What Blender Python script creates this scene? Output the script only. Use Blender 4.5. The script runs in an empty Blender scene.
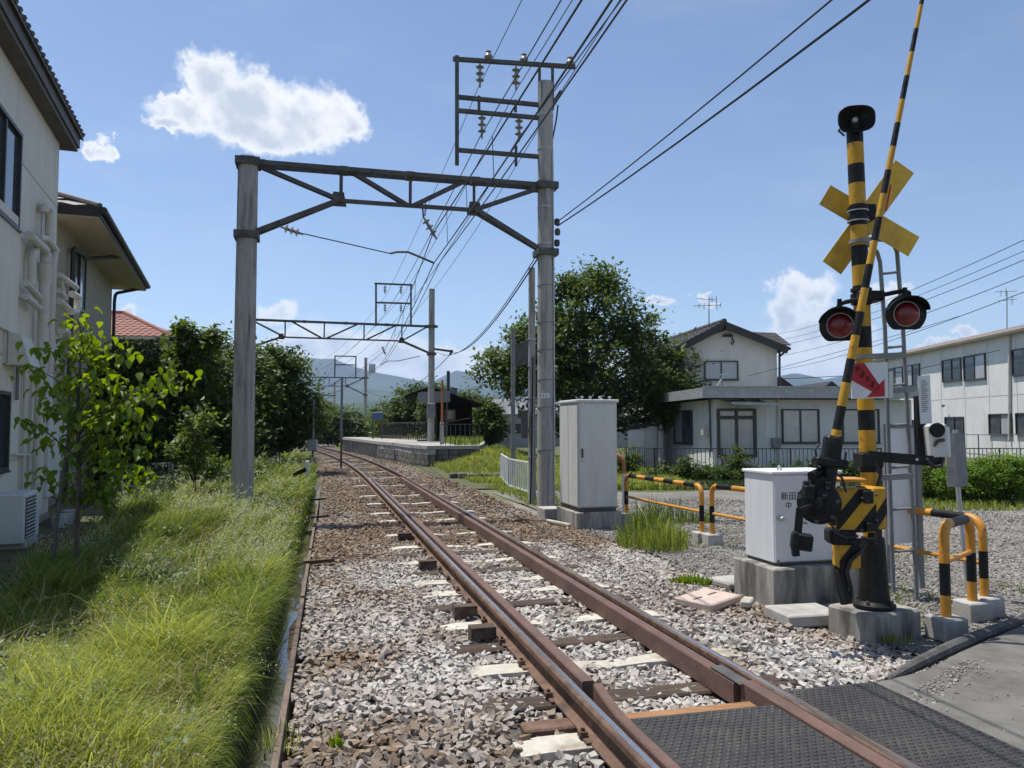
import bpy, math, random
import numpy as np
from mathutils import Vector, Matrix
R = math.radians
HAZE = 1.25e-4
rng = np.random.default_rng(7)
random.seed(11)
sc = bpy.context.scene
COL = sc.collection

# ------------------------------------------------------------------ camera
FPX, CAMZ, PITCH = 770.0, 1.70, R(3.05)
cam = bpy.data.cameras.new('camera'); camo = bpy.data.objects.new('camera', cam); COL.objects.link(camo)
camo.location = (0, 0, CAMZ); camo.rotation_euler = (R(90) + PITCH, 0, 0)
cam.sensor_fit = 'HORIZONTAL'; cam.sensor_width = 36; cam.lens = 36 * FPX / 1024
cam.clip_start = 0.05; cam.clip_end = 20000
sc.camera = camo

# ------------------------------------------------------------------ sun, sky, exposure
SUN_EL = R(70); SUN_H = Vector((-0.88, 0.475))           # horizontal direction towards the sun
sl = bpy.data.lights.new('sun', 'SUN'); slo = bpy.data.objects.new('sun', sl); COL.objects.link(slo)
sl.energy = 4.8; sl.angle = R(0.53); sl.color = (1.0, 0.955, 0.88)
_s = Vector((SUN_H.x * math.cos(SUN_EL), SUN_H.y * math.cos(SUN_EL), math.sin(SUN_EL)))
slo.rotation_euler = (-_s).to_track_quat('-Z', 'Y').to_euler(); slo.location = (0, 0, 30)
sc.view_settings.view_transform = 'Standard'; sc.view_settings.look = 'None'
sc.view_settings.gamma = 1; sc.view_settings.use_curve_mapping = False
sc.view_settings.exposure = 0.30
sc.cycles.max_bounces = 6; sc.cycles.transparent_max_bounces = 8; sc.cycles.volume_bounces = 1
sc.cycles.caustics_reflective = False; sc.cycles.caustics_refractive = False
sc.cycles.use_denoising = True
sc.cycles.sample_clamp_indirect = 6

def pix_dir(u, v):
    a, b = (u - 512) / FPX, (384 - v) / FPX
    return Vector((a, math.cos(PITCH) - b * math.sin(PITCH), math.sin(PITCH) + b * math.cos(PITCH)))
def W(u, v, y):                                            # the point seen at (u, v) that lies y metres ahead
    d = pix_dir(u, v); return Vector((0, 0, CAMZ)) + d * (y / d.y)
def G(u, v, z=0.0):                                        # the point seen at (u, v) on the level z
    d = pix_dir(u, v); return Vector((0, 0, CAMZ)) + d * ((z - CAMZ) / d.z)

world = bpy.data.worlds.new('World'); sc.world = world; world.use_nodes = True
def build_world():
    nt = world.node_tree; N = nt.nodes; L = nt.links; N.clear()
    def math_(op, a, b=None, clamp=False):
        n = N.new('ShaderNodeMath'); n.operation = op; n.use_clamp = clamp
        for i, q in enumerate((a, b)):
            if q is None: continue
            if isinstance(q, (int, float)): n.inputs[i].default_value = q
            else: L.new(q, n.inputs[i])
        return n.outputs[0]
    def vm(op, a, b):
        n = N.new('ShaderNodeVectorMath'); n.operation = op
        for i, q in enumerate((a, b)):
            if q is None: continue
            if isinstance(q, tuple): n.inputs[i].default_value = q
            else: L.new(q, n.inputs[i])
        return n.outputs['Value'] if op == 'LENGTH' else n.outputs['Vector']
    def noise(vec, scale, detail, rough=0.55):
        n = N.new('ShaderNodeTexNoise'); n.inputs['Scale'].default_value = scale
        n.inputs['Detail'].default_value = detail; n.inputs['Roughness'].default_value = rough
        L.new(vec, n.inputs['Vector']); return n
    def ss(x, lo, hi):
        n = N.new('ShaderNodeMapRange'); n.interpolation_type = 'SMOOTHSTEP'
        n.inputs['From Min'].default_value = lo; n.inputs['From Max'].default_value = hi
        L.new(x, n.inputs['Value']); return n.outputs[0]
    sky = N.new('ShaderNodeTexSky'); sky.sky_type = 'NISHITA'; sky.sun_disc = False
    sky.sun_elevation = SUN_EL; sky.sun_rotation = math.atan2(SUN_H.x, SUN_H.y)
    sky.altitude = 500; sky.air_density = 1.0; sky.dust_density = 0.45; sky.ozone_density = 2.2
    bg = N.new('ShaderNodeBackground'); bg.inputs['Strength'].default_value = 0.118
    L.new(sky.outputs[0], bg.inputs['Color'])
    tc = N.new('ShaderNodeTexCoord'); sp = N.new('ShaderNodeSeparateXYZ'); L.new(tc.outputs['Generated'], sp.inputs[0])
    az = math_('ARCTAN2', sp.outputs[0], sp.outputs[1]); el = math_('ARCSINE', sp.outputs[2])
    cb = N.new('ShaderNodeCombineXYZ'); L.new(az, cb.inputs[0]); L.new(el, cb.inputs[1]); P = cb.outputs[0]
    n1 = noise(P, 16, 5); n2 = noise(P, 42, 6, 0.62)
    o1 = vm('MULTIPLY', vm('SUBTRACT', n1.outputs['Color'], (.5, .5, .5)), (.075, .055, 0))
    o2 = vm('MULTIPLY', vm('SUBTRACT', n2.outputs['Color'], (.5, .5, .5)), (.036, .030, 0))
    Q = vm('ADD', vm('ADD', P, o1), o2)
    blobs = [(212, 84, 34, 27), (248, 108, 72, 36), (196, 116, 52, 22), (162, 126, 24, 9), (300, 116, 52, 33), (345, 122, 25, 20),
             (258, 134, 76, 22), (172, 100, 17, 11), (97, 146, 10, 11), (275, 310, 26, 13), (335, 345, 66, 24), (310, 338, 34, 18),
             (392, 358, 56, 22), (296, 350, 40, 13), (440, 368, 50, 20), (482, 362, 34, 18), (126, 312, 14, 10), (792, 286, 22, 16),
             (822, 290, 24, 19), (790, 312, 24, 28), (818, 338, 50, 38), (772, 348, 40, 24), (700, 300, 13, 5), 
             (660, 304, 16, 6), (835, 362, 52, 24), (884, 296, 20, 12), (972, 329, 22, 8), (940, 346, 40, 7), (560, 366, 90, 12),
             (905, 366, 70, 16), (640, 374, 80, 16), (1120, 330, 70, 20), (-90, 330, 80, 24), (-160, 200, 60, 30), (1240, 200, 60, 26)]
    best = None
    for (u, v, ru, rv) in blobs:
        d = pix_dir(u, v).normalized(); c = (math.atan2(d.x, d.y), math.asin(d.z), 0)
        k = math.cos(math.atan((u - 512) / FPX)) ** 2 / FPX
        ln = vm('LENGTH', vm('DIVIDE', vm('SUBTRACT', Q, c), (ru * k * 1.12, rv * k * 1.12, 1)), None)
        # the same blob's height within itself (bottom 0 .. top 1) is not needed: bellies come from depth and noise
        dd = math_('SUBTRACT', 1.0, ln)
        if best is None: best = dd
        else:
            m = N.new('ShaderNodeMath'); m.operation = 'SMOOTH_MAX'; L.new(best, m.inputs[0]); L.new(dd, m.inputs[1]); m.inputs[2].default_value = 0.22
            best = m.outputs[0]
    # scattered fair-weather clouds over the rest of the sky
    nb = noise(P, 4.2, 4); far = ss(math_('ABSOLUTE', az), 0.95, 1.35)
    extra = math_('SUBTRACT', math_('MULTIPLY', ss(nb.outputs[0], 0.58, 0.74), far), math_('MULTIPLY', math_('SUBTRACT', 1.0, far), 3.0))
    low = math_('SUBTRACT', extra, math_('MULTIPLY', ss(el, 0.9, 1.3), 3.0))
    best = math_('MAXIMUM', best, math_('SUBTRACT', low, 0.05))
    fz = noise(P, 75, 8, .68); best = math_('ADD', best, math_('MULTIPLY', math_('SUBTRACT', fz.outputs[0], .5), .55))
    alpha = ss(best, -0.06, 0.42)
    alpha = math_('MULTIPLY', alpha, 0.96)
    belly = math_('MULTIPLY', ss(best, 0.22, 0.80), ss(noise(P, 19, 5).outputs[0], 0.32, 0.60))
    haze = ss(el, 0.30, 0.02)                              # low clouds stand farther off, behind more air
    ram = N.new('ShaderNodeMix'); ram.data_type = 'RGBA'
    ram.inputs['A'].default_value = (.85, .86, .87, 1); ram.inputs['B'].default_value = (.50, .555, .63, 1)
    L.new(belly, ram.inputs['Factor'])
    cbg = N.new('ShaderNodeBackground'); L.new(ram.outputs['Result'], cbg.inputs['Color']); cbg.inputs['Strength'].default_value = 1.0
    veil = math_('MULTIPLY', ss(noise(vm('MULTIPLY', P, (1, 3.2, 1)), 3.5, 6, 0.6).outputs[0], 0.45, 0.85), 0.10)
    a2 = math_('MAXIMUM', math_('MULTIPLY', alpha, math_('SUBTRACT', 1.0, math_('MULTIPLY', haze, 0.22))), veil)
    mx = N.new('ShaderNodeMixShader'); L.new(a2, mx.inputs[0]); L.new(bg.outputs[0], mx.inputs[1]); L.new(cbg.outputs[0], mx.inputs[2])
    out = N.new('ShaderNodeOutputWorld'); L.new(mx.outputs[0], out.inputs['Surface'])
    world.cycles.sampling_method = 'MANUAL'; world.cycles.sample_map_resolution = 512
build_world()

# ------------------------------------------------------------------ materials
M = {}
def pm(name, c1, c2=None, scale=4.0, rough=0.7, bump=0.0, bscale=None, metal=0.0, stretch=(1, 1, 1), rnd=0.0, spec=0.4,
       c3=None, s3=1.2, lo=0.35, hi=0.65, lo3=0.5, hi3=0.7, coat=0.0, detail=5.0, attr=None, trans=0.0):
    m = bpy.data.materials.new(name); m.use_nodes = True; nt = m.node_tree; N = nt.nodes; L = nt.links
    b = N['Principled BSDF']; b.inputs['Roughness'].default_value = rough; b.inputs['Metallic'].default_value = metal
    b.inputs['Specular IOR Level'].default_value = spec; b.inputs['Coat Weight'].default_value = coat
    c2 = c2 or c1
    tc = N.new('ShaderNodeTexCoord'); mp = N.new('ShaderNodeMapping'); mp.inputs['Scale'].default_value = stretch
    oi = N.new('ShaderNodeObjectInfo'); va = N.new('ShaderNodeVectorMath'); va.operation = 'ADD'
    mu = N.new('ShaderNodeMath'); mu.operation = 'MULTIPLY'; mu.inputs[1].default_value = 37.0; L.new(oi.outputs['Random'], mu.inputs[0])
    L.new(tc.outputs['Object'], va.inputs[0]); L.new(mu.outputs[0], va.inputs[1]); L.new(va.outputs[0], mp.inputs[0])
    def noise(s, d=detail, r=0.6):
        n = N.new('ShaderNodeTexNoise'); n.inputs['Scale'].default_value = s; n.inputs['Detail'].default_value = d; n.inputs['Roughness'].default_value = r
        L.new(mp.outputs[0], n.inputs['Vector']); return n.outputs['Fac']
    def rng_(x, a, z):
        n = N.new('ShaderNodeMapRange'); n.inputs['From Min'].default_value = a; n.inputs['From Max'].default_value = z; L.new(x, n.inputs['Value']); return n.outputs[0]
    def mix(f, a, z):
        n = N.new('ShaderNodeMix'); n.data_type = 'RGBA'; L.new(f, n.inputs['Factor'])
        for k, q in (('A', a), ('B', z)):
            if isinstance(q, tuple): n.inputs[k].default_value = (*q, 1)
            else: L.new(q, n.inputs[k])
        return n.outputs['Result']
    if attr:
        at = N.new('ShaderNodeAttribute'); at.attribute_name = attr; col = mix(at.outputs['Fac'], c1, c2)
    else:
        col = mix(rng_(noise(scale), lo, hi), c1, c2)
    if c3: col = mix(rng_(noise(s3), lo3, hi3), col, c3)
    if rnd:
        hs = N.new('ShaderNodeHueSaturation'); mr = N.new('ShaderNodeMapRange'); L.new(oi.outputs['Random'], mr.inputs['Value'])
        mr.inputs['To Min'].default_value = 1 - rnd; mr.inputs['To Max'].default_value = 1 + rnd
        L.new(mr.outputs[0], hs.inputs['Value']); L.new(col, hs.inputs['Color']); col = hs.outputs[0]
    L.new(col, b.inputs['Base Color'])
    if bump:
        bp = N.new('ShaderNodeBump'); bp.inputs['Strength'].default_value = min(1, bump * 1.0); bp.inputs['Distance'].default_value = 0.02
        L.new(noise(bscale or scale * 3, 6, .65), bp.inputs['Height']); L.new(bp.outputs[0], b.inputs['Normal'])
    if trans:
        tr = N.new('ShaderNodeBsdfTranslucent'); hs2 = N.new('ShaderNodeHueSaturation'); hs2.inputs['Saturation'].default_value = 1.15
        hs2.inputs['Value'].default_value = 1.7; hs2.inputs['Hue'].default_value = 0.485
        L.new(col, hs2.inputs['Color']); L.new(hs2.outputs[0], tr.inputs['Color'])
        ms = N.new('ShaderNodeMixShader'); ms.inputs[0].default_value = trans; L.new(b.outputs[0], ms.inputs[1]); L.new(tr.outputs[0], ms.inputs[2])
        L.new(ms.outputs[0], N['Material Output'].inputs['Surface'])
    M[name] = m; return m

pm('ground', (.16, .15, .125), (.25, .235, .20), 1.1, .95, .6, 40, c3=(.10, .13, .04), s3=.35, lo3=.48, hi3=.6)
pm('ballast_base', (.075, .06, .048), (.15, .13, .11), 26, .95, 1.0, 38)
pm('stone', (.20, .135, .085), (.50, .475, .435), rough=.92, attr='rnd', bump=.5, bscale=60, spec=.25)
pm('gravel_stone', (.15, .138, .12), (.37, .35, .32), rough=.92, attr='rnd', spec=.25)
pm('gravel_base', (.15, .14, .122), (.27, .255, .228), 34, .95, 1.0, 55, c3=(.125, .12, .098), s3=.5)
pm('rust', (.10, .058, .040), (.19, .115, .078), 9, .75, .35, 60, c3=(.065, .042, .033), s3=3.0, metal=.0, spec=.35)
pm('guard_rust', (.112, .064, .049), (.155, .088, .067), 7, .66, .3, 50, c3=(.085, .058, .05), s3=2.0, spec=.45)
pm('rail_top', (.52, .47, .42), (.62, .57, .52), 14, .22, 0, metal=.9, stretch=(1, 1, 1))
pm('concrete_sleeper', (.44, .41, .345), (.55, .52, .445), 14, .88, .4, 60, c3=(.25, .205, .155), s3=5, rnd=.10)
pm('timber_sleeper', (.045, .032, .024), (.12, .085, .06), 9, .9, .7, 30, stretch=(.25, 3, 1), rnd=.15)
pm('timber_new', (.24, .115, .05), (.34, .19, .09), 9, .85, .4, 30, stretch=(.4, 3, 1))
pm('concrete', (.33, .315, .285), (.44, .425, .39), 5, .9, .35, 60, c3=(.20, .19, .17), s3=2.2, lo3=.5, hi3=.75)
pm('concrete_stained', (.27, .25, .22), (.40, .38, .34), 4, .92, .4, 50, stretch=(3, 3, .5), c3=(.10, .095, .085), s3=1.6, lo3=.45, hi3=.65)
pm('concrete_pink', (.47, .36, .30), (.55, .44, .38), 9, .9, .3, 60)
pm('pole_concrete', (.30, .29, .265), (.40, .385, .355), 5, .88, .25, 40, stretch=(6, 6, .6), c3=(.15, .145, .135), s3=1.1, lo3=.52, hi3=.68)
pm('steel_dark', (.055, .053, .05), (.10, .095, .088), 6, .6, .1, 30, spec=.4, c3=(.10, .062, .042), s3=2.5, lo3=.58, hi3=.72)
pm('steel_grey', (.16, .165, .17), (.22, .225, .23), 6, .55, .1, 30, spec=.45)
pm('galvanised', (.38, .39, .40), (.50, .51, .52), 7, .45, 0, metal=.4)
pm('black_paint', (.008, .008, .008), (.018, .017, .017), 8, .5, .1, 30, c3=(.04, .035, .03), s3=9, lo3=.62, hi3=.74, spec=.22)
pm('yellow_paint', (.56, .30, .012), (.44, .23, .014), 5, .5, .12, 40, c3=(.16, .095, .035), s3=13, lo3=.60, hi3=.70)
pm('crossbuck_back', (.68, .42, .04), (.60, .36, .04), 5, .5, 0, c3=(.35, .21, .04), s3=2.5)
pm('orange_paint', (.62, .275, .032), (.50, .22, .03), 7, .48, .1, 40, c3=(.22, .13, .07), s3=16, lo3=.60, hi3=.72)
pm('red_paint', (.42, .012, .022), (.34, .010, .02), 8, .5)
pm('sign_white', (.68, .69, .70), (.62, .63, .64), 6, .5)
pm('dark_ink', (.03, .03, .035), None, 6, .6)
pm('maroon_ink', (.16, .006, .012), None, 6, .6)
pm('lens_red', (.17, .006, .010), (.11, .004, .008), 40, .3, 0, coat=.15, spec=.5)
pm('cabinet', (.52, .515, .49), (.59, .585, .56), 3, .55, 0, c3=(.47, .455, .42), s3=1.3, lo3=.55, hi3=.8, stretch=(2, 2, .5))
pm('box_white', (.62, .63, .64), (.69, .70, .705), 3, .5, 0, c3=(.58, .59, .59), s3=1.6, lo3=.6, hi3=.85, stretch=(2, 2, .5))
pm('porcelain', (.20, .18, .15), (.27, .25, .21), 8, .3, coat=.4)
pm('wire', (.022, .022, .024), None, 5, .6)
pm('wire_copper', (.06, .045, .035), None, 5, .5)
pm('asphalt', (.12, .113, .098), (.20, .19, .166), 7, .95, .8, 110, c3=(.235, .222, .195), s3=1.1, lo=.3, hi=.7, lo3=.45, hi3=.62)
pm('asphalt_kerb', (.07, .068, .063), (.13, .125, .115), 9, .95, 1.0, 40)
pm('rubber', (.026, .026, .027), (.045, .044, .043), 7, .8, .2, 60, c3=(.085, .078, .068), s3=3, lo3=.5, hi3=.8)
pm('rubber_stud', (.036, .035, .034), (.07, .067, .062), 9, .75, c3=(.13, .12, .105), s3=2.2, lo3=.52, hi3=.75)
pm('mud', (.09, .07, .045), (.15, .115, .075), 7, .95, .5, 30)
pm('board_wood', (.12, .088, .068), (.19, .145, .115), 8, .9, .4, 30, stretch=(1, 1, 3))
pm('soil_left', (.07, .075, .03), (.11, .11, .05), 3, .95, .6, 30)
pm('grass_shaded', (.018, .036, .010), (.07, .10, .026), attr='rnd', rough=.6, trans=.3, spec=.2)  # darker copy of the grass, shade on the fence strip put into its colour
pm('grass', (.055, .10, .016), (.40, .44, .115), attr='rnd', rough=.6, trans=.45, spec=.25)
pm('grass_dry', (.13, .19, .04), (.40, .42, .17), attr='rnd', rough=.65, trans=.4, spec=.25)
pm('dead_grass', (.20, .165, .085), (.42, .37, .22), attr='rnd', rough=.8, trans=.3)
pm('seed_head', (.30, .34, .18), (.50, .50, .36), attr='rnd', rough=.8, trans=.35)
pm('leaf_dark', (.026, .052, .012), (.105, .155, .034), attr='rnd', rough=.5, trans=.32, spec=.28)
pm('leaf_mid', (.035, .070, .012), (.13, .19, .035), attr='rnd', rough=.5, trans=.38, spec=.4)
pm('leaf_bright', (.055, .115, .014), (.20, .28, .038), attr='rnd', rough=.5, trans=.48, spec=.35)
pm('leaf_feather', (.07, .14, .018), (.19, .29, .05), attr='rnd', rough=.6, trans=.42, spec=.3)
pm('bark', (.055, .045, .035), (.12, .10, .08), 8, .95, .6, 25, stretch=(3, 3, .6))
pm('siding', (.66, .62, .53), (.73, .69, .60), 2.0, .8, .12, 70, c3=(.50, .48, .42), s3=1.0, lo3=.55, hi3=.8, stretch=(2, 2, .6))
pm('pvc', (.52, .50, .43), (.60, .575, .50), 4, .55)
pm('pvc_dark', (.026, .022, .02), (.042, .036, .032), 4, .5)
pm('roof_metal', (.075, .065, .055), (.11, .095, .08), 5, .6, .1, 20)
pm('soffit', (.47, .42, .34), (.53, .48, .39), 3, .85)
pm('tile_dark', (.048, .044, .042), (.095, .088, .082), 6, .55, .2, 20, rnd=.12)
pm('tile_red', (.21, .085, .062), (.30, .13, .095), 4, .7, .2, 12, rnd=.15)
pm('stucco', (.62, .60, .54), (.70, .68, .62), 2.2, .9, .2, 60, c3=(.52, .50, .44), s3=.7, lo3=.55, hi3=.8, stretch=(1, 1, .5))
pm('panel_white', (.63, .625, .60), (.71, .705, .68), 1.6, .75, .1, 60, c3=(.54, .535, .51), s3=.7, lo3=.55, hi3=.8, stretch=(1, 1, .5))
pm('panel_grey', (.28, .30, .31), (.33, .35, .36), 3, .7)
pm('alu_dark', (.045, .043, .04), (.065, .062, .058), 5, .45, metal=.2)
pm('alu_grey', (.30, .30, .30), (.38, .38, .38), 5, .45, metal=.3)
pm('glass', (.035, .045, .055), (.06, .075, .085), 2, .06, spec=.8)
pm('curtain', (.30, .31, .33), (.42, .43, .45), 9, .12, stretch=(6, 6, .1), spec=.7, coat=.3)
pm('frosted', (.40, .41, .40), (.48, .49, .48), 3, .15, spec=.6, coat=.3)
pm('wood_black', (.008, .006, .005), (.020, .016, .012), 6, .95, .4, 25, stretch=(.4, .4, 5), rnd=.2, spec=.08)
pm('wood_brown', (.11, .07, .045), (.16, .11, .075), 6, .85, .3, 25)
pm('stone_wall', (.07, .065, .056), (.20, .185, .16), 3.5, .95, .8, 10, rnd=.15)
pm('platform_top', (.33, .315, .28), (.40, .38, .345), 3, .92, .3, 50)
pm('orange_pole', (.40, .13, .05), (.47, .17, .07), 6, .6)
pm('blue_sign', (.05, .10, .24), (.07, .13, .28), 3, .5)
pm('ac_white', (.55, .545, .52), (.62, .61, .585), 3, .55)
pm('hill', (.020, .046, .018), (.04, .072, .026), .02, .95, 1.0, .05, c3=(.03, .055, .03), s3=.006)
pm('mountain', (.018, .040, .024), (.04, .065, .032), .004, .95, 1.0, .006)
pm('town_wall', (.45, .45, .44), (.58, .58, .56), .3, .85, rnd=.25)
pm('town_roof', (.14, .15, .17), (.24, .24, .25), .3, .7, rnd=.25)
pm('fence_white', (.66, .67, .67), (.74, .74, .74), 5, .5)
pm('fence_dark', (.05, .047, .042), (.075, .07, .064), 5, .6)

def water_mat():
    m = bpy.data.materials.new('water'); m.use_nodes = True; nt = m.node_tree; b = nt.nodes['Principled BSDF']
    b.inputs['Base Color'].default_value = (.06, .055, .042, 1); b.inputs['Roughness'].default_value = .03; b.inputs['Specular IOR Level'].default_value = .9
    b.inputs['IOR'].default_value = 1.6
    n = nt.nodes.new('ShaderNodeTexNoise'); n.inputs['Scale'].default_value = 9; bp = nt.nodes.new('ShaderNodeBump'); bp.inputs['Strength'].default_value = .12
    bp.inputs['Distance'].default_value = .02
    nt.links.new(n.outputs[0], bp.inputs['Height']); nt.links.new(bp.outputs[0], b.inputs['Normal']); M['water'] = m
water_mat()
def brick_mat():
    m = bpy.data.materials.new('small_brick'); m.use_nodes = True; nt = m.node_tree; N = nt.nodes; L = nt.links; b = N['Principled BSDF']
    b.inputs['Roughness'].default_value = .85
    tc = N.new('ShaderNodeTexCoord'); sp = N.new('ShaderNodeSeparateXYZ'); cb = N.new('ShaderNodeCombineXYZ'); L.new(tc.outputs['Object'], sp.inputs[0])
    ad = N.new('ShaderNodeMath'); L.new(sp.outputs[0], ad.inputs[0]); L.new(sp.outputs[1], ad.inputs[1])
    L.new(ad.outputs[0], cb.inputs[0]); L.new(sp.outputs[2], cb.inputs[1])
    br = N.new('ShaderNodeTexBrick'); br.inputs['Scale'].default_value = 1; br.inputs['Brick Width'].default_value = .16; br.inputs['Row Height'].default_value = .055
    br.inputs['Mortar Size'].default_value = .007; br.inputs['Color1'].default_value = (.38, .33, .25, 1); br.inputs['Color2'].default_value = (.45, .40, .31, 1)
    br.inputs['Mortar'].default_value = (.20, .175, .135, 1); L.new(cb.outputs[0], br.inputs['Vector']); L.new(br.outputs['Color'], b.inputs['Base Color'])
    bp = N.new('ShaderNodeBump'); bp.inputs['Strength'].default_value = .5; bp.inputs['Distance'].default_value = .01; bp.invert = True
    L.new(br.outputs['Fac'], bp.inputs['Height']); L.new(bp.outputs[0], b.inputs['Normal']); M['small_brick'] = m
brick_mat()

# ------------------------------------------------------------------ mesh helpers
def tag(o, label=None, cat=None, group=None, kind=None):
    for k, q in (('label', label), ('category', cat), ('group', group), ('kind', kind)):
        if q: o[k] = q
    return o
def empty(name, loc=(0, 0, 0), rz=0.0, label=None, cat=None, group=None, kind=None):
    o = bpy.data.objects.new(name, None); COL.objects.link(o); o.location = loc; o.rotation_euler = (0, 0, rz); o.empty_display_size = .2
    return tag(o, label, cat, group, kind)
def frame_from(d):
    d = d.normalized(); a = Vector((0, 0, 1)) if abs(d.z) < .95 else Vector((1, 0, 0))
    x = d.cross(a).normalized(); return x, x.cross(d).normalized()     # two directions across d; the second is 'up'
class MB:
    def __init__(s): s.v = []; s.f = []
    def add(s, vs, fs):
        n = len(s.v); s.v += [Vector(p) for p in vs]; s.f += [tuple(i + n for i in f) for f in fs]; return s
    def box(s, c, size, rz=0.0, mtx=None):
        x, y, z = (q / 2 for q in size); P = [Vector((a * x, b * y, k * z)) for k in (-1, 1) for b in (-1, 1) for a in (-1, 1)]
        if rz: mtx = Matrix.Rotation(rz, 3, 'Z')
        if mtx: P = [mtx @ p for p in P]
        c = Vector(c); return s.add([p + c for p in P], [(0, 2, 3, 1), (4, 5, 7, 6), (0, 1, 5, 4), (2, 6, 7, 3), (0, 4, 6, 2), (1, 3, 7, 5)])
    def bevbox(s, c, size, b=.01, mtx=None):
        x, y, z = (q / 2 for q in size); c = Vector(c); V = []
        for sx in (-1, 1):
            for sy in (-1, 1):
                for sz in (-1, 1):
                    for k in range(3):
                        p = [sx * (x - b), sy * (y - b), sz * (z - b)]; p[k] = (sx * x, sy * y, sz * z)[k]; V.append(Vector(p))
        import itertools
        idx = {}; i = 0
        for sx in (-1, 1):
            for sy in (-1, 1):
                for sz in (-1, 1):
                    for k in range(3): idx[(sx, sy, sz, k)] = i; i += 1
        F = []
        for k in range(3):
            o1, o2 = [(1, 2), (2, 0), (0, 1)][k]
            for sg in (-1, 1):
                q = []
                for (a, d) in ((-1, -1), (1, -1), (1, 1), (-1, 1)):
                    t = [0, 0, 0]; t[k] = sg; t[o1] = a; t[o2] = d; q.append(idx[(*t, k)])
                F.append(tuple(q if sg > 0 else q[::-1]))
                for a in (-1, 1):                          # edge strips
                    if k < 2:
                        pass
        for k in range(3):
            o1, o2 = [(1, 2), (2, 0), (0, 1)][k]
            for a in (-1, 1):
                for d in (-1, 1):
                    t0 = [0, 0, 0]; t0[k] = -1; t0[o1] = a; t0[o2] = d; t1 = list(t0); t1[k] = 1
                    q = [idx[(*t0, o1)], idx[(*t1, o1)], idx[(*t1, o2)], idx[(*t0, o2)]]
                    F.append(tuple(q if a * d < 0 else q[::-1]))
        for sx in (-1, 1):
            for sy in (-1, 1):
                for sz in (-1, 1):
                    q = [idx[(sx, sy, sz, 0)], idx[(sx, sy, sz, 1)], idx[(sx, sy, sz, 2)]]
                    F.append(tuple(q if sx * sy * sz > 0 else q[::-1]))
        if mtx: V = [mtx @ p for p in V]
        return s.add([p + c for p in V], F)
    def bar(s, p0, p1, w, h):
        p0, p1 = Vector(p0), Vector(p1); x, u = frame_from(p1 - p0); x = x * (w / 2); u = u * (h / 2)
        return s.add([p0 - x - u, p0 + x - u, p0 + x + u, p0 - x + u, p1 - x - u, p1 + x - u, p1 + x + u, p1 - x + u],
                     [(0, 1, 2, 3), (7, 6, 5, 4), (4, 5, 1, 0), (5, 6, 2, 1), (6, 7, 3, 2), (7, 4, 0, 3)])
    def cyl(s, p0, p1, r0, r1=None, n=12, caps=True):
        r1 = r0 if r1 is None else r1; p0, p1 = Vector(p0), Vector(p1); x, u = frame_from(p1 - p0)
        V = []
        for p, r in ((p0, r0), (p1, r1)):
            V += [p + (x * math.cos(2 * math.pi * i / n) + u * math.sin(2 * math.pi * i / n)) * r for i in range(n)]
        F = [(i, (i + 1) % n, n + (i + 1) % n, n + i) for i in range(n)]
        if caps: F += [tuple(range(n))[::-1], tuple(range(n, 2 * n))]
        return s.add(V, F)
    def tube(s, pts, r, n=8, caps=True):
        pts = [Vector(p) for p in pts]; rs = r if isinstance(r, (list, tuple)) else [r] * len(pts)
        V = []; px = None
        for i, p in enumerate(pts):
            d = (pts[min(i + 1, len(pts) - 1)] - pts[max(i - 1, 0)])
            if d.length < 1e-9: d = Vector((0, 0, 1))
            d.normalize()
            if px is None: x, u = frame_from(d)
            else:
                x = (px - d * px.dot(d)).normalized(); u = x.cross(d).normalized()
            px = x
            V += [p + (x * math.cos(2 * math.pi * k / n) + u * math.sin(2 * math.pi * k / n)) * rs[i] for k in range(n)]
        F = []
        for i in range(len(pts) - 1):
            F += [(i * n + k, i * n + (k + 1) % n, (i + 1) * n + (k + 1) % n, (i + 1) * n + k) for k in range(n)]
        if caps: F += [tuple(range(n))[::-1], tuple(range((len(pts) - 1) * n, len(pts) * n))]
        return s.add(V, F)
    def lathe(s, prof, c=(0, 0, 0), axis=(0, 0, 1), n=20, sx=1.0):
        c = Vector(c); d = Vector(axis).normalized(); x, u = frame_from(d); V = []
        for (r, h) in prof:
            V += [c + d * h + (x * math.cos(2 * math.pi * k / n) * sx + u * math.sin(2 * math.pi * k / n)) * r for k in range(n)]
        m = len(prof); F = []
        for i in range(m - 1):
            F += [(i * n + k, i * n + (k + 1) % n, (i + 1) * n + (k + 1) % n, (i + 1) * n + k) for k in range(n)]
        if prof[0][0] > 1e-6: F.append(tuple(range(n))[::-1])
        if prof[-1][0] > 1e-6: F.append(tuple(range((m - 1) * n, m * n)))
        return s.add(V, F)
    def prism(s, poly, off):                               # a flat polygon given thickness 'off'
        P = [Vector(p) for p in poly]; off = Vector(off); n = len(P)
        nrm = sum(((P[i] - P[0]).cross(P[(i + 1) % n] - P[0]) for i in range(1, n - 1)), Vector())
        a, b = tuple(range(n)), tuple(range(n, 2 * n)); V = P + [p + off for p in P]
        if nrm.dot(off) > 0: F = [a[::-1], b] + [(i, (i + 1) % n, n + (i + 1) % n, n + i) for i in range(n)]
        else: F = [a, b[::-1]] + [(n + i, n + (i + 1) % n, (i + 1) % n, i) for i in range(n)]
        return s.add(V, F)
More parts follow.
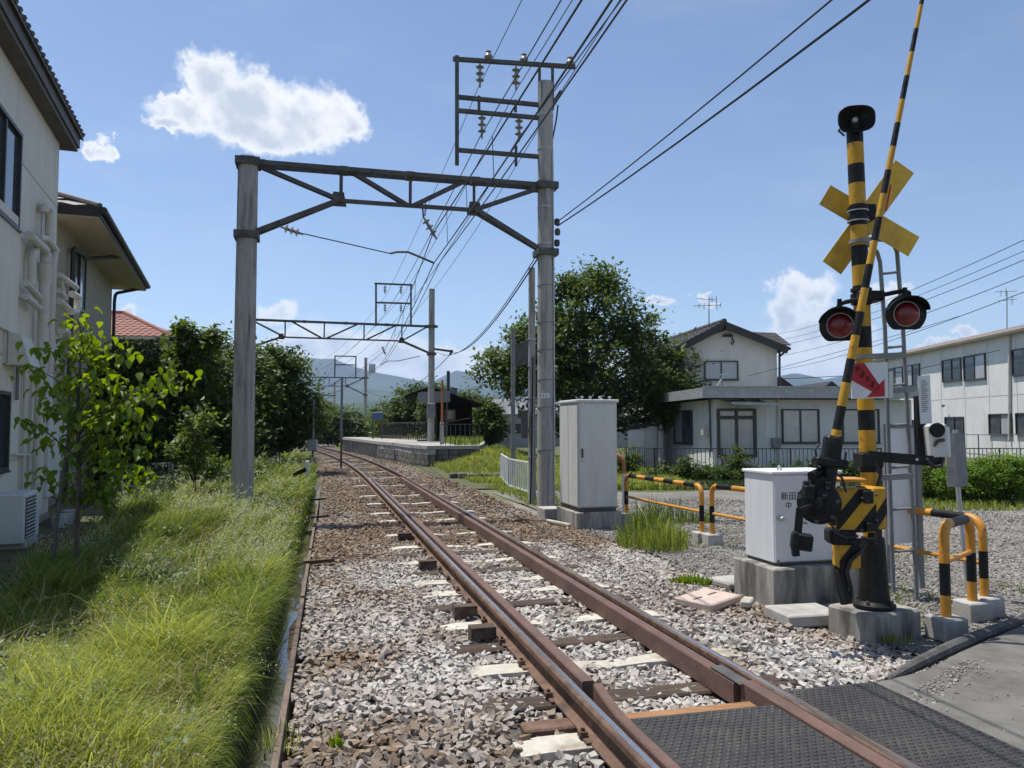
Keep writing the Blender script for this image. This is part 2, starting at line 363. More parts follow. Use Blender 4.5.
    def sweep(s, prof, path, up=Vector((0, 0, 1)), caps=True):   # closed profile [(across, up)] along path [(point, across_dir)]
        n = len(prof); V = []
        for p, x in path: V += [p + x * a + up * h for a, h in prof]
        F = []
        for i in range(len(path) - 1):
            F += [(i * n + k, i * n + (k + 1) % n, (i + 1) * n + (k + 1) % n, (i + 1) * n + k) for k in range(n)]
        if caps: F += [tuple(range(n))[::-1], tuple(range((len(path) - 1) * n, len(path) * n))]
        return s.add(V, F)
    def mesh(s, name, mat, smooth=False, org=None):
        me = bpy.data.meshes.new(name); o = Vector(org) if org is not None else None
        me.from_pydata([tuple(p - o) for p in s.v] if o is not None else [tuple(p) for p in s.v], [], s.f)
        me.materials.append(M[mat] if isinstance(mat, str) else mat)
        if smooth:
            for p in me.polygons: p.use_smooth = True
            me.set_sharp_from_angle(angle=R(38))
        me.update(); return me
    def build(s, name, mat, parent=None, smooth=False, org=None):
        if org is None and parent is not None and parent.get('_w'): org = parent['_w']
        o = bpy.data.objects.new(name, s.mesh(name, mat, smooth, org)); COL.objects.link(o)
        if parent is not None:
            o.parent = parent
        elif org is not None: o.location = Vector(org)
        return o
def wempty(name, loc, *a, **k):                            # an Empty whose parts are given in world coordinates
    o = empty(name, loc, 0.0, *a, **k); o['_w'] = tuple(loc); return o
def put(mesh, name, parent=None, loc=(0, 0, 0), rot=(0, 0, 0), scale=(1, 1, 1)):
    o = bpy.data.objects.new(name, mesh); COL.objects.link(o); o.parent = parent; o.location = loc; o.rotation_euler = rot; o.scale = scale; return o
def copy_tree(o, parent=None):
    c = o.copy(); COL.objects.link(c); c.parent = parent
    for ch in list(o.children): copy_tree(ch, c)
    return c
def np_obj(name, V, F, mat, parent=None, rnd=None, smooth=False, org=None):
    V = np.asarray(V, dtype=np.float32).reshape(-1, 3); F = np.asarray(F, dtype=np.int32)
    if org is not None: V = V - np.asarray(org, dtype=np.float32)
    me = bpy.data.meshes.new(name); k = F.shape[1]; m = F.shape[0]
    me.vertices.add(len(V)); me.vertices.foreach_set('co', V.ravel())
    me.loops.add(m * k); me.loops.foreach_set('vertex_index', F.ravel())
    me.polygons.add(m); me.polygons.foreach_set('loop_start', np.arange(m, dtype=np.int32) * k)
    try: me.polygons.foreach_set('loop_total', np.full(m, k, dtype=np.int32))
    except Exception: pass
    me.polygons.foreach_set('use_smooth', np.full(m, bool(smooth)))
    if rnd is not None:
        a = me.attributes.new('rnd', 'FLOAT', 'POINT'); a.data.foreach_set('value', np.asarray(rnd, dtype=np.float32))
    me.materials.append(M[mat] if isinstance(mat, str) else mat); me.update(calc_edges=True)
    o = bpy.data.objects.new(name, me); COL.objects.link(o)
    if parent is not None: o.parent = parent
    elif org is not None: o.location = Vector(org)
    return o
def text_part(name, body, size, mat, parent, loc, rot, ext=.0008, align='CENTER', sx=1.0):
    cu = bpy.data.curves.new('t', 'FONT'); cu.body = body; cu.size = size; cu.extrude = ext; cu.align_x = align; cu.align_y = 'CENTER'; cu.resolution_u = 2
    t = bpy.data.objects.new('t', cu); COL.objects.link(t); dg = bpy.context.evaluated_depsgraph_get(); dg.update()
    me = bpy.data.meshes.new_from_object(t.evaluated_get(dg)); bpy.data.objects.remove(t)
    me.materials.clear(); me.materials.append(M[mat]); o = put(me, name, parent, loc, rot, (sx, 1, 1)); return o
def rand_rot(n):                                           # n random rotation matrices
    q = rng.normal(size=(n, 4)); q /= np.linalg.norm(q, axis=1)[:, None]; w, x, y, z = q.T
    return np.stack([1 - 2 * (y * y + z * z), 2 * (x * y - z * w), 2 * (x * z + y * w), 2 * (x * y + z * w), 1 - 2 * (x * x + z * z), 2 * (y * z - x * w),
                     2 * (x * z - y * w), 2 * (y * z + x * w), 1 - 2 * (x * x + y * y)], axis=1).reshape(n, 3, 3)
def vnoise(x, y, seed=0):                                  # smooth value noise on numpy arrays
    x = np.asarray(x, float); y = np.asarray(y, float); xi = np.floor(x); yi = np.floor(y); fx = x - xi; fy = y - yi
    def h(a, b):
        t = np.sin(a * 127.1 + b * 311.7 + seed * 74.7) * 43758.5453; return t - np.floor(t)
    fx = fx * fx * (3 - 2 * fx); fy = fy * fy * (3 - 2 * fy)
    return (h(xi, yi) * (1 - fx) + h(xi + 1, yi) * fx) * (1 - fy) + (h(xi, yi + 1) * (1 - fx) + h(xi + 1, yi + 1) * fx) * fy

# ------------------------------------------------------------------ the line of the track
def _slope(y):
    if y < 22: return -0.255
    if y < 50: return -0.255 - 0.125 * (y - 22) / 28
    if y < 66: return -0.38 + 0.13 * (y - 50) / 16
    return -0.25
_TY = np.arange(-60, 400, .5); _TX = np.zeros_like(_TY); _i0 = int(np.argmin(abs(_TY)))
_TX[_i0] = 2.12
for _i in range(_i0 + 1, len(_TY)): _TX[_i] = _TX[_i - 1] + .5 * _slope(_TY[_i - 1] + .25)
for _i in range(_i0 - 1, -1, -1): _TX[_i] = _TX[_i + 1] - .5 * _slope(_TY[_i] + .25)
def tx(y): return np.interp(y, _TY, _TX)
def tframe(y):                                             # point on the centre line (z 0), forward and right directions
    s = _slope(y); t = Vector((s, 1, 0)).normalized(); return Vector((float(tx(y)), y, 0)), t, Vector((t.y, -t.x, 0))
TRZ = math.atan(0.255)                                     # turn of things set square to the near track
def toff(y, p, z=0.0):
    c, t, n = tframe(y); q = c + n * p; q.z = z; return q

# ================================================================== terrain
def doff(y): return -2.27 + .020 * (min(max(y, -2), 26) - 5.4)      # right edge of the ditch, metres from the centre line
def sheet(name, ds, ys, zf, mat, kind='structure', abs_x=False, smooth=True):
    ds = np.asarray(ds, float); ys = np.asarray(ys, float)
    D, Y = np.meshgrid(ds, ys); X = D if abs_x else D + tx(Y)
    Z = zf(D, Y, X); nx, ny = len(ds), len(ys)
    idx = np.arange(nx * ny).reshape(ny, nx)
    F = np.stack([idx[:-1, :-1], idx[:-1, 1:], idx[1:, 1:], idx[1:, :-1]], axis=-1).reshape(-1, 4)
    o = np_obj(name, np.stack([X, Y, Z], -1), F, mat, smooth=smooth)
    if kind: o['kind'] = kind
    return o
def mound(X, Y):
    return .62 * np.exp(-((X + .9) / 1.6) ** 2 - ((Y - 32.5) / 3.6) ** 2) + .25 * np.exp(-((X - 1.5) / 2.5) ** 2 - ((Y - 31) / 4.0) ** 2)
def ground_z(D, Y, X):
    z = np.full_like(D, -.06)
    z = np.where(D < -2.6, .02, z)
    z = np.where((D > -2.65) & (D < -2.0), -.42, z)
    return np.where(D > -1.9, z + mound(X, Y), z)
dl = [-9000, -3000, -900, -300, -120, -60, -40, -30, -24, -20, -16, -13, -11, -9, -7, -5, -4, -3.2, -2.66, -2.63, -2.3, -1.99, -1.95, -1.6, -1, 0, 1, 2] + \
     list(np.arange(2.5, 12, .5)) + [13, 15, 18, 22, 28, 36, 50, 80, 150, 400, 1200, 3500, 9000]
yl = [-300, -80, -30, -10, -4] + list(np.arange(0, 60, .75)) + [62, 66, 72, 80, 95, 120, 160, 230, 350, 600, 1200, 2500, 5000, 9000]
ground = sheet('ground', dl, yl, ground_z, 'ground')
sheet('grass_verge', [-40, -24, -16, -12, -9, -7, -6, -5, -4.4, -3.8, -3.3, -2.95, -2.66, -2.58], list(np.arange(-2, 70, .5)),
      lambda D, Y, X: .10 + .07 * vnoise(X * .9, Y * .9) * (D < -2.6), 'soil_left')
def bal_z(D, Y, X):
    return -.035 + .02 * vnoise(X * 2, Y * 2, 3) - .05 * np.clip((np.abs(D) - 1.7) / .6, 0, 1) * (D > 0) + .0 * D
ballast = sheet('ballast_bed', [-2.0, -1.7, -1.3, -1, -.5, 0, .5, 1, 1.5, 1.9, 2.3, 2.6], list(np.arange(-3, 20, .25)) + list(np.arange(20, 130, 1.0)), bal_z, 'ballast_base')
sheet('gravel_lot', [2.45, 2.7, 3.2, 4, 5, 6, 7.5, 9, 11, 13, 16, 20, 26, 34, 44], list(np.arange(3.5, 20.5, .5)),
      lambda D, Y, X: -.045 + .03 * vnoise(X * 1.3, Y * 1.3, 5) + .0 * D, 'gravel_base')
sheet('lawn', [1.5, 2, 3, 4, 5, 6, 7, 8, 9, 10, 12, 14, 17, 21, 26, 32, 40, 50], list(np.arange(21.0, 62, .5)),
      lambda D, Y, X: np.where(D < 1.6, -.08, -.03) + mound(X, Y) + .03 * vnoise(X, Y, 2), 'soil_left')

# ================================================================== ditch
ditch = empty('drainage_ditch', (float(tx(8)) - 2.3, 8, 0), kind='structure'); ditch['_w'] = tuple(ditch.location)
ys = list(np.arange(-2, 46, .5))
mb = MB()
mb.add([p for y in ys for p in ((tx(y) + doff(y) - .30, y, -.13), (tx(y) + doff(y) - .02, y, -.13))], [(2 * i, 2 * i + 1, 2 * i + 3, 2 * i + 2) for i in range(len(ys) - 1)])
wt = mb.build('water', 'water', ditch); wt['kind'] = 'structure'
mb = MB()
mb.add([p for y in ys for k in ((doff(y) - .06 + .035 * math.sin(y * 1.7) + .02 * math.sin(y * 4.1), -.135), (doff(y) - .012, -.115)) for p in [(tx(y) + k[0], y, k[1] + .012 * math.sin(y * 3))]],
       [(2 * i, 2 * i + 1, 2 * i + 3, 2 * i + 2) for i in range(len(ys) - 1)])
mb.build('silt', 'mud', ditch)
for k in range(16):
    y0, y1 = -1 + k * 2.9, -1 + (k + 1) * 2.9 - .03
    a, b = Vector((tx(y0) + doff(y0), y0, -.12 + .012 * math.sin(k * 5))), Vector((tx(y1) + doff(y1), y1, -.12 + .012 * math.sin(k * 5 + 2)))
    MB().bar(a, b, .035, .26).build('board', 'board_wood', ditch)
    a, b = Vector((tx(y0) + doff(y0) - .29, y0, -.20)), Vector((tx(y1) + doff(y1) - .29, y1, -.20))
    MB().bar(a, b, .05, .44).build('bank_board', 'board_wood', ditch)
for y in (14.2, 17.5, 9.6): MB().bar((tx(y) - 2.52, y, -.02), (tx(y) - 1.85, y - .06, .045), .05, .04).build('strut', 'timber_sleeper', ditch)

# ================================================================== track
track = empty('railway_track', (float(tx(6)), 6, 0), 0, 'rusty single railway track with guard rails curving away past the platform', 'railway track')
track['_w'] = tuple(track.location)
def path(p, y0, y1, z=0.0, step=.5):
    n = max(2, int((y1 - y0) / step) + 1); out = []
    for y in np.linspace(y0, y1, n):
        c, t, nrm = tframe(y); q = c + nrm * (p(y) if callable(p) else p); q.z = z; out.append((q, nrm))
    return out
RAILP = [(-.062, .017), (.062, .017), (.062, .027), (.012, .042), (.009, .115), (.033, .128), (.033, .160), (.026, .169), (-.026, .169), (-.033, .160),
         (-.033, .128), (-.009, .115), (-.012, .042), (-.062, .027)]
for sgn in (-1, 1):
    r_ = MB().sweep(RAILP, path(sgn * .566, -4, 125)).build('rail', 'rust', track, smooth=False)
    MB().sweep([(-.016 - sgn * .006, .1685), (.016 - sgn * .006, .1685), (.015 - sgn * .006, .1712), (-.015 - sgn * .006, .1712)], path(sgn * .566, -4, 125)).build('running_surface', 'rail_top', r_, org=track['_w'])
# steel angle guard rails inside both rails, and the flangeway rails of the crossing
GP_ = [(-.040, .03), (.040, .03), (.040, .158), (.033, .167), (-.033, .167), (-.040, .158)]
MB().sweep(GP_, path(-.446, 4.82, 21)).build('guard_rail', 'guard_rust', track)
MB().sweep([(a, b - .012) for a, b in GP_], path(.442, 4.62, 23)).build('guard_rail', 'guard_rust', track)
FP_ = [(-.030, .03), (.030, .03), (.030, .165), (.024, .174), (-.024, .174), (-.030, .165)]
MB().sweep(FP_, path(lambda y: -.478 + .065 * max(0, (y - 4.15) / .6) ** 1.6, -4, 4.75, step=.12)).build('flangeway_rail', 'guard_rust', track)
MB().sweep([(-.042, .03), (.042, .03), (.042, .166), (.036, .173), (-.036, .173), (-.042, .166)], path(.468, -4, 4.58)).build('flangeway_rail', 'guard_rust', track)
c_, t_, n_ = tframe(4.72)
MB().bevbox(c_ + n_ * .445 + Vector((0, 0, .163)), (.085, .36, .012), .003, Matrix.Rotation(TRZ, 3, 'Z')).build('joint_plate', 'steel_dark', track)
# sleepers: pre-stressed concrete between old timber
SL = 2.02
def conc_sleeper():
    mb = MB(); xs = [-1, -.86, -.7, -.58, -.42, -.25, 0, .25, .42, .58, .7, .86, 1]
    prof = []
    for a in xs:
        k = abs(a); w = .115 if k > .4 else .088; zt = .018 if k > .36 else (.018 - .022 * (1 - k / .36))
        if k == 1: zt -= .012; w -= .01
        prof.append([(a * SL / 2, -w, -.15), (a * SL / 2, w, -.15), (a * SL / 2, w * .9, zt), (a * SL / 2, -w * .9, zt)])
    V = [p for q in prof for p in q]; F = [(0, 1, 2, 3), tuple(range(4 * len(xs) - 4, 4 * len(xs)))[::-1]]
    for i in range(len(xs) - 1): F += [(4 * i + k, 4 * i + (k + 1) % 4, 4 * i + 4 + (k + 1) % 4, 4 * i + 4 + k) for k in range(4)]
    return mb.add(V, F).mesh('concrete_sleeper', 'concrete_sleeper')
def timber_sleeper(mat='timber_sleeper'):
    return MB().bevbox((0, 0, -.06), (2.1, .20, .15), .012).mesh('timber_sleeper', mat)
CS, TS = conc_sleeper(), timber_sleeper()
clip = MB(); clip.box((0, 0, .026), (.17, .15, .012)); clip.box((-.075, .02, .045), (.045, .05, .03)); clip.box((.075, -.02, .045), (.045, .05, .03)); clip.cyl((-.075, .02, .05), (-.075, .02, .078), .012, n=6); clip.cyl((.075, -.02, .05), (.075, -.02, .078), .012, n=6)
CLIP = clip.mesh('clip', 'rust')
sleepers = []
yy = 3.72; i = 0
pat = 'CCTCTCTCCTCTCTCTTCTCTTCTTCTT'
while yy < 60:
    kind = pat[i % len(pat)] if yy < 17 else ('T' if i % 5 else 'C')
    c, t, n = tframe(yy); rz = math.atan2(n.y, n.x)
    o = put(CS if kind == 'C' else TS, 'concrete_sleeper' if kind == 'C' else 'timber_sleeper', track, c - track.location + Vector((0, 0, random.uniform(-.004, .004))), (0, 0, rz + random.uniform(-.015, .015)))
    if yy < 17:
        for s in (-1, 1): put(CLIP, 'rail_clip', o, (s * .566, 0, 0))
    sleepers.append((yy, kind, n)); yy += random.uniform(.54, .66) if yy < 20 else .62; i += 1
# timber blocks against the outside of the left rail, and the new timber at the edge of the crossing
for y in (7.05, 6.35, 9.3, 11.6): MB().box(toff(y, -.76, .075), (.20, .13, .09), TRZ).build('rail_block', 'timber_sleeper', track)
MB().bevbox(toff(4.36, .0, .04), (.80, .17, .14), .01, Matrix.Rotation(TRZ, 3, 'Z')).build('edge_timber', 'timber_new', track)
MB().bevbox(toff(4.62, -.76, -.005), (.30, .14, .05), .01, Matrix.Rotation(TRZ, 3, 'Z')).build('edge_timber', 'rust', track)

# ================================================================== ballast stones
ICO = None
def ico():
    p = (1 + 5 ** .5) / 2
    v = np.array([(-1, p, 0), (1, p, 0), (-1, -p, 0), (1, -p, 0), (0, -1, p), (0, 1, p), (0, -1, -p), (0, 1, -p), (p, 0, -1), (p, 0, 1), (-p, 0, -1), (-p, 0, 1)]) / math.hypot(1, p)
    f = np.array([(0, 11, 5), (0, 5, 1), (0, 1, 7), (0, 7, 10), (0, 10, 11), (1, 5, 9), (5, 11, 4), (11, 10, 2), (10, 7, 6), (7, 1, 8),
                  (3, 9, 4), (3, 4, 2), (3, 2, 6), (3, 6, 8), (3, 8, 9), (4, 9, 5), (2, 4, 11), (6, 2, 10), (8, 6, 7), (9, 8, 1)])
    return v, f
ICV, ICF = ico()
CBV = np.array([(x, y, z) for z in (-1, 1) for y in (-1, 1) for x in (-1, 1)], float) * .68
CBF = np.array([(0, 2, 3), (0, 3, 1), (4, 5, 7), (4, 7, 6), (0, 1, 5), (0, 5, 4), (2, 6, 7), (2, 7, 3), (0, 4, 6), (0, 6, 2), (1, 3, 7), (1, 7, 5)])
OCV = np.array([(1, 0, 0), (-1, 0, 0), (0, 1, 0), (0, -1, 0), (0, 0, 1), (0, 0, -1)], float); OCF = np.array([(0, 2, 4), (2, 1, 4), (1, 3, 4), (3, 0, 4), (2, 0, 5), (1, 2, 5), (3, 1, 5), (0, 3, 5)])
def stones(P, r, low=False, flat=.72):
    tv, tf = (OCV, OCF) if low else (CBV, CBF); n = len(P)
    V = (tv[None] + rng.uniform(-.26, .26, size=(n, len(tv), 3)) * (0.6 if low else 1)) * (1 + rng.uniform(-.30, .25, size=(n, len(tv), 1))) * np.stack([rng.uniform(.8, 1.35, n), rng.uniform(.7, 1.1, n), rng.uniform(.5, .85, n)], 1)[:, None, :]
    for _k in range(0 if low else 2):                                     # broken faces: everything beyond a random plane is pressed onto it
        nn = rng.normal(size=(n, 3)); nn /= np.linalg.norm(nn, axis=1)[:, None]; dd = rng.uniform(.38, .72, n)
        ov = np.einsum('nkj,nj->nk', V, nn) - dd[:, None]; V = V - np.maximum(ov, 0)[:, :, None] * nn[:, None, :]
    V = V * (1.0 if low else 1.12)
    Rm = rand_rot(n); V = np.einsum('nij,nkj->nki', Rm, V); V[:, :, 2] *= flat
    V = V * np.asarray(r)[:, None, None] + np.asarray(P)[:, None, :]
    return V, (tf[None] + (np.arange(n) * len(tv))[:, None, None])
def bal_ok(p, y):
    ap = np.abs(p); ok = np.ones(len(p), bool)
    ok &= ~((ap > .515) & (ap < .625)); ok &= ~((ap > .40) & (ap < .51) & (y > 4.45) & (y < 23))
    ok &= ~((ap < .57) & (y < 4.48)); ok &= ~((p > .5) & (p < 1.28) & (y < 4.62 + .1 * p)); ok &= ~((p < -.5) & (p > -1.35) & (y < 3.42)) & ~((y < 2.9) & (p < -.5))
    ok &= ~((p >= 1.22) & (y < 5.6 - .0 * p) & (y < 4.1 + .42 * (p - 0.0)))
    ok &= ~((np.abs(y - 4.36 - 0 * p) < .10) & (ap < .42)) & ~((np.abs(y - (4.62)) < .1) & (p < -.58) & (p > -1.0))
    for (sy, kind, n) in sleepers:
        near = np.abs(y - sy) < .115; keep = rng.random(len(p)) < (.12 if kind == 'C' else .5)
        if kind == 'C': keep |= (ap < .17) & (rng.random(len(p)) < .5)
        ok &= ~(near & (ap < .94) & ~keep)
    return ok
def bal_brown(x, y, p):
    b = .82 - .62 * np.clip((vnoise(x * .55 + 3, y * .40, 1) - .40) * 3.2, 0, 1)
    b -= .45 * np.clip((vnoise(x * 1.9, y * 1.4, 9) - .45) * 2.5, 0, 1)
    b -= .50 * np.clip((y - 9.0) / 6.0, 0, 1); b -= .18 * np.clip((-p - 1.25) / .5, 0, 1); b += .16 * np.clip((p - .7) / .4, 0, 1) * (y < 13)
    return np.clip(b, .08, .9)
def bal_field(y0, y1, p0, p1, sp):
    ny, npp = int((y1 - y0) / sp), int((p1 - p0) / sp)
    Y, P = np.meshgrid(y0 + (np.arange(ny) + .5) * sp, p0 + (np.arange(npp) + .5) * sp, indexing='ij'); Y = Y.ravel(); P = P.ravel()
    Y = Y + rng.uniform(-.5, .5, len(Y)) * sp; P = P + rng.uniform(-.5, .5, len(P)) * sp
    k = bal_ok(P, Y); Y = Y[k]; P = P[k]
    s = np.interp(Y, _TY[:-1], np.diff(_TX) / .5); ln = np.sqrt(1 + s * s)
    X = tx(Y) + P / ln; Yw = Y - P * s / ln                       # p metres to the right of the centre line
    return X, Yw, P
X1, Y1, P1 = bal_field(2.7, 14.5, -2.2, 2.35, .039)
in_road = (P1 < (-2.27 + .020 * (Y1 - 5.4) + .04) * .969) | (X1 > 2.0) & (Y1 < 4.3 + (X1 - 2.05) * .93)
X1, Y1, P1 = X1[~in_road], Y1[~in_road], P1[~in_road]
rr = rng.uniform(.019, .036, len(X1)) * np.where(rng.random(len(X1)) < .07, 1.3, 1)
Z1 = -.012 + rng.uniform(-.016, .020, len(X1)) + .018 * (vnoise(X1 * 2.2, Y1 * 2.2, 4) - .5) - .045 * np.clip((np.abs(P1) - 1.75) / .5, 0, 1)
B1 = np.clip(bal_brown(X1, Y1, P1) + rng.normal(0, .17, len(X1)), 0, 1)
# the 300 stones nearest to the camera are pieces of their own
px = 512 + FPX * X1 / Y1; py = 425 + FPX * (CAMZ - Z1) / Y1
vis = np.where((px > 240) & (px < 900) & (py < 775))[0]; vis = vis[np.argsort(Y1[vis])][:300]
base_stones = []
for k in range(24):
    V, F = stones(np.zeros((1, 3)), np.ones(1)); o = None
    me = bpy.data.meshes.new('stone'); me.from_pydata([tuple(q) for q in V[0]], [], [tuple(int(i) for i in f) for f in F[0]]); me.materials.append(M['stone'])
    a = me.attributes.new('rnd', 'FLOAT', 'POINT'); a.data.foreach_set('value', np.full(8, (k + .5) / 24, dtype=np.float32)); base_stones.append(me)
for k in vis:
    b = int(np.clip(B1[k] * 24, 0, 23)); o = put(base_stones[b], 'stone', ballast, (float(X1[k]), float(Y1[k]), float(Z1[k])), (0, 0, random.uniform(0, 6.28)), (float(rr[k]),) * 3)
rest = np.ones(len(X1), bool); rest[vis] = False
V, F = stones(np.stack([X1, Y1, Z1], 1)[rest], rr[rest]); o = np_obj('loose_ballast', V, F.reshape(-1, 3), 'stone', ballast, np.repeat(B1[rest], 8)); o['kind'] = 'stuff'
X2, Y2, P2 = bal_field(14.5, 48, -1.85, 2.1, .085)
r2 = rng.uniform(.035, .06, len(X2)); B2 = np.clip(bal_brown(X2, Y2, P2) + rng.normal(0, .15, len(X2)), 0, 1)
Z2 = -.02 + rng.uniform(-.015, .02, len(X2))
V, F = stones(np.stack([X2, Y2, Z2], 1), r2, True); o = np_obj('loose_ballast', V, F.reshape(-1, 3), 'stone', ballast, np.repeat(B2, 6)); o['kind'] = 'stuff'
# fine gravel on the lot and beside the crossing equipment
def gravel(n, xr, yr, r0, r1, ok, name):
    X = rng.uniform(*xr, n); Y = yr[0] + (yr[1] - yr[0]) * rng.random(n) ** 1.25; k = ok(X, Y); X, Y = X[k], Y[k]
    r = rng.uniform(r0, r1, len(X)) * (1 + .05 * (Y - 5)); Z = -.03 + .03 * vnoise(X * 1.3, Y * 1.3, 5) - .012 + rng.uniform(-.006, .006, len(X))
    V, F = stones(np.stack([X, Y, Z], 1), r, True); B = np.clip(.25 + .5 * vnoise(X * .8, Y * .8, 8) + rng.normal(0, .2, len(X)), 0, 1)
    o = np_obj(name, V, F.reshape(-1, 3), 'gravel_stone', None, np.repeat(B, 6)); o['kind'] = 'stuff'; return o
gr = gravel(75000, (1.0, 12), (4.6, 18), .012, .026, lambda X, Y: (X - tx(Y) > 2.3) & (X < .70 * Y) & ~((X > 2.0) & (Y < 4.35 + (X - 2.05) * .93)), 'gravel')
tag(gr, 'fine grey gravel spread over the lot beside the crossing')

# ================================================================== crossing panels and road
def studs(p0, p1, y0, y1, zt, skew=lambda p: 0.0):
    sp, sy = .046, .034; A = []
    for j, y in enumerate(np.arange(y0, y1, sy)):
        for i, p in enumerate(np.arange(p0 + .02 + (sp / 2 if j % 2 else 0), p1 - .015, sp)):
            if y < y1 - .02 + skew(p): A.append((p, y))
    A = np.array(A); s = -.255; ln = math.sqrt(1 + s * s); C = np.stack([tx(A[:, 1]) + A[:, 0] / ln, A[:, 1] - A[:, 0] * s / ln, np.full(len(A), zt)], 1)
    n_ = np.array([1 / ln, -s / ln, 0]); t_ = np.array([s / ln, 1 / ln, 0]); q = []
    for (a, b, z) in ((-.017, 0, 0), (0, -.012, 0), (.017, 0, 0), (0, .012, 0), (-.011, 0, .006), (0, -.008, .006), (.011, 0, .006), (0, .008, .006)): q.append(n_ * a + t_ * b + np.array([0, 0, z]))
    V = C[:, None, :] + np.array(q)[None]; f = np.array([(4, 5, 6, 7), (0, 1, 5, 4), (1, 2, 6, 5), (2, 3, 7, 6), (3, 0, 4, 7)])
    return V, (f[None] + (np.arange(len(A)) * 8)[:, None, None]).reshape(-1, 4)
def panel(name, p0, p1, y0, y1, label, zt=.158):
    root = empty('rubber_crossing_mat', toff((y0 + y1) / 2, (p0 + p1) / 2, 0), 0, label, 'crossing mat', 'rubber crossing mats'); root['_w'] = tuple(root.location)
    y = y1
    MB().prism([toff(y0, p0, zt), toff(y0, p1, zt), toff(y1, p1, zt), toff(y1, p0, zt)], (0, 0, -.16)).build('slab', 'rubber', root)
    V, F = studs(p0, p1, max(y0, 2.2), y1, zt); o = np_obj('studs', V, F, 'rubber_stud', root, org=root['_w']); o['kind'] = 'stuff'
panel('crossing_panel', -.435, .415, -3, 4.24, 'black studded rubber mat between the two rails of the crossing')
panel('crossing_panel', .605, 1.22, -3, 4.42, 'black studded rubber mat outside the rail, next to the asphalt')
panel('crossing_panel', -1.25, -.625, -3, 3.36, 'black studded rubber mat corner at the foot of the rail, cut by the frame')
RP = [toff(-4, 1.225, .15), toff(4.42, 1.225, .15), Vector((2.62, 4.98, .14)), Vector((3.1, 5.42, .13)), Vector((3.85, 6.05, .11)), Vector((7, 8.6, .06)), Vector((16, 15.5, .02)), Vector((24, 8, .02)), Vector((24, -12, .02)), Vector((4, -12, .1))]
o = MB().prism(RP, (0, 0, -.2)).build('road', 'asphalt'); o['kind'] = 'structure'
o = MB().prism([toff(-4, -1.255, .15), toff(3.3, -1.255, .15), Vector((-1.6, 2.6, .12)), Vector((-9, .8, .1)), Vector((-9, -12, .1)), Vector((1, -12, .1))], (0, 0, -.25)).build('road', 'asphalt'); o['kind'] = 'structure'
kp = [Vector((2.35, 4.92, .10)), Vector((2.65, 5.16, .12)), Vector((3.1, 5.54, .12)), Vector((3.55, 5.92, .11)), Vector((3.95, 6.25, .09)), Vector((5.2, 7.28, .06)), Vector((7, 8.75, .03))]
o = MB().tube(kp, [.02, .042, .048, .046, .045, .042, .04], 9).build('kerb', 'asphalt_kerb', smooth=True); o['kind'] = 'structure'

# grit washed over the edges of the asphalt and the mats
n = 900; t_ = rng.random(n); k_ = np.abs(rng.normal(0, .10, n)); e0, e1 = np.array([2.1, 4.40]), np.array([3.95, 6.15]); X = e0[0] + (e1[0] - e0[0]) * t_ + k_ * .65; Y = e0[1] + (e1[1] - e0[1]) * t_ - k_ * .75
X = np.concatenate([X, rng.uniform(1.6, 4.5, 200)]); Y = np.concatenate([Y, rng.uniform(3.4, 6.0, 200)]); ok = (Y < 4.3 + (X - 2.05) * .93 + .02) & (X > tx(Y) + 1.25); X, Y = X[ok], Y[ok]
V, F = stones(np.stack([X, Y, np.full(len(X), .150) - .02 * np.clip((X - 2.4) / 1.4, 0, 1) - .012 * (Y > 5.2)], 1), rng.uniform(.004, .013, len(X)), True); o = np_obj('grit', V, F.reshape(-1, 3), 'gravel_stone', None, np.repeat(rng.random(len(X)), 6)); tag(o, 'loose grit scattered over the asphalt edge', kind='stuff')

# ================================================================== grass
def blades(P, h, w, lean, rnd, bend=.55):
    n = len(P); a = rng.uniform(0, 2 * np.pi, n); ax = np.stack([np.cos(a), np.sin(a), np.zeros(n)], 1)
    h = np.asarray(h)[:, None]; w = np.asarray(w)[:, None]; P = np.asarray(P, float); lean = np.asarray(lean)
    up = np.array([0, 0, 1.0])
    m = P + up * h * .55 + lean * h * .28; m2 = P + up * h * .85 + lean * h * .68; t = P + up * h * (1.0 - .12 * np.linalg.norm(lean, axis=1)[:, None]) + lean * h * 1.15
    V = np.stack([P - ax * w, P + ax * w, m - ax * w * .85, m + ax * w * .85, m2 - ax * w * .5, m2 + ax * w * .5, t], 1)
    f = np.array([(0, 1, 3), (0, 3, 2), (2, 3, 5), (2, 5, 4), (4, 5, 6)])
    return V, (f[None] + (np.arange(n) * 7)[:, None, None]).reshape(-1, 3), np.repeat(rnd, 7)
def wall1_x(y): return -7.62 - .366 * (y - 13)
VS, FS, RS = [], [], []; off = 0; seeds = []
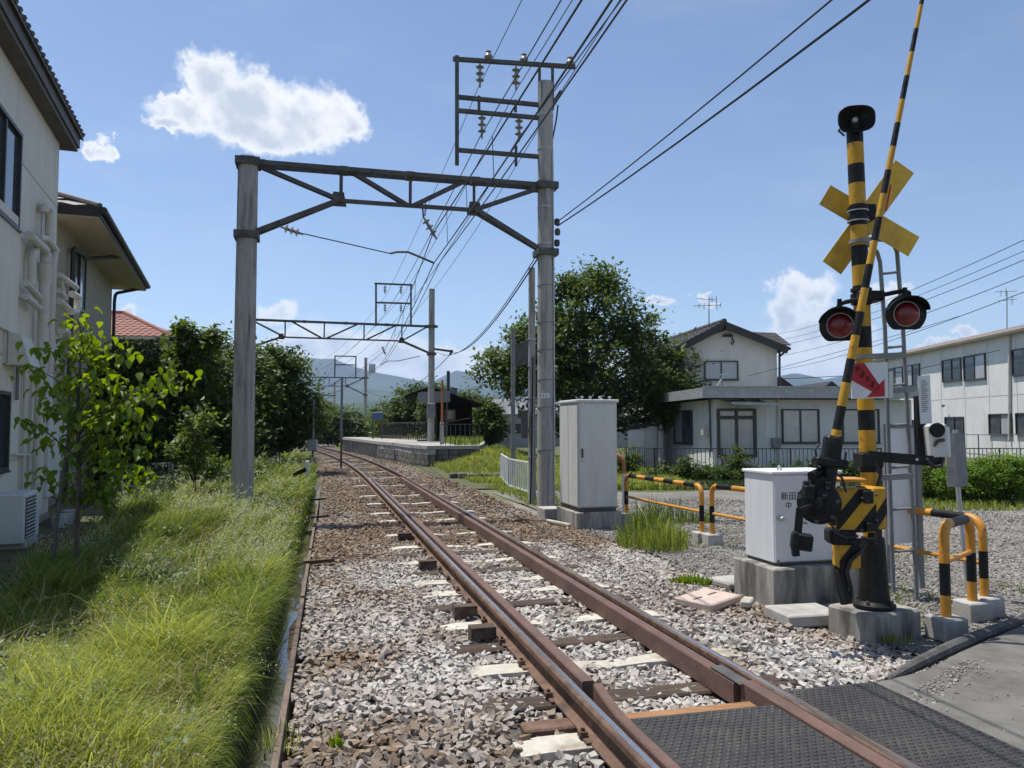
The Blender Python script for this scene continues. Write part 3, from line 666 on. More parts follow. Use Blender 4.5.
for (ya, yb, dens, hh, ww) in ((2.9, 5.2, 7000, (.12, .42), .0027), (5.2, 8, 5000, (.12, .40), .0034), (8, 12, 2900, (.12, .40), .0046), (12, 18, 1200, (.14, .40), .0075), (18, 34, 360, (.2, .5), .014)):
    xl = -.72 * yb - .5; n = int(dens * (yb - ya) * (-.2 - .255 * ya - xl + .255 * (yb - ya)))
    Y = rng.uniform(ya, yb, n); X = rng.uniform(xl, float(tx(ya)) - 2.5, n); D = X - tx(Y)
    k = (D < np.array([doff(q) for q in Y]) - .27 - .05 * rng.random(n)) & (X > -.72 * Y - .4) & (X > wall1_x(Y) + .75 + .5 * vnoise(Y, Y * 0, 3)) & ((Y < 16) | (X > -10.5 - .1 * (Y - 16)))
    X, Y, D = X[k], Y[k], D[k]; n = len(X)
    clump = vnoise(X * 2.3, Y * 2.3, 11); big = vnoise(X * .6, Y * .6, 12)
    h = rng.uniform(*hh, n) * (.30 + 1.15 * clump) * (.7 + .7 * big) * np.where(rng.random(n) < .06, 1.35, 1); edge = np.clip((D + 3.0) / .35, 0, 1)
    h *= 1 - .1 * edge
    la = .25 + .55 * rng.random(n) + .35 * big; ang = rng.normal(-.1, 1.15, n) + 2.6 * (vnoise(X * .9, Y * .9, 14) - .5)
    lean = np.stack([np.cos(ang) * la * (1 - .2 * edge) + edge * .12, np.sin(ang) * la * .8, -.25 * la], 1)
    Zb = .09 + .07 * vnoise(X * .9, Y * .9)
    front = np.clip((5.9 - Y) / 1.2, 0, 1)
    rnd = np.clip(.30 + .42 * (vnoise(X * 1.1, Y * 1.1, 15) - .5) + .30 * (vnoise(X * 3.3, Y * 3.3, 17) - .5) + .40 * front + rng.normal(0, .2, n), 0, 1)
    V, F, r = blades(np.stack([X, Y, Zb], 1), h, rng.uniform(.7, 1.35, n) * ww, lean, rnd)
    VS.append(V.reshape(-1, 3)); FS.append(F + off); RS.append(r); off += len(V) * 7
    ks = (rng.random(n) < (.010 if ya < 5 else .03 if ya < 8 else .045)) & (vnoise(X * .7, Y * .7, 16) > .40); seeds.append(np.stack([X[ks], Y[ks], (Zb + h * .95)[ks]], 1))
n = 9000; Y = 2.9 + 21 * rng.random(n) ** 1.6; D = np.array([doff(q) for q in Y]) - .31 + rng.normal(0, .02, n); X = tx(Y) + D; la = rng.uniform(.35, .9, n)     # fringe hanging over the bank
V, F, r = blades(np.stack([X, Y, .07 + .04 * rng.random(n)], 1), rng.uniform(.12, .34, n), .0028 + .0003 * Y, np.stack([la * .55, rng.normal(0, .35, n), -la * 1.25], 1), np.clip(rng.normal(.22, .18, n), 0, 1))
VS.append(V.reshape(-1, 3)); FS.append(F + off); RS.append(r); off += len(V) * 7
V_, F_, R_ = np.concatenate(VS), np.concatenate(FS), np.concatenate(RS)
o = np_obj('grass', V_, F_, 'grass', None, R_); tag(o, 'long wind-blown green grass covering the verge beside the ditch', kind='stuff')
S = np.concatenate(seeds); n = len(S); dist = S[:, 1]
ks = rng.random(n) < .5; St = S[ks].copy(); hs = rng.uniform(.18, .42, len(St)); la = rng.uniform(.3, .8, len(St)); an = rng.normal(-.1, .6, len(St))
ln3 = np.stack([np.cos(an) * la, np.sin(an) * la, -.2 * la], 1); St[:, 2] -= .12
V, F, r = blades(St, hs, .0016 + .00035 * St[:, 1], ln3, np.clip(rng.normal(.6, .2, len(St)), 0, 1))
o = np_obj('grass_stalks', V, F, 'grass_dry', None, r); tag(o, 'thin pale flowering stalks standing above the long grass', kind='stuff')
tips = St + np.array([0, 0, 1.0]) * hs[:, None] * .9 + ln3 * hs[:, None] * 1.05; S = np.concatenate([S[~ks], tips]); n = len(S); dist = S[:, 1]
VS, FS, off = [], [], 0
for k in range(9):                                            # feathery pale seed heads
    c = S + rng.normal(0, 1, (n, 3)) * np.array([.022, .022, .016]) * (1 + dist[:, None] * .03); a = rand_rot(n); s = (.0022 + .0005 * dist) * rng.uniform(.7, 1.5, n)
    q = np.array([(-1, 0, 0), (1, 0, 0), (0, 2.4, 0)], float); V = np.einsum('nij,kj->nki', a, q) * s[:, None, None] + c[:, None, :]
    VS.append(V.reshape(-1, 3)); FS.append(np.arange(n * 3).reshape(-1, 3) + off); off += n * 3
o = np_obj('grass_seed_heads', np.concatenate(VS), np.concatenate(FS), 'seed_head', None, rng.random(off)); tag(o, 'pale feathery seed heads over the long grass', kind='stuff')

# broad-leaved weeds and dead stalks mixed through the verge
def verge_pts(n, y0, y1):
    Y = y0 + (y1 - y0) * rng.random(n) ** 1.3; X = rng.uniform(-.72, -.1, n) * Y - .2; D = X - tx(Y); k = (D < np.array([doff(q) for q in Y]) - .36) & (X > wall1_x(Y) + .8); return X[k], Y[k]
X, Y = verge_pts(9000, 3.0, 17); k = vnoise(X * 1.6, Y * 1.6, 51) > .60; X, Y = X[k], Y[k]; n = len(X); a = rng.uniform(0, 6.28, n); z = .12 + rng.uniform(.03, .30, n)
k7 = 5; idx = np.repeat(np.arange(n), k7); C = np.stack([X[idx], Y[idx], z[idx]], 1) + rng.normal(0, 1, (n * k7, 3)) * np.array([.035, .035, .03]); s7 = rng.uniform(.010, .026, n * k7) * (1 + .03 * C[:, 1]); b7 = rng.uniform(0, 6.28, n * k7); t7 = rng.normal(.1, .5, n * k7)
d7 = np.stack([np.cos(b7) * np.cos(t7), np.sin(b7) * np.cos(t7), np.sin(t7)], 1); e7 = np.stack([-np.sin(b7), np.cos(b7), rng.normal(0, .3, n * k7)], 1)
V = np.stack([C, C + d7 * s7[:, None] * .9 + e7 * s7[:, None] * .55, C + d7 * s7[:, None] * 2.1, C + d7 * s7[:, None] * .9 - e7 * s7[:, None] * .55], 1); F = (np.array([(0, 1, 2, 3)])[None] + (np.arange(n * k7) * 4)[:, None, None]).reshape(-1, 4)
o = np_obj('verge_weeds', V, F, 'leaf_mid', None, np.repeat(np.clip(rng.normal(.55, .25, n * k7), 0, 1), 4)); tag(o, 'small broad-leaved weeds mixed through the long grass', kind='stuff')
X, Y = verge_pts(9000, 3.0, 18); n = len(X); la = rng.uniform(.2, 1.0, n); a = rng.normal(0, 1.3, n)
V, F, r = blades(np.stack([X, Y, np.full(n, .11)], 1), rng.uniform(.15, .48, n), .0018 + .0003 * Y, np.stack([np.cos(a) * la, np.sin(a) * la, -.3 * la], 1), rng.random(n)); o = np_obj('dead_grass', V, F, 'dead_grass', None, r); tag(o, 'dry straw-coloured stalks among the green grass', kind='stuff')

def tuft_patch(name, label, cx, cy, rx, ry, n, h, w, mat='grass', z=-.02, bias=.45, thing=True, group=None):
    a = rng.uniform(0, 2 * np.pi, n); r = np.sqrt(rng.random(n)); X = cx + np.cos(a) * r * rx; Y = cy + np.sin(a) * r * ry
    hh = rng.uniform(.35, 1.15, n) * h * (1.1 - .5 * r) * (.5 + .9 * vnoise(X * 3, Y * 3, 6)); ang = a + rng.normal(0, .9, n); la = rng.uniform(.05, .5, n)
    zz = np.full(n, z) + mound(X, Y) * (Y > 20)
    V, F, rd = blades(np.stack([X, Y, zz], 1), hh, rng.uniform(.7, 1.3, n) * w, np.stack([np.cos(ang) * la, np.sin(ang) * la, -.2 * la], 1), np.clip(bias + rng.normal(0, .2, n), 0, 1))
    o = np_obj(name, V, F, mat, None, rd, org=(cx, cy, z)); tag(o, label, 'weeds' if thing else None, group, None if thing else 'stuff'); return o
p = G(652, 545, 0); tuft_patch('weed_clump', 'tall clump of green weeds beside the grey cabinet', p.x + .02, p.y + .15, .50, .75, 1000, .62, .0055, bias=.34)
p = G(690, 522, 0); tuft_patch('weed_clump', 'low dark weeds at the foot of the striped railing post', p.x - .2, p.y + .3, .7, .6, 420, .40, .006, bias=.25)
p = G(690, 582, 0); tuft_patch('weed_clump', 'small leafy weeds growing through the ballast by the pink slab', p.x, p.y, .24, .14, 160, .13, .014, 'leaf_bright')
p = G(884, 634, .02); tuft_patch('weed_clump', 'small grass tuft at the foot of the signal foundation', p.x, p.y - .16, .14, .07, 60, .14, .005, 'grass', .0)
p = G(336, 742, 0); tuft_patch('weed_clump', 'tiny weed sprouting from the ballast near the ditch', p.x, p.y, .05, .05, 24, .10, .008, 'leaf_bright')
p = G(300, 742, 0); tuft_patch('weed_clump', 'thin weeds on the ballast edge of the ditch', p.x - .12, p.y, .14, .2, 60, .13, .004, 'grass', bias=.3, thing=False)
# rough grass on the right of the track: mound, fence strip, lawn before the house
def strip(name, label, xr, yr, n, h, w, ok, bias, mat='grass', zadd=0.0):
    X = rng.uniform(*xr, n); Y = rng.uniform(*yr, n); k = ok(X, Y); X, Y = X[k], Y[k]; n = len(X); la = rng.uniform(.1, .7, n); ang = rng.uniform(0, 6.28, n)
    V, F, rd = blades(np.stack([X, Y, -.03 + mound(X, Y) + zadd], 1), rng.uniform(.4, 1.1, n) * h * (.6 + .8 * vnoise(X * 1.5, Y * 1.5, 21)), rng.uniform(.7, 1.3, n) * w,
                      np.stack([np.cos(ang) * la, np.sin(ang) * la, -.2 * la], 1), np.clip(bias + .3 * (vnoise(X * .5, Y * .5, 22) - .5) + rng.normal(0, .15, n), 0, 1))
    o = np_obj(name, V, F, mat, None, rd); tag(o, label, kind='stuff'); return o
strip('grass', 'short sunlit grass over the mound behind the platform end', (-4.5, 5), (20.5, 40), 42000, .24, .013, lambda X, Y: (X - tx(Y) > 2.4 + .4 * vnoise(X, Y)) & ~((X < -1.2) & (Y > 30.9) & (X < -1.2 - 0 * Y)) & (Y > 23.0 - .7 * (X + 1)), .62)
strip('grass', 'thin weeds around the white fence and concrete pole', (-2.0, 2.2), (15.8, 24.5), 7000, .22, .008, lambda X, Y: (X - tx(Y) > 2.35 + .3 * vnoise(X * 2, Y * 2)) & (vnoise(X * 1.2, Y * 1.2, 31) > .30), .40)
strip('grass', 'grass strip coloured as in shade along the garden fence of the white house', (2.5, 24), (20.5, 25.5), 20000, .16, .011, lambda X, Y: vnoise(X, Y, 33) > .12, .4, 'grass_shaded')
strip('grass', 'grass strip in front of the feathery hedge', (7.5, 16), (15.0, 17.6), 7000, .16, .008, lambda X, Y: (Y > 15.2 + .5 * vnoise(X * .8, Y)), .42)
strip('grass', 'sparse weeds on the gravel between the railings', (2.2, 5.5), (6.5, 12.5), 3200, .10, .005, lambda X, Y: (X - tx(Y) > 2.35) & (vnoise(X * 1.5, Y * 1.5, 35) > .62), .4)
strip('grass', 'far rough grass beside the line beyond the platform', (-26, -9), (40, 75), 16000, .5, .03, lambda X, Y: (np.abs(X - tx(Y)) > 2.3) & (X - tx(Y) < 3.5), .5)

# ================================================================== overhead line
UP = Vector((0, 0, 1))
def insulator(root, p, ln=.36, sheds=3, d=Vector((0, 0, -1)), r=.075):
    mb = MB(); prof = [(.018, 0), (.018, .06)]
    for k in range(sheds):
        h = .07 + k * (ln - .12) / sheds; prof += [(.03, h), (r * .55, h + .012), (r, h + .035), (r * .9, h + .045), (.03, h + .05)]
    prof += [(.02, ln - .05), (.02, ln)]
    return mb.lathe(prof, p, d, 12).build('insulator', 'porcelain', root, smooth=True)
def wire(name, label, pts, r=.011, sag=.25, mat='wire', n=14, cat='overhead wire', group='wires over the line'):
    P = []
    for a, b in zip(pts[:-1], pts[1:]):
        a, b = Vector(a), Vector(b); s_ = sag * ((b - a).length / 22) ** 2
        for i in range(n): t = i / n; P.append(a.lerp(b, t) - UP * (4 * s_ * t * (1 - t)))
    P.append(Vector(pts[-1])); org = tuple(pts[0])
    o = MB().tube(P, r, 5).build(name, mat, None, org=org); return tag(o, label, cat, group)
def on_plane(u, v, A, B):
    d = pix_dir(u, v); n = Vector((B.y - A.y, -(B.x - A.x), 0)); t = (Vector((A.x, A.y, 0)) - Vector((0, 0, CAMZ))).dot(n) / d.dot(n); return Vector((0, 0, CAMZ)) + d * t
def pole(root, name, base, h, r0, r1, mat='pole_concrete', n=18, bands=()):
    b = Vector(base); o = MB().cyl(b - UP * .3, b + UP * h, r0, r1, n).build(name, mat, root, smooth=True)
    for z in bands:
        rr_ = r0 + (r1 - r0) * z / h; MB().lathe([(rr_, -.012), (rr_ + .008, -.012), (rr_ + .008, .012), (rr_, .012)], b + UP * z, UP, n).build('steel_band', 'galvanised' if z > 5 else 'steel_grey', o, org=root.get('_w'))
    return o
def gantry(label, PL, PR, zt, zl, zk, s0, s1, sv, hL, hR, r, frame=None, square=False, gap=.12, ch=.085):
    PL, PR = Vector(PL), Vector(PR); g = wempty('catenary_gantry', (PR.x, PR.y, 0), label, 'catenary gantry', 'gantries over the line')
    ax = (PR - PL); ax.z = 0; L_ = ax.length; ax.normalize(); ac = Vector((-ax.y, ax.x, 0))
    def at(s, z, k=0.0): q = PL + ax * (L_ * s) + ac * k; q.z = z; return q
    if square:
        mb = MB(); pr = [(-r, -r * .55), (-r * .55, -r), (r * .55, -r), (r, -r * .55), (r, r * .55), (r * .55, r), (-r * .55, r), (-r, r * .55)]
        V = [PL + ax * a * k + ac * b * k + UP * z for (z, k) in ((-.3, 1.06), (hL, .94)) for (a, b) in pr]
        mb.add(V, [(i, (i + 1) % 8, 8 + (i + 1) % 8, 8 + i) for i in range(8)] + [tuple(range(8, 16)), tuple(range(8))[::-1]]); mb.build('pole', 'pole_concrete', g)
    else: pole(g, 'pole', PL, hL, r, r * .85)
    pole(g, 'pole', PR, hR, r, r * .86, bands=[1.2, 2.05, 2.6, 3.2, 3.75, 4.5, 5.35, 6.1, 7.3, 8.0] if gap == .12 else ())
    for k in (-gap, gap): MB().bar(at(-.035, zt, k), at(1.035, zt, k), .05, ch).build('top_chord', 'steel_dark', g)
    for s in (-.02, 0.04, .30, .52, .745, .97): MB().bar(at(s, zt, -gap), at(s, zt, gap), .16, .12).build('tie_plate', 'steel_dark', g)
    MB().bar(at(s0, zl), at(s1, zl), .07, .07).build('lower_chord', 'steel_dark', g)
    for s in sv: MB().bar(at(s, zl), at(s, zt), .055, .055).build('vertical_strut', 'steel_dark', g)
    nodes = [0.03] + list(sv) + [.97]
    for i in range(len(nodes) - 1):
        a, b = nodes[i], nodes[i + 1]; mid = len(sv) / 2
        if i == 0: q = (at(a, zt - .03), at(b, zl))
        elif i == len(nodes) - 2: q = (at(a, zl), at(b, zt - .05))
        elif i < mid: q = (at(a + .03, zt), at(b - .01, zl))
        else: q = (at(a + .01, zl), at(b - .03, zt))
        for k in (-.05, .05): MB().bar(q[0] + ac * k, q[1] + ac * k, .03, .07).build('diagonal', 'steel_dark', g)
    for (a, b) in ((at(-.0, zk), at(s0, zl)), (at(s1, zl), at(1.0, zk))):
        for k in (-.10, .10): MB().bar(a + ac * k, b + ac * k * .4, .045, .085).build('knee_brace', 'steel_dark', g)
    for s in (s0, s1):
        q = at(s, zl); MB().prism([q - ax * .15 - UP * .1, q + ax * .15 - UP * .1, q + ax * .1 + UP * .17, q - ax * .1 + UP * .17], ac * .05).build('gusset', 'steel_dark', g)
    for s, z in ((0, zk), (1, zk), (0, zt), (1, zt)): MB().box(at(s, z), (r * 2 + .07, r * 2 + .07, .13), math.atan2(ax.y, ax.x)).build('pole_clamp', 'steel_dark', g)
    return g, at, ac
PL1, PR1 = Vector((-4.87, 13.98, 0)), Vector((.68, 15.4, 0))
zt1 = on_plane(245, 163, PL1, PR1).z; zl1 = on_plane(401, 205, PL1, PR1).z; zk1 = on_plane(246, 236, PL1, PR1).z
g1, at1, ac1 = gantry('near concrete-pole gantry with insulator rack, spanning the track', PL1, PR1, zt1, zl1, zk1, .285, .745, (.293, .522, .742),
                      zt1 + .10, on_plane(546, 83, PL1, PR1).z, .18, square=True)
def q1(u, v): return on_plane(u, v, PL1, PR1)
def rack(g, post_u, bars, u1, q, w=.075):
    pass
mb = MB(); MB().bar(q1(457, 56), q1(457, 165), .075, .075).build('rack_post', 'steel_dark', g1)
for (u0, v0, u1, v1) in ((453, 59, 575, 67), (457, 97, 545, 105.5), (457, 110.5, 545, 118.5), (457, 150, 548, 157.5)):
    MB().bar(q1(u0, v0), q1(u1, v1), .075, .075).build('rack_bar', 'steel_dark', g1)
for u in (539.5, 552.5): MB().bar(q1(u, 64.5), q1(u, 110), .06, .06).build('rack_post', 'steel_dark', g1)
for (u, v) in ((480, 62), (516, 65), (482, 113), (519, 116)): insulator(g1, q1(u, v), .52, 3, r=.085)
for (u, v0, v1) in ((479, 96, 110), (515.5, 100, 112), (516, 146, 166)): MB().cyl(q1(u, v0), q1(u, v1), .03, .03, 8).build('pin', 'steel_dark', g1)
for (u, v) in ((488.5, 57), (524, 60), (570, 63)): MB().lathe([(.03, -.05), (.09, 0), (.07, .05), (.03, .09), (.06, .11), (.0, .16)], q1(u, v), UP, 12).build('post_insulator', 'porcelain', g1, smooth=True)
insulator(g1, q1(423.5, 217), .5, 3, (q1(433, 233) - q1(423.5, 217)).normalized(), .09)
MB().bar(q1(422, 200), q1(423.5, 218), .03, .03).build('hanger', 'steel_dark', g1); MB().bar(q1(425.5, 200), q1(425, 216), .02, .02).build('hanger', 'steel_dark', g1)
insulator(g1, q1(281, 227), .42, 3, (q1(296, 232) - q1(281, 227)).normalized(), .085)
MB().tube([q1(296, 232), q1(340, 242), q1(390, 253.5)], .011, 6).build('pull_off_wire', 'wire', g1)
MB().tube([q1(390, 253.5), q1(397, 252), q1(408, 252), q1(420, 257), q1(434, 263)], .022, 6).build('steady_arm', 'steel_dark', g1)
plate = MB().box(PR1 + Vector((-.05, -.186, 2.28)), (.24, .012, .10)).build('number_plate', 'sign_white', g1)
for k in (-.055, 0, .055): MB().box(PR1 + Vector((-.06 + k, -.1935, 2.28)), (.014, .003, .05)).build('numeral', 'dark_ink', plate, org=g1['_w'])
mb = MB().tube([PR1 + Vector((.16, -.10, -.1)), PR1 + Vector((.16, -.10, 4.2)), PR1 + Vector((.145, -.10, 7.2))], .016, 6).build('conduit', 'galvanised', g1)
MB().tube([q1(558, 105), q1(556.5, 118), q1(554, 132), q1(551, 146), q1(548, 158)], .018, 6).build('jumper_cable', 'wire', g1)
MB().bar(q1(548, 112), q1(561, 92), .09, .09).build('bracket', 'steel_dark', g1)
for (u, v) in ((557, 222), (557.5, 232), (557, 243)): MB().lathe([(.0, -.08), (.05, -.06), (.06, 0), (.05, .06), (0, .08)], q1(u, v), UP, 8).build('cable_clamp', 'steel_dark', g1, smooth=True)

PR2 = W(431, 440, 38.0); PR2.z = 0; PL2 = Vector((-12.3, 35.4, 0))
def q2(u, v): return on_plane(u, v, PL2, PR2)
g2, at2, ac2 = gantry('second gantry whose pole stands on the platform', PL2, PR2, q2(340, 323).z, q2(340, 339).z, q2(431, 354).z, .18, .83, (.2, .405, .62, .83),
                      q2(340, 323).z + .15, q2(431, 289).z, .17, gap=.10)
for (u0, v0, u1, v1) in ((376, 283, 376, 326), (411, 284.5, 411, 326.5), (374.5, 283.5, 412.5, 285), (376, 302.5, 411, 303.5)): MB().bar(q2(u0, v0), q2(u1, v1), .08, .08).build('rack_bar', 'steel_dark', g2)
for (u, v) in ((385, 285), (401, 285.5), (385, 303.5), (401, 304)): insulator(g2, q2(u, v), .45, 3, r=.09)
MB().bar(q2(434, 349), q2(453, 351.5), .08, .10).build('cable_bracket', 'steel_dark', g2); MB().bar(q2(452, 350), q2(450, 355), .1, .1).build('cable_bracket', 'steel_dark', g2)
insulator(g2, q2(382, 346), .5, 3, Vector((.4, 0, -1)).normalized(), .09)
MB().tube([q2(420, 356), q2(398, 361), q2(388, 361), q2(380, 365)], .02, 6).build('steady_arm', 'steel_dark', g2)
MB().bevbox(PR2 + Vector((.02, -.26, 2.4)), (.42, .16, .75), .02).build('junction_box', 'steel_grey', g2)

PR3 = W(365, 440, 72.0); PR3.z = 0; PL3 = PR3 + Vector((-8.0, -2.2, 0))
g3, at3, ac3 = gantry('third gantry, far along the line before the mountains', PL3, PR3, 6.1, 5.3, 4.5, .2, .8, (.22, .42, .6, .78), 6.4, 8.0, .16, gap=.101)
for s in (.66, .89): MB().bar(at3(s, 6.1), at3(s, 8.1), .1, .1).build('rack_bar', 'steel_dark', g3)
for z in (8.1, 7.3): MB().bar(at3(.655, z), at3(.895, z), .1, .1).build('rack_bar', 'steel_dark', g3)
MB().lathe([(0, -.45), (.3, -.4), (.33, 0), (.3, .4), (0, .45)], at3(1.0, 7.0) + Vector((.6, 0, 0)), UP, 12).build('transformer', 'galvanised', g3, smooth=True)
PR4 = W(334, 436, 112.0); PR4.z = 0; PL4 = PR4 + Vector((-7.5, -1.9, 0))
g4, at4, ac4 = gantry('farthest gantry in view, small above the track', PL4, PR4, 6.0, 5.2, 4.4, .2, .8, (.22, .5, .78), 6.3, 8.0, .16, gap=.101)
for s in (.40, .72): MB().bar(at4(s, 6.0), at4(s, 8.1), .1, .1).build('rack_bar', 'steel_dark', g4)
MB().bar(at4(.39, 8.1), at4(.73, 8.1), .1, .1).build('rack_bar', 'steel_dark', g4)

tb = Vector((.255, -1, 0)).normalized()
def back(p, d, dz=0.0, dx=0.0): q = p + tb * d; q.z += dz; q.x += dx; return q
def fw3(z, k): q = at3(.5 + k, z); return q
WL = [('thin upper feeder wire on the outer top insulator', q1(478, 88), q2(385, 297), .50, 7.6, .009), ('feeder wire on the inner top insulator beside the pole', q1(515, 92), q2(401, 297.5), .62, 7.6, .011),
      ('feeder wire on the outer lower insulator', q1(480.5, 136), q2(385, 314), .50, 6.9, .013), ('feeder wire on the inner lower insulator', q1(518, 139), q2(401, 314.5), .62, 6.9, .013),
      ('messenger wire held by the slanted insulator under the truss', q1(433, 233), q2(384, 351), .46, 5.0, .014), ('contact wire held by the curved steady arm', q1(434, 263), q2(380, 365), .46, 4.5, .013),
      ('second contact wire running close beside the steady arm', q1(440, 262), q2(382, 365.5), .48, 4.5, .011)]
wires = {}
for (lab, a, b, s3, z3, r) in WL:
    wires[lab] = wire('overhead_wire', lab, [back(a, 26, 0, -.7 if 'contact' in lab else -.25), a, b, at3(s3, z3), at4(s3, z3)], r * .78, .18)
mw = wires['messenger wire held by the slanted insulator under the truss']
a, b = q1(433, 233), q1(434, 263)
for k, d in enumerate((1.6, 3.4, 5.2)):
    p0, p1 = back(a, d), back(b, d); MB().tube([p0, p1], .005, 4).build('dropper', 'wire', mw, org=tuple(mw.location))
for d in (4.0, 8.0, 12.0):
    f = d / 22; p0, p1 = q1(433, 233).lerp(q2(384, 351), f), q1(434, 263).lerp(q2(380, 365), f); MB().tube([p0 - UP * .1, p1 - UP * .1], .006, 4).build('dropper', 'wire', mw, org=tuple(mw.location))
pc1, pc2 = q1(557, 222), q2(452, 353)
wire('utility_cable', 'upper of two thick cables sweeping from the pole to the top edge', [back(pc1, 24, .9, .25), pc1], .011, .30, cat='cable', group='cables on the pole')
wire('utility_cable', 'lower of two thick cables sweeping from the pole to the top edge', [back(q1(557, 232), 24, .7, .45), q1(557.5, 226)], .014, .32, cat='cable', group='cables on the pole')
wire('utility_cable', 'thick cable from the near pole down to the platform pole bracket', [q1(543, 250), q2(452, 353), at3(1.0, 5.0)], .018, .5, cat='cable', group='cables on the pole')
wire('utility_cable', 'thin cable strung under the thick one towards the platform pole', [q1(541, 248), q2(437, 352)], .012, .8, cat='cable', group='cables on the pole')
wire('overhead_wire', 'wire leaving the pole top bracket to the upper picture edge', [back(q1(562, 88), 24, .5, -1.1), q1(562, 90), q2(432, 291), at3(1.0, 7.9)], .009, .2)
for k, (v0, v1, u1, lab) in enumerate(((240, 334, 778, 'topmost'), (251, 342, 770, 'second'), (260, 347, 770, 'third'), (276, 358, 765, 'fourth'), (292, 372, 765, 'lowest'))):
    wire('power_line', f'{lab} of the power lines sloping down behind the signal', [W(1160, v0 - 52, 17), W(1024, v0, 24), W(u1, v1, 60)], .013 if k != 1 else .011, .15, cat='power line', group='power lines over the houses')
wire('power_line', 'service cable from the power lines to the upper house window', [W(960, 316, 30), W(748, 376, 31.2)], .010, .4, cat='power line', group='power lines over the houses')
wire('power_line', 'low dark cable over the flat roof of the white house', [W(1000, 350, 33), W(905, 372, 33), W(780, 379, 33), W(700, 377, 34)], .015, .3, cat='power line', group='power lines over the houses')

# smaller posts beside the line
sp_ = Vector((W(532, 430, 17).x, 17, 0))
t = wempty('stub_pole', tuple(sp_), 'slim concrete pole standing close behind the gantry pole', 'pole')
pole(t, 'shaft', sp_, W(532, 268, 17).z, .085, .075)
MB().tube([sp_ + Vector((.16, -.1, -.1)), sp_ + Vector((.16, -.1, 3.3))], .045, 8).build('conduit', 'steel_grey', t); MB().tube([sp_ + Vector((-.05, -.14, -.1)), sp_ + Vector((-.02, -.11, .6)), sp_ + Vector((.02, -.11, 3.2))], .018, 6).build('black_cable', 'wire', t)
MB().bevbox(sp_ + Vector((-.17, -.1, 1.72)), (.15, .16, .62), .015).build('equipment_box', 'steel_dark', t); MB().bevbox(sp_ + Vector((-.27, -.05, 1.95)), (.08, .16, .2), .01).build('equipment_box', 'steel_dark', t)
for z in (1.0, 1.6, 2.3, 3.0, 3.6): MB().lathe([(.083, -.012), (.10, -.012), (.10, .012), (.083, .012)], sp_ + UP * z, UP, 12).build('steel_band', 'galvanised', t)
pp = Vector((W(513, 430, 24).x, 24, 0)); t = wempty('sign_post', tuple(pp), 'grey steel post carrying a dark back-turned board by the big tree', 'sign post')
MB().cyl(pp - UP * .2, pp + UP * W(513, 330, 24).z, .075, .07, 10).build('post', 'steel_grey', t, smooth=True)
MB().prism([W(515, 345, 24), W(531, 338, 24.3), W(531, 364, 24.3), W(515, 366, 24)], (0, .05, 0)).build('board', 'steel_dark', t)
pp = Vector((W(341, 467, 30.5).x, 30.5, 0)); t = wempty('marker_post', tuple(pp), 'tall thin steel post at the ballast edge, rusty at the foot', 'post')
MB().cyl(pp - UP * .2, pp + UP * 1.2, .045, .045, 8).build('rusty_foot', 'rust', t, smooth=True); MB().cyl(pp + UP * 1.2, pp + UP * W(341, 377, 30.5).z, .05, .05, 8).build('shaft', 'steel_grey', t, smooth=True)
pp = Vector((W(313, 455, 27).x, 27, 0)); t = wempty('trackside_box', tuple(pp), 'small grey trackside box on a thin post in the left grass', 'trackside box')
MB().cyl(pp - UP * .2, pp + UP * 2.6, .05, .045, 8).build('post', 'steel_grey', t, smooth=True); MB().bevbox(pp + Vector((0, -.1, 1.0)), (.32, .2, .38), .015).build('box', 'galvanised', t)
pp = Vector((W(307, 490, 19).x, 19, 0)); t = wempty('marker_stake', tuple(pp), 'short white stake with a black wedge plate in the grass', 'stake')
MB().bevbox(pp + UP * .35, (.09, .09, .95), .01).build('stake', 'sign_white', t); MB().bar(pp + Vector((-.42, -.05, .42)), pp + Vector((-.02, -.05, .62)), .03, .1).build('plate', 'black_paint', t)

# ================================================================== grey equipment cabinet
def A(x, y): return (x * math.cos(TRZ) - y * math.sin(TRZ), x * math.sin(TRZ) + y * math.cos(TRZ))
cab = empty('equipment_cabinet', (1.11, 12.9, 0), TRZ, 'tall pale grey metal equipment cabinet on a stained concrete plinth', 'cabinet')
MB().bevbox((.345, .5, .10), (.80, 1.12, .30), .012).build('plinth', 'concrete_stained', cab)
MB().bevbox((.345, .5, .285), (.66, .97, .08), .004).build('skirt', 'steel_dark', cab)
MB().bevbox((.345, .5, 1.20), (.69, 1.0, 1.76), .012).build('body', 'cabinet', cab)
MB().bevbox((.345, .5, 2.105), (.75, 1.06, .055), .012).build('lid', 'cabinet', cab)
for (y0, y1) in ((.02, .49), (.51, .98)): MB().bevbox((-.007, (y0 + y1) / 2, 1.19), (.016, y1 - y0, 1.70), .004).build('door', 'cabinet', cab)
d_ = MB().bevbox((.345, -.007, 1.19), (.65, .014, 1.70), .004).build('door', 'cabinet', cab); MB().bevbox((.06, -.03, 1.23), (.03, .03, .15), .005).build('handle', 'steel_dark', d_)
MB().lathe([(.012, 0), (.02, .01), (.02, .02), (.0, .03)], (.06, -.014, 1.10), (0, -1, 0), 10).build('lock', 'galvanised', d_)
for x in (.1, .25, .42, .6): MB().lathe([(.018, 0), (.018, .03), (.03, .035), (.03, .05), (0, .06)], (x, .1, 2.132), UP, 8).build('lifting_eye', 'galvanised', cab)
t = empty('concrete_block', (.62, 14.2, 0), TRZ, 'small concrete block between the cabinet plinth and the pole', 'concrete block'); MB().bevbox((.08, 0, .06), (.35, .5, .26), .012).build('block', 'concrete', t)

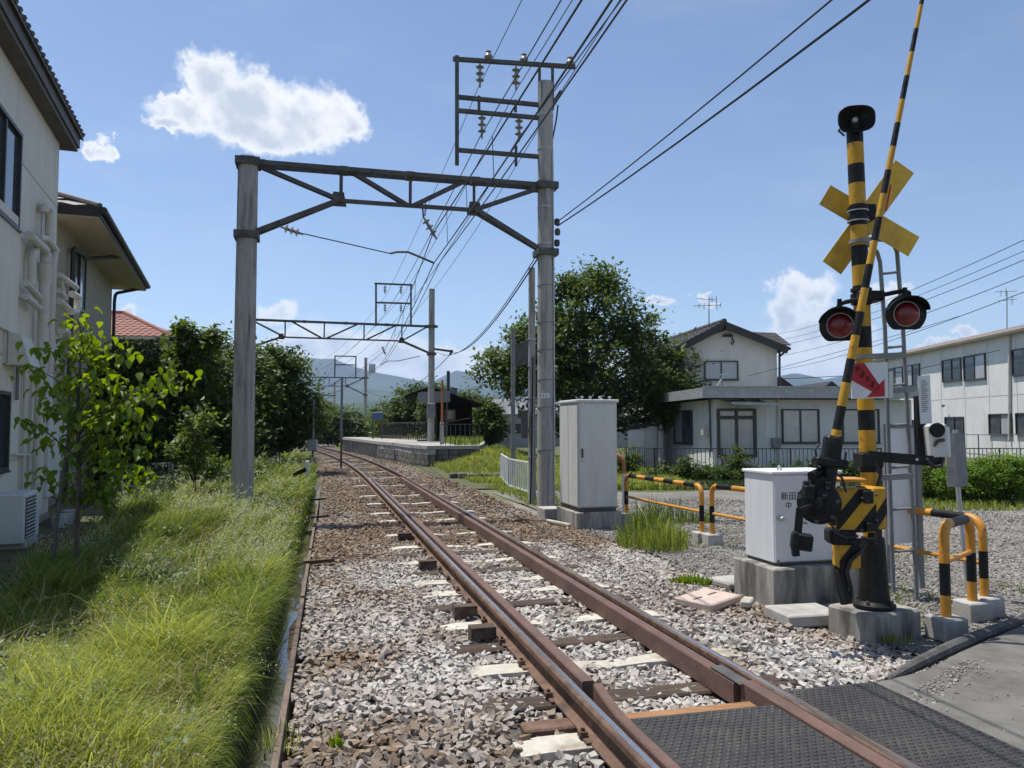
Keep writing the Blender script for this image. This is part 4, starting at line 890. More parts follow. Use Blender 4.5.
# ================================================================== striped railings
def hoop(name, label, pA, pB, h, r, bands, group='striped railings', mid=None, rb=.07, feet=True, foot=.12, tilt=0):
    pA, pB = Vector(pA), Vector(pB); t = wempty(name, tuple(pA), label, 'railing', group)
    ax = (pB - pA); L_ = ax.length; ax.normalize(); pts = []
    pts.append(pA - UP * .05)
    for k in range(0, 6): a = k / 5 * math.pi / 2; pts.append(pA + ax * (rb - rb * math.cos(a)) + UP * (h - rb + rb * math.sin(a)))
    for k in range(0, 6): a = math.pi / 2 * (1 - k / 5); pts.append(pB - ax * (rb - rb * math.cos(a)) + UP * (h - rb + rb * math.sin(a)))
    pts.append(pB - UP * .05)
    cum = [0]
    for a, b in zip(pts[:-1], pts[1:]): cum.append(cum[-1] + (b - a).length)
    def cut(d0, d1):
        out = []
        def P(d):
            for i in range(len(cum) - 1):
                if d <= cum[i + 1] + 1e-9: return pts[i].lerp(pts[i + 1], (d - cum[i]) / max(1e-9, cum[i + 1] - cum[i]))
            return pts[-1]
        out.append(P(d0)); out += [pts[i] for i in range(len(cum)) if d0 + 1e-4 < cum[i] < d1 - 1e-4]; out.append(P(d1)); return out
    # bands: foot yellow .3, black .3, bend yellow, then alternating along the top
    tot = cum[-1]; f1, f2, f3 = .05 + .30 * h, .05 + .62 * h, h + rb * 1.2
    seg = [(0, f1, 'y'), (f1, f2, 'b'), (f2, f3, 'y')]
    n = bands; top = (tot - 2 * f3) / n
    for k in range(n): seg.append((f3 + k * top, f3 + (k + 1) * top, 'b' if k % 2 == 0 else 'y'))
    seg += [(tot - f3, tot - f2, 'y'), (tot - f2, tot - f1, 'b'), (tot - f1, tot, 'y')]
    for (d0, d1, c) in seg:
        if d1 - d0 < .01: continue
        MB().tube(cut(d0, d1), r, 12, caps=False).build('orange_band' if c == 'y' else 'black_band', 'orange_paint' if c == 'y' else 'black_paint', t, smooth=True)
    if mid is not None: MB().cyl(pA + UP * mid, pB + UP * mid, r * .55, r * .55, 8).build('lower_rail', 'orange_paint', t, smooth=True)
    if feet:
        for p in (pA, pB): MB().bevbox(p + UP * (foot * .5 - .10 + .02), (.24, .22, foot + .06), .012, Matrix.Rotation(TRZ, 3, 'Z')).build('foot', 'concrete', t)
    return t
tdir = Vector((-.247, .969, 0))
b2 = Vector((2.90, 11.25, .06)); a1 = Vector((2.80, 11.45, .06))
hoop('striped_railing', 'yellow and black railing between the cabinet and the weeds', a1, a1 + Vector((-.75, 2.45, 0)), .74, .038, 7, mid=.36, rb=.12)
hoop('striped_railing', 'yellow and black railing running behind the white relay box', b2, Vector((4.27, 7.05, .09)), .76, .038, 11, mid=.36, rb=.13)
hoop('striped_railing', 'short orange and black hoop railing beside the asphalt', Vector((3.50, 6.30, .09)), Vector((4.10, 6.95, .07)), .80, .040, 1, mid=.50, rb=.14, foot=.12)
p = W(624, 500, 15.2); t = wempty('striped_post', (p.x, 15.2, 0), 'red and white bent pipe post behind the cabinet', 'post')
o_ = Vector((p.x, 15.2, 0)); MB().tube([o_, o_ + UP * .75], .035, 8).build('white_band', 'sign_white', t, smooth=True); MB().tube([o_ + UP * .75, o_ + UP * .98, o_ + Vector((-.04, .02, 1.06)), o_ + Vector((-.14, .06, 1.12)), o_ + Vector((-.5, .2, 1.13))], .035, 8).build('red_band', 'orange_pole', t, smooth=True)

# ================================================================== white relay box
rb_ = empty('relay_box', (2.53, 7.5, 0), TRZ, 'white relay box with black lettering on a rough concrete base', 'relay box')
MB().bevbox((.40, .24, .13), (.98, .74, .42), .015).build('base', 'concrete_stained', rb_)
MB().bevbox((.375, .26, .355), (.72, .50, .03), .004).build('skirt', 'steel_dark', rb_)
MB().bevbox((.375, .26, .795), (.75, .52, .85), .008).build('body', 'box_white', rb_)
MB().bevbox((.375, .26, 1.235), (.79, .56, .032), .008).build('lid', 'box_white', rb_)
MB().tube([(.12, .1, 1.25), (.12, .1, 1.28), (.15, .12, 1.30), (.18, .14, 1.28), (.18, .14, 1.25)], .008, 6).build('lifting_ring', 'galvanised', rb_)
dr = MB().bevbox((.375, -.006, .795), (.735, .012, .83), .004).build('door', 'box_white', rb_)
MB().lathe([(.028, 0), (.028, .012), (.014, .016), (.012, .045), (.024, .05), (.02, .065), (0, .068)], (.055, -.012, .80), (0, -1, 0), 14).build('handle', 'galvanised', dr, smooth=True)
for (s, z, x, sz) in (('新田農', 1.005, .20, .085), ('中', .915, .155, .075), ('D R', .795, .315, .062), ('S-MA', .745, .315, .042)): text_part('lettering', s, sz, 'dark_ink', dr, (x, -.0145, z), (R(90), 0, 0))
for (x, y) in ((.03, .02), (.72, .02)): MB().cyl((x, y - .04, .33), (x, y - .04, .40), .009, .009, 6).build('anchor_bolt', 'steel_dark', rb_)

# ================================================================== loose slabs round the crossing
def slab(label, c, size, rz, mat, tilt=(0, 0), bev=.012):
    t = empty('concrete_slab', c, rz, label, 'slab'); t.rotation_euler = (tilt[0], tilt[1], rz); MB().bevbox((0, 0, 0), size, bev).build('slab', mat, t); return t
p = G(708, 598, .06); s_ = slab('pinkish concrete trough lid with two slots lying in the ballast', (p.x, p.y, .045), (.52, .40, .07), TRZ + .5, 'concrete_pink', (.02, -.03))
for x in (-.14, .10): MB().box((x, .02, .0362), (.13, .025, .004)).build('slot', 'steel_dark', s_)
p = G(747, 601, .05); slab('small white concrete offcut beside the pink lid', (p.x, p.y, .04), (.26, .10, .06), TRZ + .9, 'concrete_sleeper', (.0, .03))
p = G(801, 608, .10); slab('flat grey concrete slab in front of the relay box', (p.x + .02, p.y, .04), (.52, .42, .10), TRZ - .05, 'concrete', (.0, 0))
p = G(735, 580, .04); slab('round-cornered grey concrete lid beside the relay box base', (p.x, p.y + .05, .01), (.48, .42, .06), TRZ + .2, 'concrete', (.0, .02))
p = G(548, 493, .0); slab('thin pale concrete strip lying beside the track by the pole', (float(tx(13.3)) + 2.05, 13.3, .03), (.07, .8, .05), TRZ + .25, 'concrete_sleeper')
p = G(590, 513, .0); slab('dark flat slab at the foot of the gantry pole', (.72, 14.6, .05), (.42, .2, .07), TRZ, 'concrete')

# ================================================================== crossing signal
YS = 6.42
sg = wempty('crossing_signal', tuple(W(874, 603, YS)), 'black and yellow banded crossing signal post with red lamps and crossbuck', 'crossing signal')
S0, S1 = W(874, 600, YS), W(854, 118, YS)
def sp(v, du=0.0, dy=0.0):                                   # a point on the post's axis at image height v
    f = (600 - v) / (600 - 118); return W(874 - 20 * f + du, v, YS + dy)
bnd = [118, 144, 165, 184, 205, 226, 246, 266, 286, 306, 327, 348, 368, 389, 410, 430, 452, 472, 490, 515, 536]
for i in range(len(bnd) - 1):
    c = 'b' if i % 2 == 0 else 'y'; MB().cyl(sp(bnd[i + 1]), sp(bnd[i]), .066, .066, 22, caps=False).build('black_band' if c == 'b' else 'yellow_band', 'black_paint' if c == 'b' else 'yellow_paint', sg, smooth=True)
MB().cyl(sp(118), sp(117), .066, .03, 22).build('cap', 'black_paint', sg)
base = sp(606)
MB().lathe([(.165, 0), (.165, .022), (.145, .03), (.125, .05), (.112, .16), (.096, .50), (.09, .56), (.074, .565), (.074, .66)], base, UP, 28).build('foot', 'black_paint', sg, smooth=True)
for k in range(4):
    a = math.pi / 4 + k * math.pi / 2; q = base + Vector((math.cos(a) * .138, math.sin(a) * .138, .02)); MB().cyl(q, q + UP * .04, .014, .014, 6).build('bolt', 'steel_dark', sg)
# horn speaker
hc = sp(121, 0, -.06); hd = Vector((-.15, -.97, -.10)).normalized(); x_, u_ = frame_from(hd); hp = []
def oval(cen, d, prof, n=28, ax=1.0, ay=.74, sq=.72):
    x, u = frame_from(d); V = []
    for (r, h) in prof:
        for k in range(n):
            a = 2 * math.pi * k / n; ca, sa = math.cos(a), math.sin(a); V.append(cen + d * h + x * (math.copysign(abs(ca) ** sq, ca) * r * ax) + u * (math.copysign(abs(sa) ** sq, sa) * r * ay))
    m = len(prof); F = []
    for i in range(m - 1): F += [(i * n + k, i * n + (k + 1) % n, (i + 1) * n + (k + 1) % n, (i + 1) * n + k) for k in range(n)]
    return MB().add(V, F + [tuple(range(n))[::-1], tuple(range((m - 1) * n, m * n))])
oval(hc, hd, [(.035, -.20), (.06, -.19), (.062, -.10), (.07, -.06), (.10, .0), (.145, .06), (.150, .075), (.145, .08), (.135, .07), (.10, .02), (.05, -.02), (.02, -.04)]).build('horn', 'black_paint', sg, smooth=True)
MB().lathe([(0, -.02), (.022, -.02), (.022, .035), (.012, .045), (0, .048)], hc, hd, 14).build('horn_driver', 'galvanised', sg, smooth=True)
MB().lathe([(.075, 0), (.085, .02), (.07, .07), (.03, .10), (0, .105)], hc - hd * .10 + u_ * .03, UP, 16).build('horn_cover', 'sign_white', sg, smooth=True)
MB().tube([hc - hd * .12 + x_ * .06 + UP * .0, hc - hd * .1 + x_ * .10 - UP * .05, hc - hd * .08 + x_ * .06 - UP * .10], .010, 6).build('cable', 'wire', sg)
# crossbuck, seen from behind
yb = YS + .16
for k, ((ua, va), (ub, vb), w) in enumerate((((831, 198), (908, 243), .195), ((901, 172), (836, 262), .195))):
    a, b = W(ua, va, yb + k * .012), W(ub, vb, yb + k * .012); d = (b - a).normalized(); a -= d * .06; b += d * .06; n = Vector((0, 1, 0)); s = d.cross(n).normalized() * (w / 2)
    MB().prism([a - s, b - s, b + s, a + s], (0, .010, 0)).build('crossbuck_board', 'crossbuck_back', sg)
MB().bevbox(sp(214, 6, .08), (.14, .18, .13), .01).build('crossbuck_bracket', 'black_paint', sg)
for v in (209, 219): MB().lathe([(.066, -.014), (.082, -.014), (.082, .014), (.066, .014)], sp(v), UP, 22).build('clamp_ring', 'black_paint', sg, smooth=True)
for v in (211.5, 221.5): MB().lathe([(.066, -.004), (.088, -.004), (.088, .004), (.066, .004)], sp(v), UP, 22).build('clamp_wire', 'galvanised', sg, smooth=True)
# lamps on their cross arm
arm = MB().tube([W(838, 318, YS - .10), W(837, 309, YS - .10), W(840, 304, YS - .10), W(846, 302, YS - .09), W(868, 298, YS - .02), W(892, 293, YS - .08), W(905, 290.5, YS - .12), W(909, 293, YS - .12), W(909, 300, YS - .12)], .019, 10).build('lamp_arm', 'black_paint', sg, smooth=True)
MB().bevbox(sp(297, 6, .0), (.22, .18, .085), .012).build('lamp_bracket', 'black_paint', sg)
for v in (290, 303): MB().lathe([(.066, -.012), (.084, -.012), (.084, .012), (.066, .012)], sp(v), UP, 22).build('clamp_ring', 'black_paint', sg, smooth=True)
def lamp(c, d):
    d = d.normalized(); x, u = frame_from(d); n = 36; cut = -.80
    def ring(r, h):
        P = []
        for k in range(n):
            a = 2 * math.pi * k / n; yv = max(cut, math.sin(a)); P.append(c + d * h + x * (math.cos(a) * r) + u * (yv * r))
        return P
    # backing plate, as a shallow dish with a flat lower edge
    prof = [(.05, -.09), (.10, -.085), (.115, -.03), (.160, -.008), (.160, .004), (.108, .010), (.108, .0)]
    V = []; [V.extend(ring(r, h)) for r, h in prof]; m = len(prof)
    F = [(i * n + k, i * n + (k + 1) % n, (i + 1) * n + (k + 1) % n, (i + 1) * n + k) for i in range(m - 1) for k in range(n)] + [tuple(range(n))[::-1], tuple(range((m - 1) * n, m * n))]
    h_ = MB().add(V, F).build('lamp_housing', 'black_paint', sg, smooth=True)
    MB().lathe([(.098, .008), (.098, .018), (.09, .034), (.065, .055), (.03, .066), (0, .069)], c, d, 28).build('red_lens', 'lens_red', h_, smooth=True, org=sg['_w'])
    MB().lathe([(.099, .006), (.103, .006), (.103, .016), (.099, .016)], c, d, 28).build('bezel', 'galvanised', h_, smooth=True, org=sg['_w'])
    # peaked hood over the upper half
    V = []; hn = 18
    for (ln, rr_) in ((-.01, .163), (.13, .168), (.13, .161), (.0, .156)):
        for k in range(hn + 1):
            a = R(12) + (math.pi - R(24)) * k / hn; q = ln if ln <= 0 else ln * (.35 + .65 * math.sin(a) ** .8); V.append(c + d * q + x * (math.cos(a) * rr_) + u * (math.sin(a) * rr_ * .86))
    F = [(j * (hn + 1) + k, j * (hn + 1) + k + 1, (j + 1) * (hn + 1) + k + 1, (j + 1) * (hn + 1) + k) for j in range(3) for k in range(hn)]
    MB().add(V, F).build('hood', 'black_paint', h_, smooth=True, org=sg['_w'])
    MB().cyl(c + u * .13 - d * .03, c + u * .22 - d * .03, .022, .018, 10).build('lamp_neck', 'black_paint', h_, smooth=True, org=sg['_w'])
lamp(W(840, 325.5, YS - .12), Vector((-.40, -.90, -.10))); lamp(W(906, 314, YS - .14), Vector((-.12, -1, -.10)))
# direction arrow sign
ys_ = YS - .11; C0 = [W(851, 363.5, ys_), W(887.5, 362, ys_), W(888.5, 397.5, ys_), W(852, 399, ys_)]
asn = MB().prism(C0, (0, .012, 0)).build('arrow_sign', 'sign_white', sg)
def sq(a, b, k=.0035): return C0[0].lerp(C0[1], a).lerp(C0[3].lerp(C0[2], a), b) - Vector((0, k, 0))
MB().prism([sq(0, .0), sq(.36, .0), sq(.80, .70), sq(.62, .86), sq(0, .47)], (0, .002, 0)).build('arrow_shaft', 'red_paint', asn, org=sg['_w'])
MB().prism([sq(.90, .48), sq(.90, .96), sq(.40, .97)], (0, .0015, 0)).build('arrow_head', 'red_paint', asn, org=sg['_w'])
for k in range(4):                                            # four worn, unreadable characters down the shaft
    q = sq(.17 + .135 * k, .17 + .145 * k, .0062); mb = MB()
    for (a, b, c, d) in ((-.022, .012, .022, .012), (-.018, -.004, .016, -.006), (-.004, .024, .002, -.024), (-.02, -.02, .02, -.018))[:3 + k % 2]: mb.bar(q + Vector((a + b * .6, 0, b - a * .6)), q + Vector((c + d * .6, 0, d - c * .6)), .002, .009)
    mb.build('worn_character', 'maroon_ink', asn, org=sg['_w'])
MB().prism([W(889, 372, ys_), W(893, 371, ys_), W(893, 398, ys_), W(889, 398.5, ys_)], (0, .02, 0)).build('side_plate', 'cabinet', sg)
# detector on a black side arm
MB().bar(W(868, 456, YS - .06), W(940, 461.5, YS - .05), .05, .085).build('side_arm', 'black_paint', sg)
MB().bevbox(sp(460, 0, 0), (.18, .18, .12), .01).build('side_arm_clamp', 'black_paint', sg)
for u in (917, 927): MB().cyl(W(u, 459.5, YS - .09), W(u, 459.5, YS - .075), .012, .012, 8).build('bolt', 'galvanised', sg)
MB().prism([W(917, 396, YS + .02), W(926, 395.5, YS + .02), W(927.5, 456, YS + .02), W(918.5, 456, YS + .02)], (0, .06, 0)).build('detector_channel', 'black_paint', sg)
det = MB().bevbox(W(936, 441, YS - .02), (.155, .12, .29), .02, Matrix.Rotation(R(-4), 3, 'Y')).build('detector', 'cabinet', sg)
MB().lathe([(.055, 0), (.06, .03), (.05, .05), (.03, .045), (0, .055)], W(936, 430, YS - .08), Vector((-.1, -1, 0)), 20).build('detector_lens', 'black_paint', det, smooth=True, org=sg['_w'])
MB().tube([W(934, 446, YS - .09), W(938, 441, YS - .10), W(944, 440, YS - .09)], .014, 8).build('detector_spout', 'wood_brown', det, smooth=True, org=sg['_w'])
ps = MB().prism([W(918, 376, YS - .08), W(930, 375, YS - .08), W(932, 423, YS - .08), W(921, 424, YS - .08)], (0, .012, 0)).build('notice_plate', 'sign_white', sg)
for k in range(16):
    v = 381 + k * 2.05; MB().bar(W(921 + .05 * k, v, YS - .083), W(921 + .05 * k + (6.5 if k % 3 else 4.5), v - .3, YS - .083), .002, .006).build('print_line', 'steel_grey', ps, org=sg['_w'])
MB().tube([W(925, 459, YS - .08), W(934, 467, YS - .1), W(941, 466, YS - .1), W(943, 459, YS - .06), W(942, 452, YS - .03)], .016, 8).build('detector_cable', 'wire', sg, smooth=True)
MB().tube([sp(462, 6, -.08), sp(474, 12, -.10), sp(490, 7, -.09), sp(520, 5, -.085), sp(545, 4, -.10)], .014, 8).build('post_cable', 'wire', sg, smooth=True)
# ladder
yl_ = YS + .30; lad = wempty('ladder', tuple(W(906, 596, yl_)), 'grey steel ladder fixed behind the crossing signal post', 'ladder')
LA = [W(862, 242, YS + .09), W(872, 247, yl_), W(877, 252, yl_), W(880, 262, yl_), W(885, 330, yl_), W(889, 460, yl_), W(893.5, 592, yl_)]
LB = [W(866, 239, YS + .09), W(885, 240, yl_), W(893, 243, yl_), W(897, 252, yl_), W(903, 330, yl_), W(910, 460, yl_), W(917, 600, yl_)]
for P in (LA, LB): MB().tube(P, .018, 10).build('side_rail', 'steel_grey', lad, smooth=True)
def lp(P, v):
    for a, b in zip(P[:-1], P[1:]):
        za, zb = a.z, b.z; z = W(900, v, yl_).z
        if (za - z) * (zb - z) <= 0 and abs(za - zb) > 1e-6: return a.lerp(b, (z - za) / (zb - za))
    return P[-1]
for v in (274, 310, 348, 386, 426, 468, 510, 552): MB().cyl(lp(LA, v), lp(LB, v - 2), .012, .012, 8).build('rung', 'steel_grey', lad, smooth=True)
for (v, u0, u1, hh) in ((357, 852, 905, .05), (478, 866, 912, .05), (391, 880, 914, .045)): MB().bar(W(u0 + 10, v, YS + .1), W(u1, v - 2, yl_ - .02), .03, hh).build('bracket', 'steel_grey', lad)
for v in (242, 357): MB().lathe([(.066, -.016), (.080, -.016), (.080, .016), (.066, .016)], sp(v), UP, 22).build('ring', 'steel_grey', lad, smooth=True)
# foundation
fd = empty('signal_foundation', (3.0, YS - .02, 0), TRZ + .18, 'weathered concrete foundation block under the crossing signal', 'foundation')
MB().bevbox((.02, .06, .05), (.56, .46, .30), .018).build('block', 'concrete_stained', fd)

# ================================================================== barrier machine
YM = 6.12
bm_ = wempty('barrier_machine', tuple(W(846, 600, YM + .1)), 'striped crossing barrier machine with its long arm raised', 'barrier machine')
def striped_box(name, C, size, mtx, n=3, root=bm_):          # housing with slanted black bands as raised strips
    b = MB().bevbox(C, size, .012, mtx).build(name, 'yellow_paint', root); w, d, h = size
    for k in range(n):
        x0 = -w / 2 + (k + .35) * (w + h) / n - h * .5; q = []
        band = (w + h) / n * .46
        poly = [(x0, -h / 2), (x0 + band, -h / 2), (x0 + band + h * .8, h / 2), (x0 + h * .8, h / 2)]
        def clipx(P, lim, sgn):
            out = []
            for i in range(len(P)):
                a, c = P[i], P[(i + 1) % len(P)]; ia, ic = sgn * a[0] <= sgn * lim, sgn * c[0] <= sgn * lim
                if ia: out.append(a)
                if ia != ic: f = (lim - a[0]) / (c[0] - a[0]); out.append((lim, a[1] + f * (c[1] - a[1])))
            return out
        poly = clipx(clipx(poly, w / 2 - .004, 1), -w / 2 + .004, -1)
        if len(poly) < 3: continue
        for side in (-1,):
            MB().prism([Vector(C) + mtx @ Vector((x, side * (d / 2 + .0005), z)) for x, z in poly], mtx @ Vector((0, side * .003, 0))).build('black_stripe', 'black_paint', b, org=root['_w'])
    return b
m1 = Matrix.Rotation(TRZ - .35, 3, 'Z')
striped_box('housing', W(851, 509, YM + .12), (.31, .25, .34), m1, 3)
striped_box('side_housing', W(871, 507, YM + .10), (.12, .22, .33), Matrix.Rotation(TRZ, 3, 'Z'), 2)
striped_box('lower_housing', W(846, 552, YM + .14), (.17, .18, .24), m1, 2)
MB().bevbox(W(842, 479.5, YM + .12), (.30, .24, .03), .006, m1).build('housing_lid', 'orange_paint', bm_)
MB().bevbox(W(840, 536, YM + .08), (.20, .2, .12), .02, m1).build('neck', 'black_paint', bm_)
MB().tube([W(841, 566, YM + .14), W(842, 590, YM + .14), W(846, 603, YM + .14)], [.06, .045, .045], 10).build('leg', 'black_paint', bm_, smooth=True)
gd = Vector((-.55, -.83, .05)).normalized(); gc = W(819, 503, YM - .05)
MB().lathe([(.0, -.16), (.08, -.16), (.13, -.12), (.15, -.06), (.15, -.02), (.165, -.02), (.165, .02), (.14, .025), (.12, .05), (.06, .06), (.05, .09), (.0, .095)], gc, gd, 26).build('gear_drum', 'black_paint', bm_, smooth=True)
gx, gu = frame_from(gd)
for k in range(7):
    a = k * 2 * math.pi / 7 + .3; q = gc + (gx * math.cos(a) + gu * math.sin(a)) * .145; MB().cyl(q, q + gd * .04, .018, .018, 6).build('drum_bolt', 'steel_dark', bm_)
MB().bevbox(W(818, 483, YM - .02), (.13, .14, .12), .02, m1).build('motor_block', 'black_paint', bm_)
MB().cyl(W(811, 476, YM - .08), W(824, 470, YM), .035, .035, 10).build('motor', 'black_paint', bm_, smooth=True); MB().bevbox(W(809, 492, YM - .06), (.09, .1, .12), .015, m1).build('motor_block', 'black_paint', bm_)
for (u, v, sx_, sz_, dy) in ((868, 497, .07, .10, -.06), (872, 527, .09, .07, -.05), (832, 522, .05, .05, -.06), (856, 541, .10, .04, -.02), (826, 512, .06, .09, -.10)):
    MB().bevbox(W(u, v, YM + dy), (sx_, .05, sz_), .008, m1).build('bracket', 'black_paint', bm_)
for (u, v) in ((838, 487), (857, 486), (862, 498), (838, 530), (861, 530), (876, 495), (876, 520)): q = W(u, v, YM - .045); MB().cyl(q, q + Vector((0, -.018, 0)), .010, .010, 6).build('bolt', 'steel_dark', bm_)
MB().tube([W(824, 476, YM - .03), W(834, 472, YM - .08), W(842, 478, YM - .07), W(846, 492, YM - .06)], .010, 6).build('hose', 'wire', bm_, smooth=True)
MB().tube([W(829, 520, YM - .1), W(836, 533, YM - .1), W(846, 538, YM - .06), W(858, 536, YM - .05)], .011, 6).build('hose', 'wire', bm_, smooth=True)
for (u, v) in ((806, 483), (828, 484), (811, 497), (825, 497)): MB().bevbox(W(u, v, YM - .14), (.04, .05, .035), .006, m1).build('motor_block', 'black_paint', bm_)
# counterweight hanging off the drum
MB().bar(gc + gd * .05, W(800, 510, YM - .2), .02, .03).build('counterweight_link', 'black_paint', bm_)
MB().bar(W(800, 508, YM - .2), W(797, 541, YM - .2), .02, .055).build('counterweight_link', 'black_paint', bm_)
MB().bevbox(W(801.5, 541.5, YM - .2), (.155, .12, .125), .012, Matrix.Rotation(TRZ - .5, 3, 'Z') @ Matrix.Rotation(R(7), 3, 'Y')).build('counterweight', 'black_paint', bm_)
MB().bevbox(W(795.5, 540, YM - .23), (.035, .10, .13), .006, Matrix.Rotation(TRZ - .5, 3, 'Z')).build('counterweight_plate', 'black_paint', bm_); MB().bar(W(795, 548, YM - .22), W(796, 556, YM - .22), .04, .05).build('counterweight_plate', 'black_paint', bm_)
# arm
ya_ = YM - .05
def ap(v): return W(835 + (922 - 835) * (440 - v) / 440, v, ya_)
edges = [445] + [430 - 23.6 * k for k in range(22)]
MB().tube([W(829, 487, ya_), W(831, 470, ya_), W(834, 452, ya_)], [.045, .05, .05], 10).build('arm_root', 'black_paint', bm_, smooth=True)
MB().bevbox(W(831.5, 452, ya_), (.135, .10, .26), .02, Matrix.Rotation(R(9), 3, 'Y')).build('arm_clamp', 'black_paint', bm_)
MB().bevbox(W(830, 462.5, ya_ - .01), (.26, .12, .07), .015, Matrix.Rotation(R(8), 3, 'Y')).build('arm_clamp', 'black_paint', bm_)
for (u0, v0, u1, v1) in ((817, 459, 815, 449), (816, 449, 819, 444), (845, 461, 846, 452), (822, 466, 812, 458)): MB().cyl(W(u0, v0, ya_ - .02), W(u1, v1, ya_ - .02), .010, .010, 8).build('shear_bolt', 'steel_dark', bm_)
bl = None
for i in range(len(edges) - 1):
    c = 'yellow_band' if i % 2 == 0 else 'black_band'; r0, r1 = .038 - .0011 * i, .038 - .0011 * (i + 1)
    MB().cyl(ap(edges[i]), ap(edges[i + 1]), r0, r1, 12, caps=False).build(c, 'yellow_paint' if i % 2 == 0 else 'black_paint', bm_, smooth=True)
MB().bar(ap(186) + Vector((.03, -.03, 0)), ap(212) + Vector((.03, -.03, 0)), .006, .012).build('reflector', 'red_paint', bm_)
MB().tube([W(866, 543, YM + .2), W(860, 552, YM + .02), W(851, 560, YM), W(847, 572, YM + .05), W(851, 590, YM + .12), W(850, 603, YM + .15)], .017, 8).build('hose', 'wire', bm_, smooth=True)
MB().tube([W(838, 570, YM + .1), W(840, 585, YM + .1), W(845, 603, YM + .12)], .020, 8).build('hose', 'wire', bm_, smooth=True)

# ================================================================== boards behind the signal
yi = 7.75; ib = wempty('notice_board', tuple(W(903, 585, yi)), 'pale blank-backed notice board on grey posts behind the ladder', 'notice board')
MB().prism([W(886, 428, yi), W(915, 427, yi + .1), W(917, 542, yi + .1), W(888, 545, yi)], (0, .02, 0)).build('board', 'box_white', ib)
for (u0, u1, v1) in ((884.5, 889, 583), (917, 921.5, 588)): MB().bar(W(u0, 424, yi + .03), W(u1, v1, yi + .03), .045, .045).build('post', 'steel_grey', ib)
MB().bar(W(884, 427, yi + .02), W(918, 426, yi + .06), .03, .03).build('rail', 'steel_grey', ib)
yg = 7.9; gs = wempty('road_sign', tuple(W(968, 592, yg)), 'grey back-turned road sign on a thin leaning post by the railing', 'road sign')
MB().tube([W(955, 430, yg), W(958, 488, yg), W(968.5, 594, yg)], .024, 8).build('post', 'galvanised', gs, smooth=True)
MB().prism([W(946, 434, yg - .04), W(955, 433, yg - .10), W(957, 487, yg - .10), W(947.5, 487, yg - .04)], (0, .01, 0)).build('plate', 'steel_grey', gs)
MB().prism([W(955, 433, yg - .095), W(965, 434, yg - .04), W(968, 486, yg - .04), W(957, 487, yg - .095)], (0, .01, 0)).build('plate', 'steel_grey', gs)
MB().prism([W(946, 427, yg - .12), W(949.5, 427, yg - .12), W(951, 457, yg - .12), W(947.5, 457, yg - .12)], (0, .01, 0)).build('edge_strip', 'sign_white', gs)

# ================================================================== buildings
def window(root, c, w, h, ax, nrm, frame='alu_dark', glass='glass', panes=2, sub=False, fr=.05, proud=.05, sill=True):
    c, ax, nrm = Vector(c), Vector(ax).normalized(), Vector(nrm).normalized(); mt = Matrix((ax, -nrm, UP)).transposed(); org = root.get('_w')
    mb = MB(); o = nrm * (proud / 2)
    for s in (-1, 1): mb.box(c + o + ax * s * (w / 2 - fr / 2), (fr, proud, h), mtx=mt); mb.box(c + o + UP * s * (h / 2 - fr / 2), (w - 2 * fr, proud, fr), mtx=mt)
    for k in range(1, panes): mb.box(c + nrm * (proud * .42) + ax * (-w / 2 + w * k / panes), (fr * .9, proud * .8, h - 2 * fr), mtx=mt)
    win = mb.build('window', frame, root, org=org); pw = (w - 2 * fr) / panes
    for k in range(panes):
        g = glass[k % len(glass)] if isinstance(glass, (list, tuple)) else glass
        MB().box(c + nrm * (.012 + .006 * (k % 2)) + ax * (-w / 2 + fr + pw * (k + .5)), (pw, .012, h - 2 * fr), mtx=mt).build('pane', g, win, org=org)
    if sill: MB().box(c - UP * (h / 2 + .015) + nrm * (proud * .6), (w + .06, proud * 1.2, .03), mtx=mt).build('sill', frame, win, org=org)
    return win
def hip_roof(root, cs, z0, over, rise, mat, th=.12):
    pass

# ---- left building: pale siding panels, pipes, dark roof edge
B1 = wempty('apartment_building', (-7.6, 10, 0), 'pale grey panelled building with many pipes, cut by the picture edge', 'building')
dW = Vector((-.366, 1, 0)).normalized(); nW = Vector((dW.y, -dW.x, 0))                 # along the wall (away), and out of it
cF = Vector((-7.80, 13.0, 0)); HW = W(58, 143, 13.0).z; LEN = 6.7
def w1(s, z, k=0.0): q = cF - dW * s + nW * k; q.z = z; return q                      # s metres back from the far corner
MB().prism([w1(0, -.2), w1(LEN, -.2), w1(LEN, -.2) - nW * 8, w1(0, -.2) - nW * 8], (0, 0, HW + .2)).build('wall', 'siding', B1)
# panels proud of the wall; sizes follow the joints in the siding
rows = [(.25, 1.20), (1.215, 2.62), (2.635, 3.50), (3.515, 4.45), (4.465, 5.40), (5.415, HW - .02)]
for r_i, (z0, z1) in enumerate(rows):
    cuts = [0, .98, 2.75, 4.6, LEN] if r_i >= 2 else [0, .98, 2.0, 3.3, 4.9, LEN]
    for a, b in zip(cuts[:-1], cuts[1:]):
        MB().prism([w1(a + .006, z0), w1(b - .006, z0), w1(b - .006, z1), w1(a + .006, z1)], nW * (.018 + .002 * ((r_i + int(a)) % 2))).build('siding_panel', 'siding', B1)
MB().prism([w1(0.0, -.15, .0), w1(LEN, -.15, .0), w1(LEN, .24, .0), w1(0, .24, .0)], nW * .035).build('footing', 'concrete', B1)
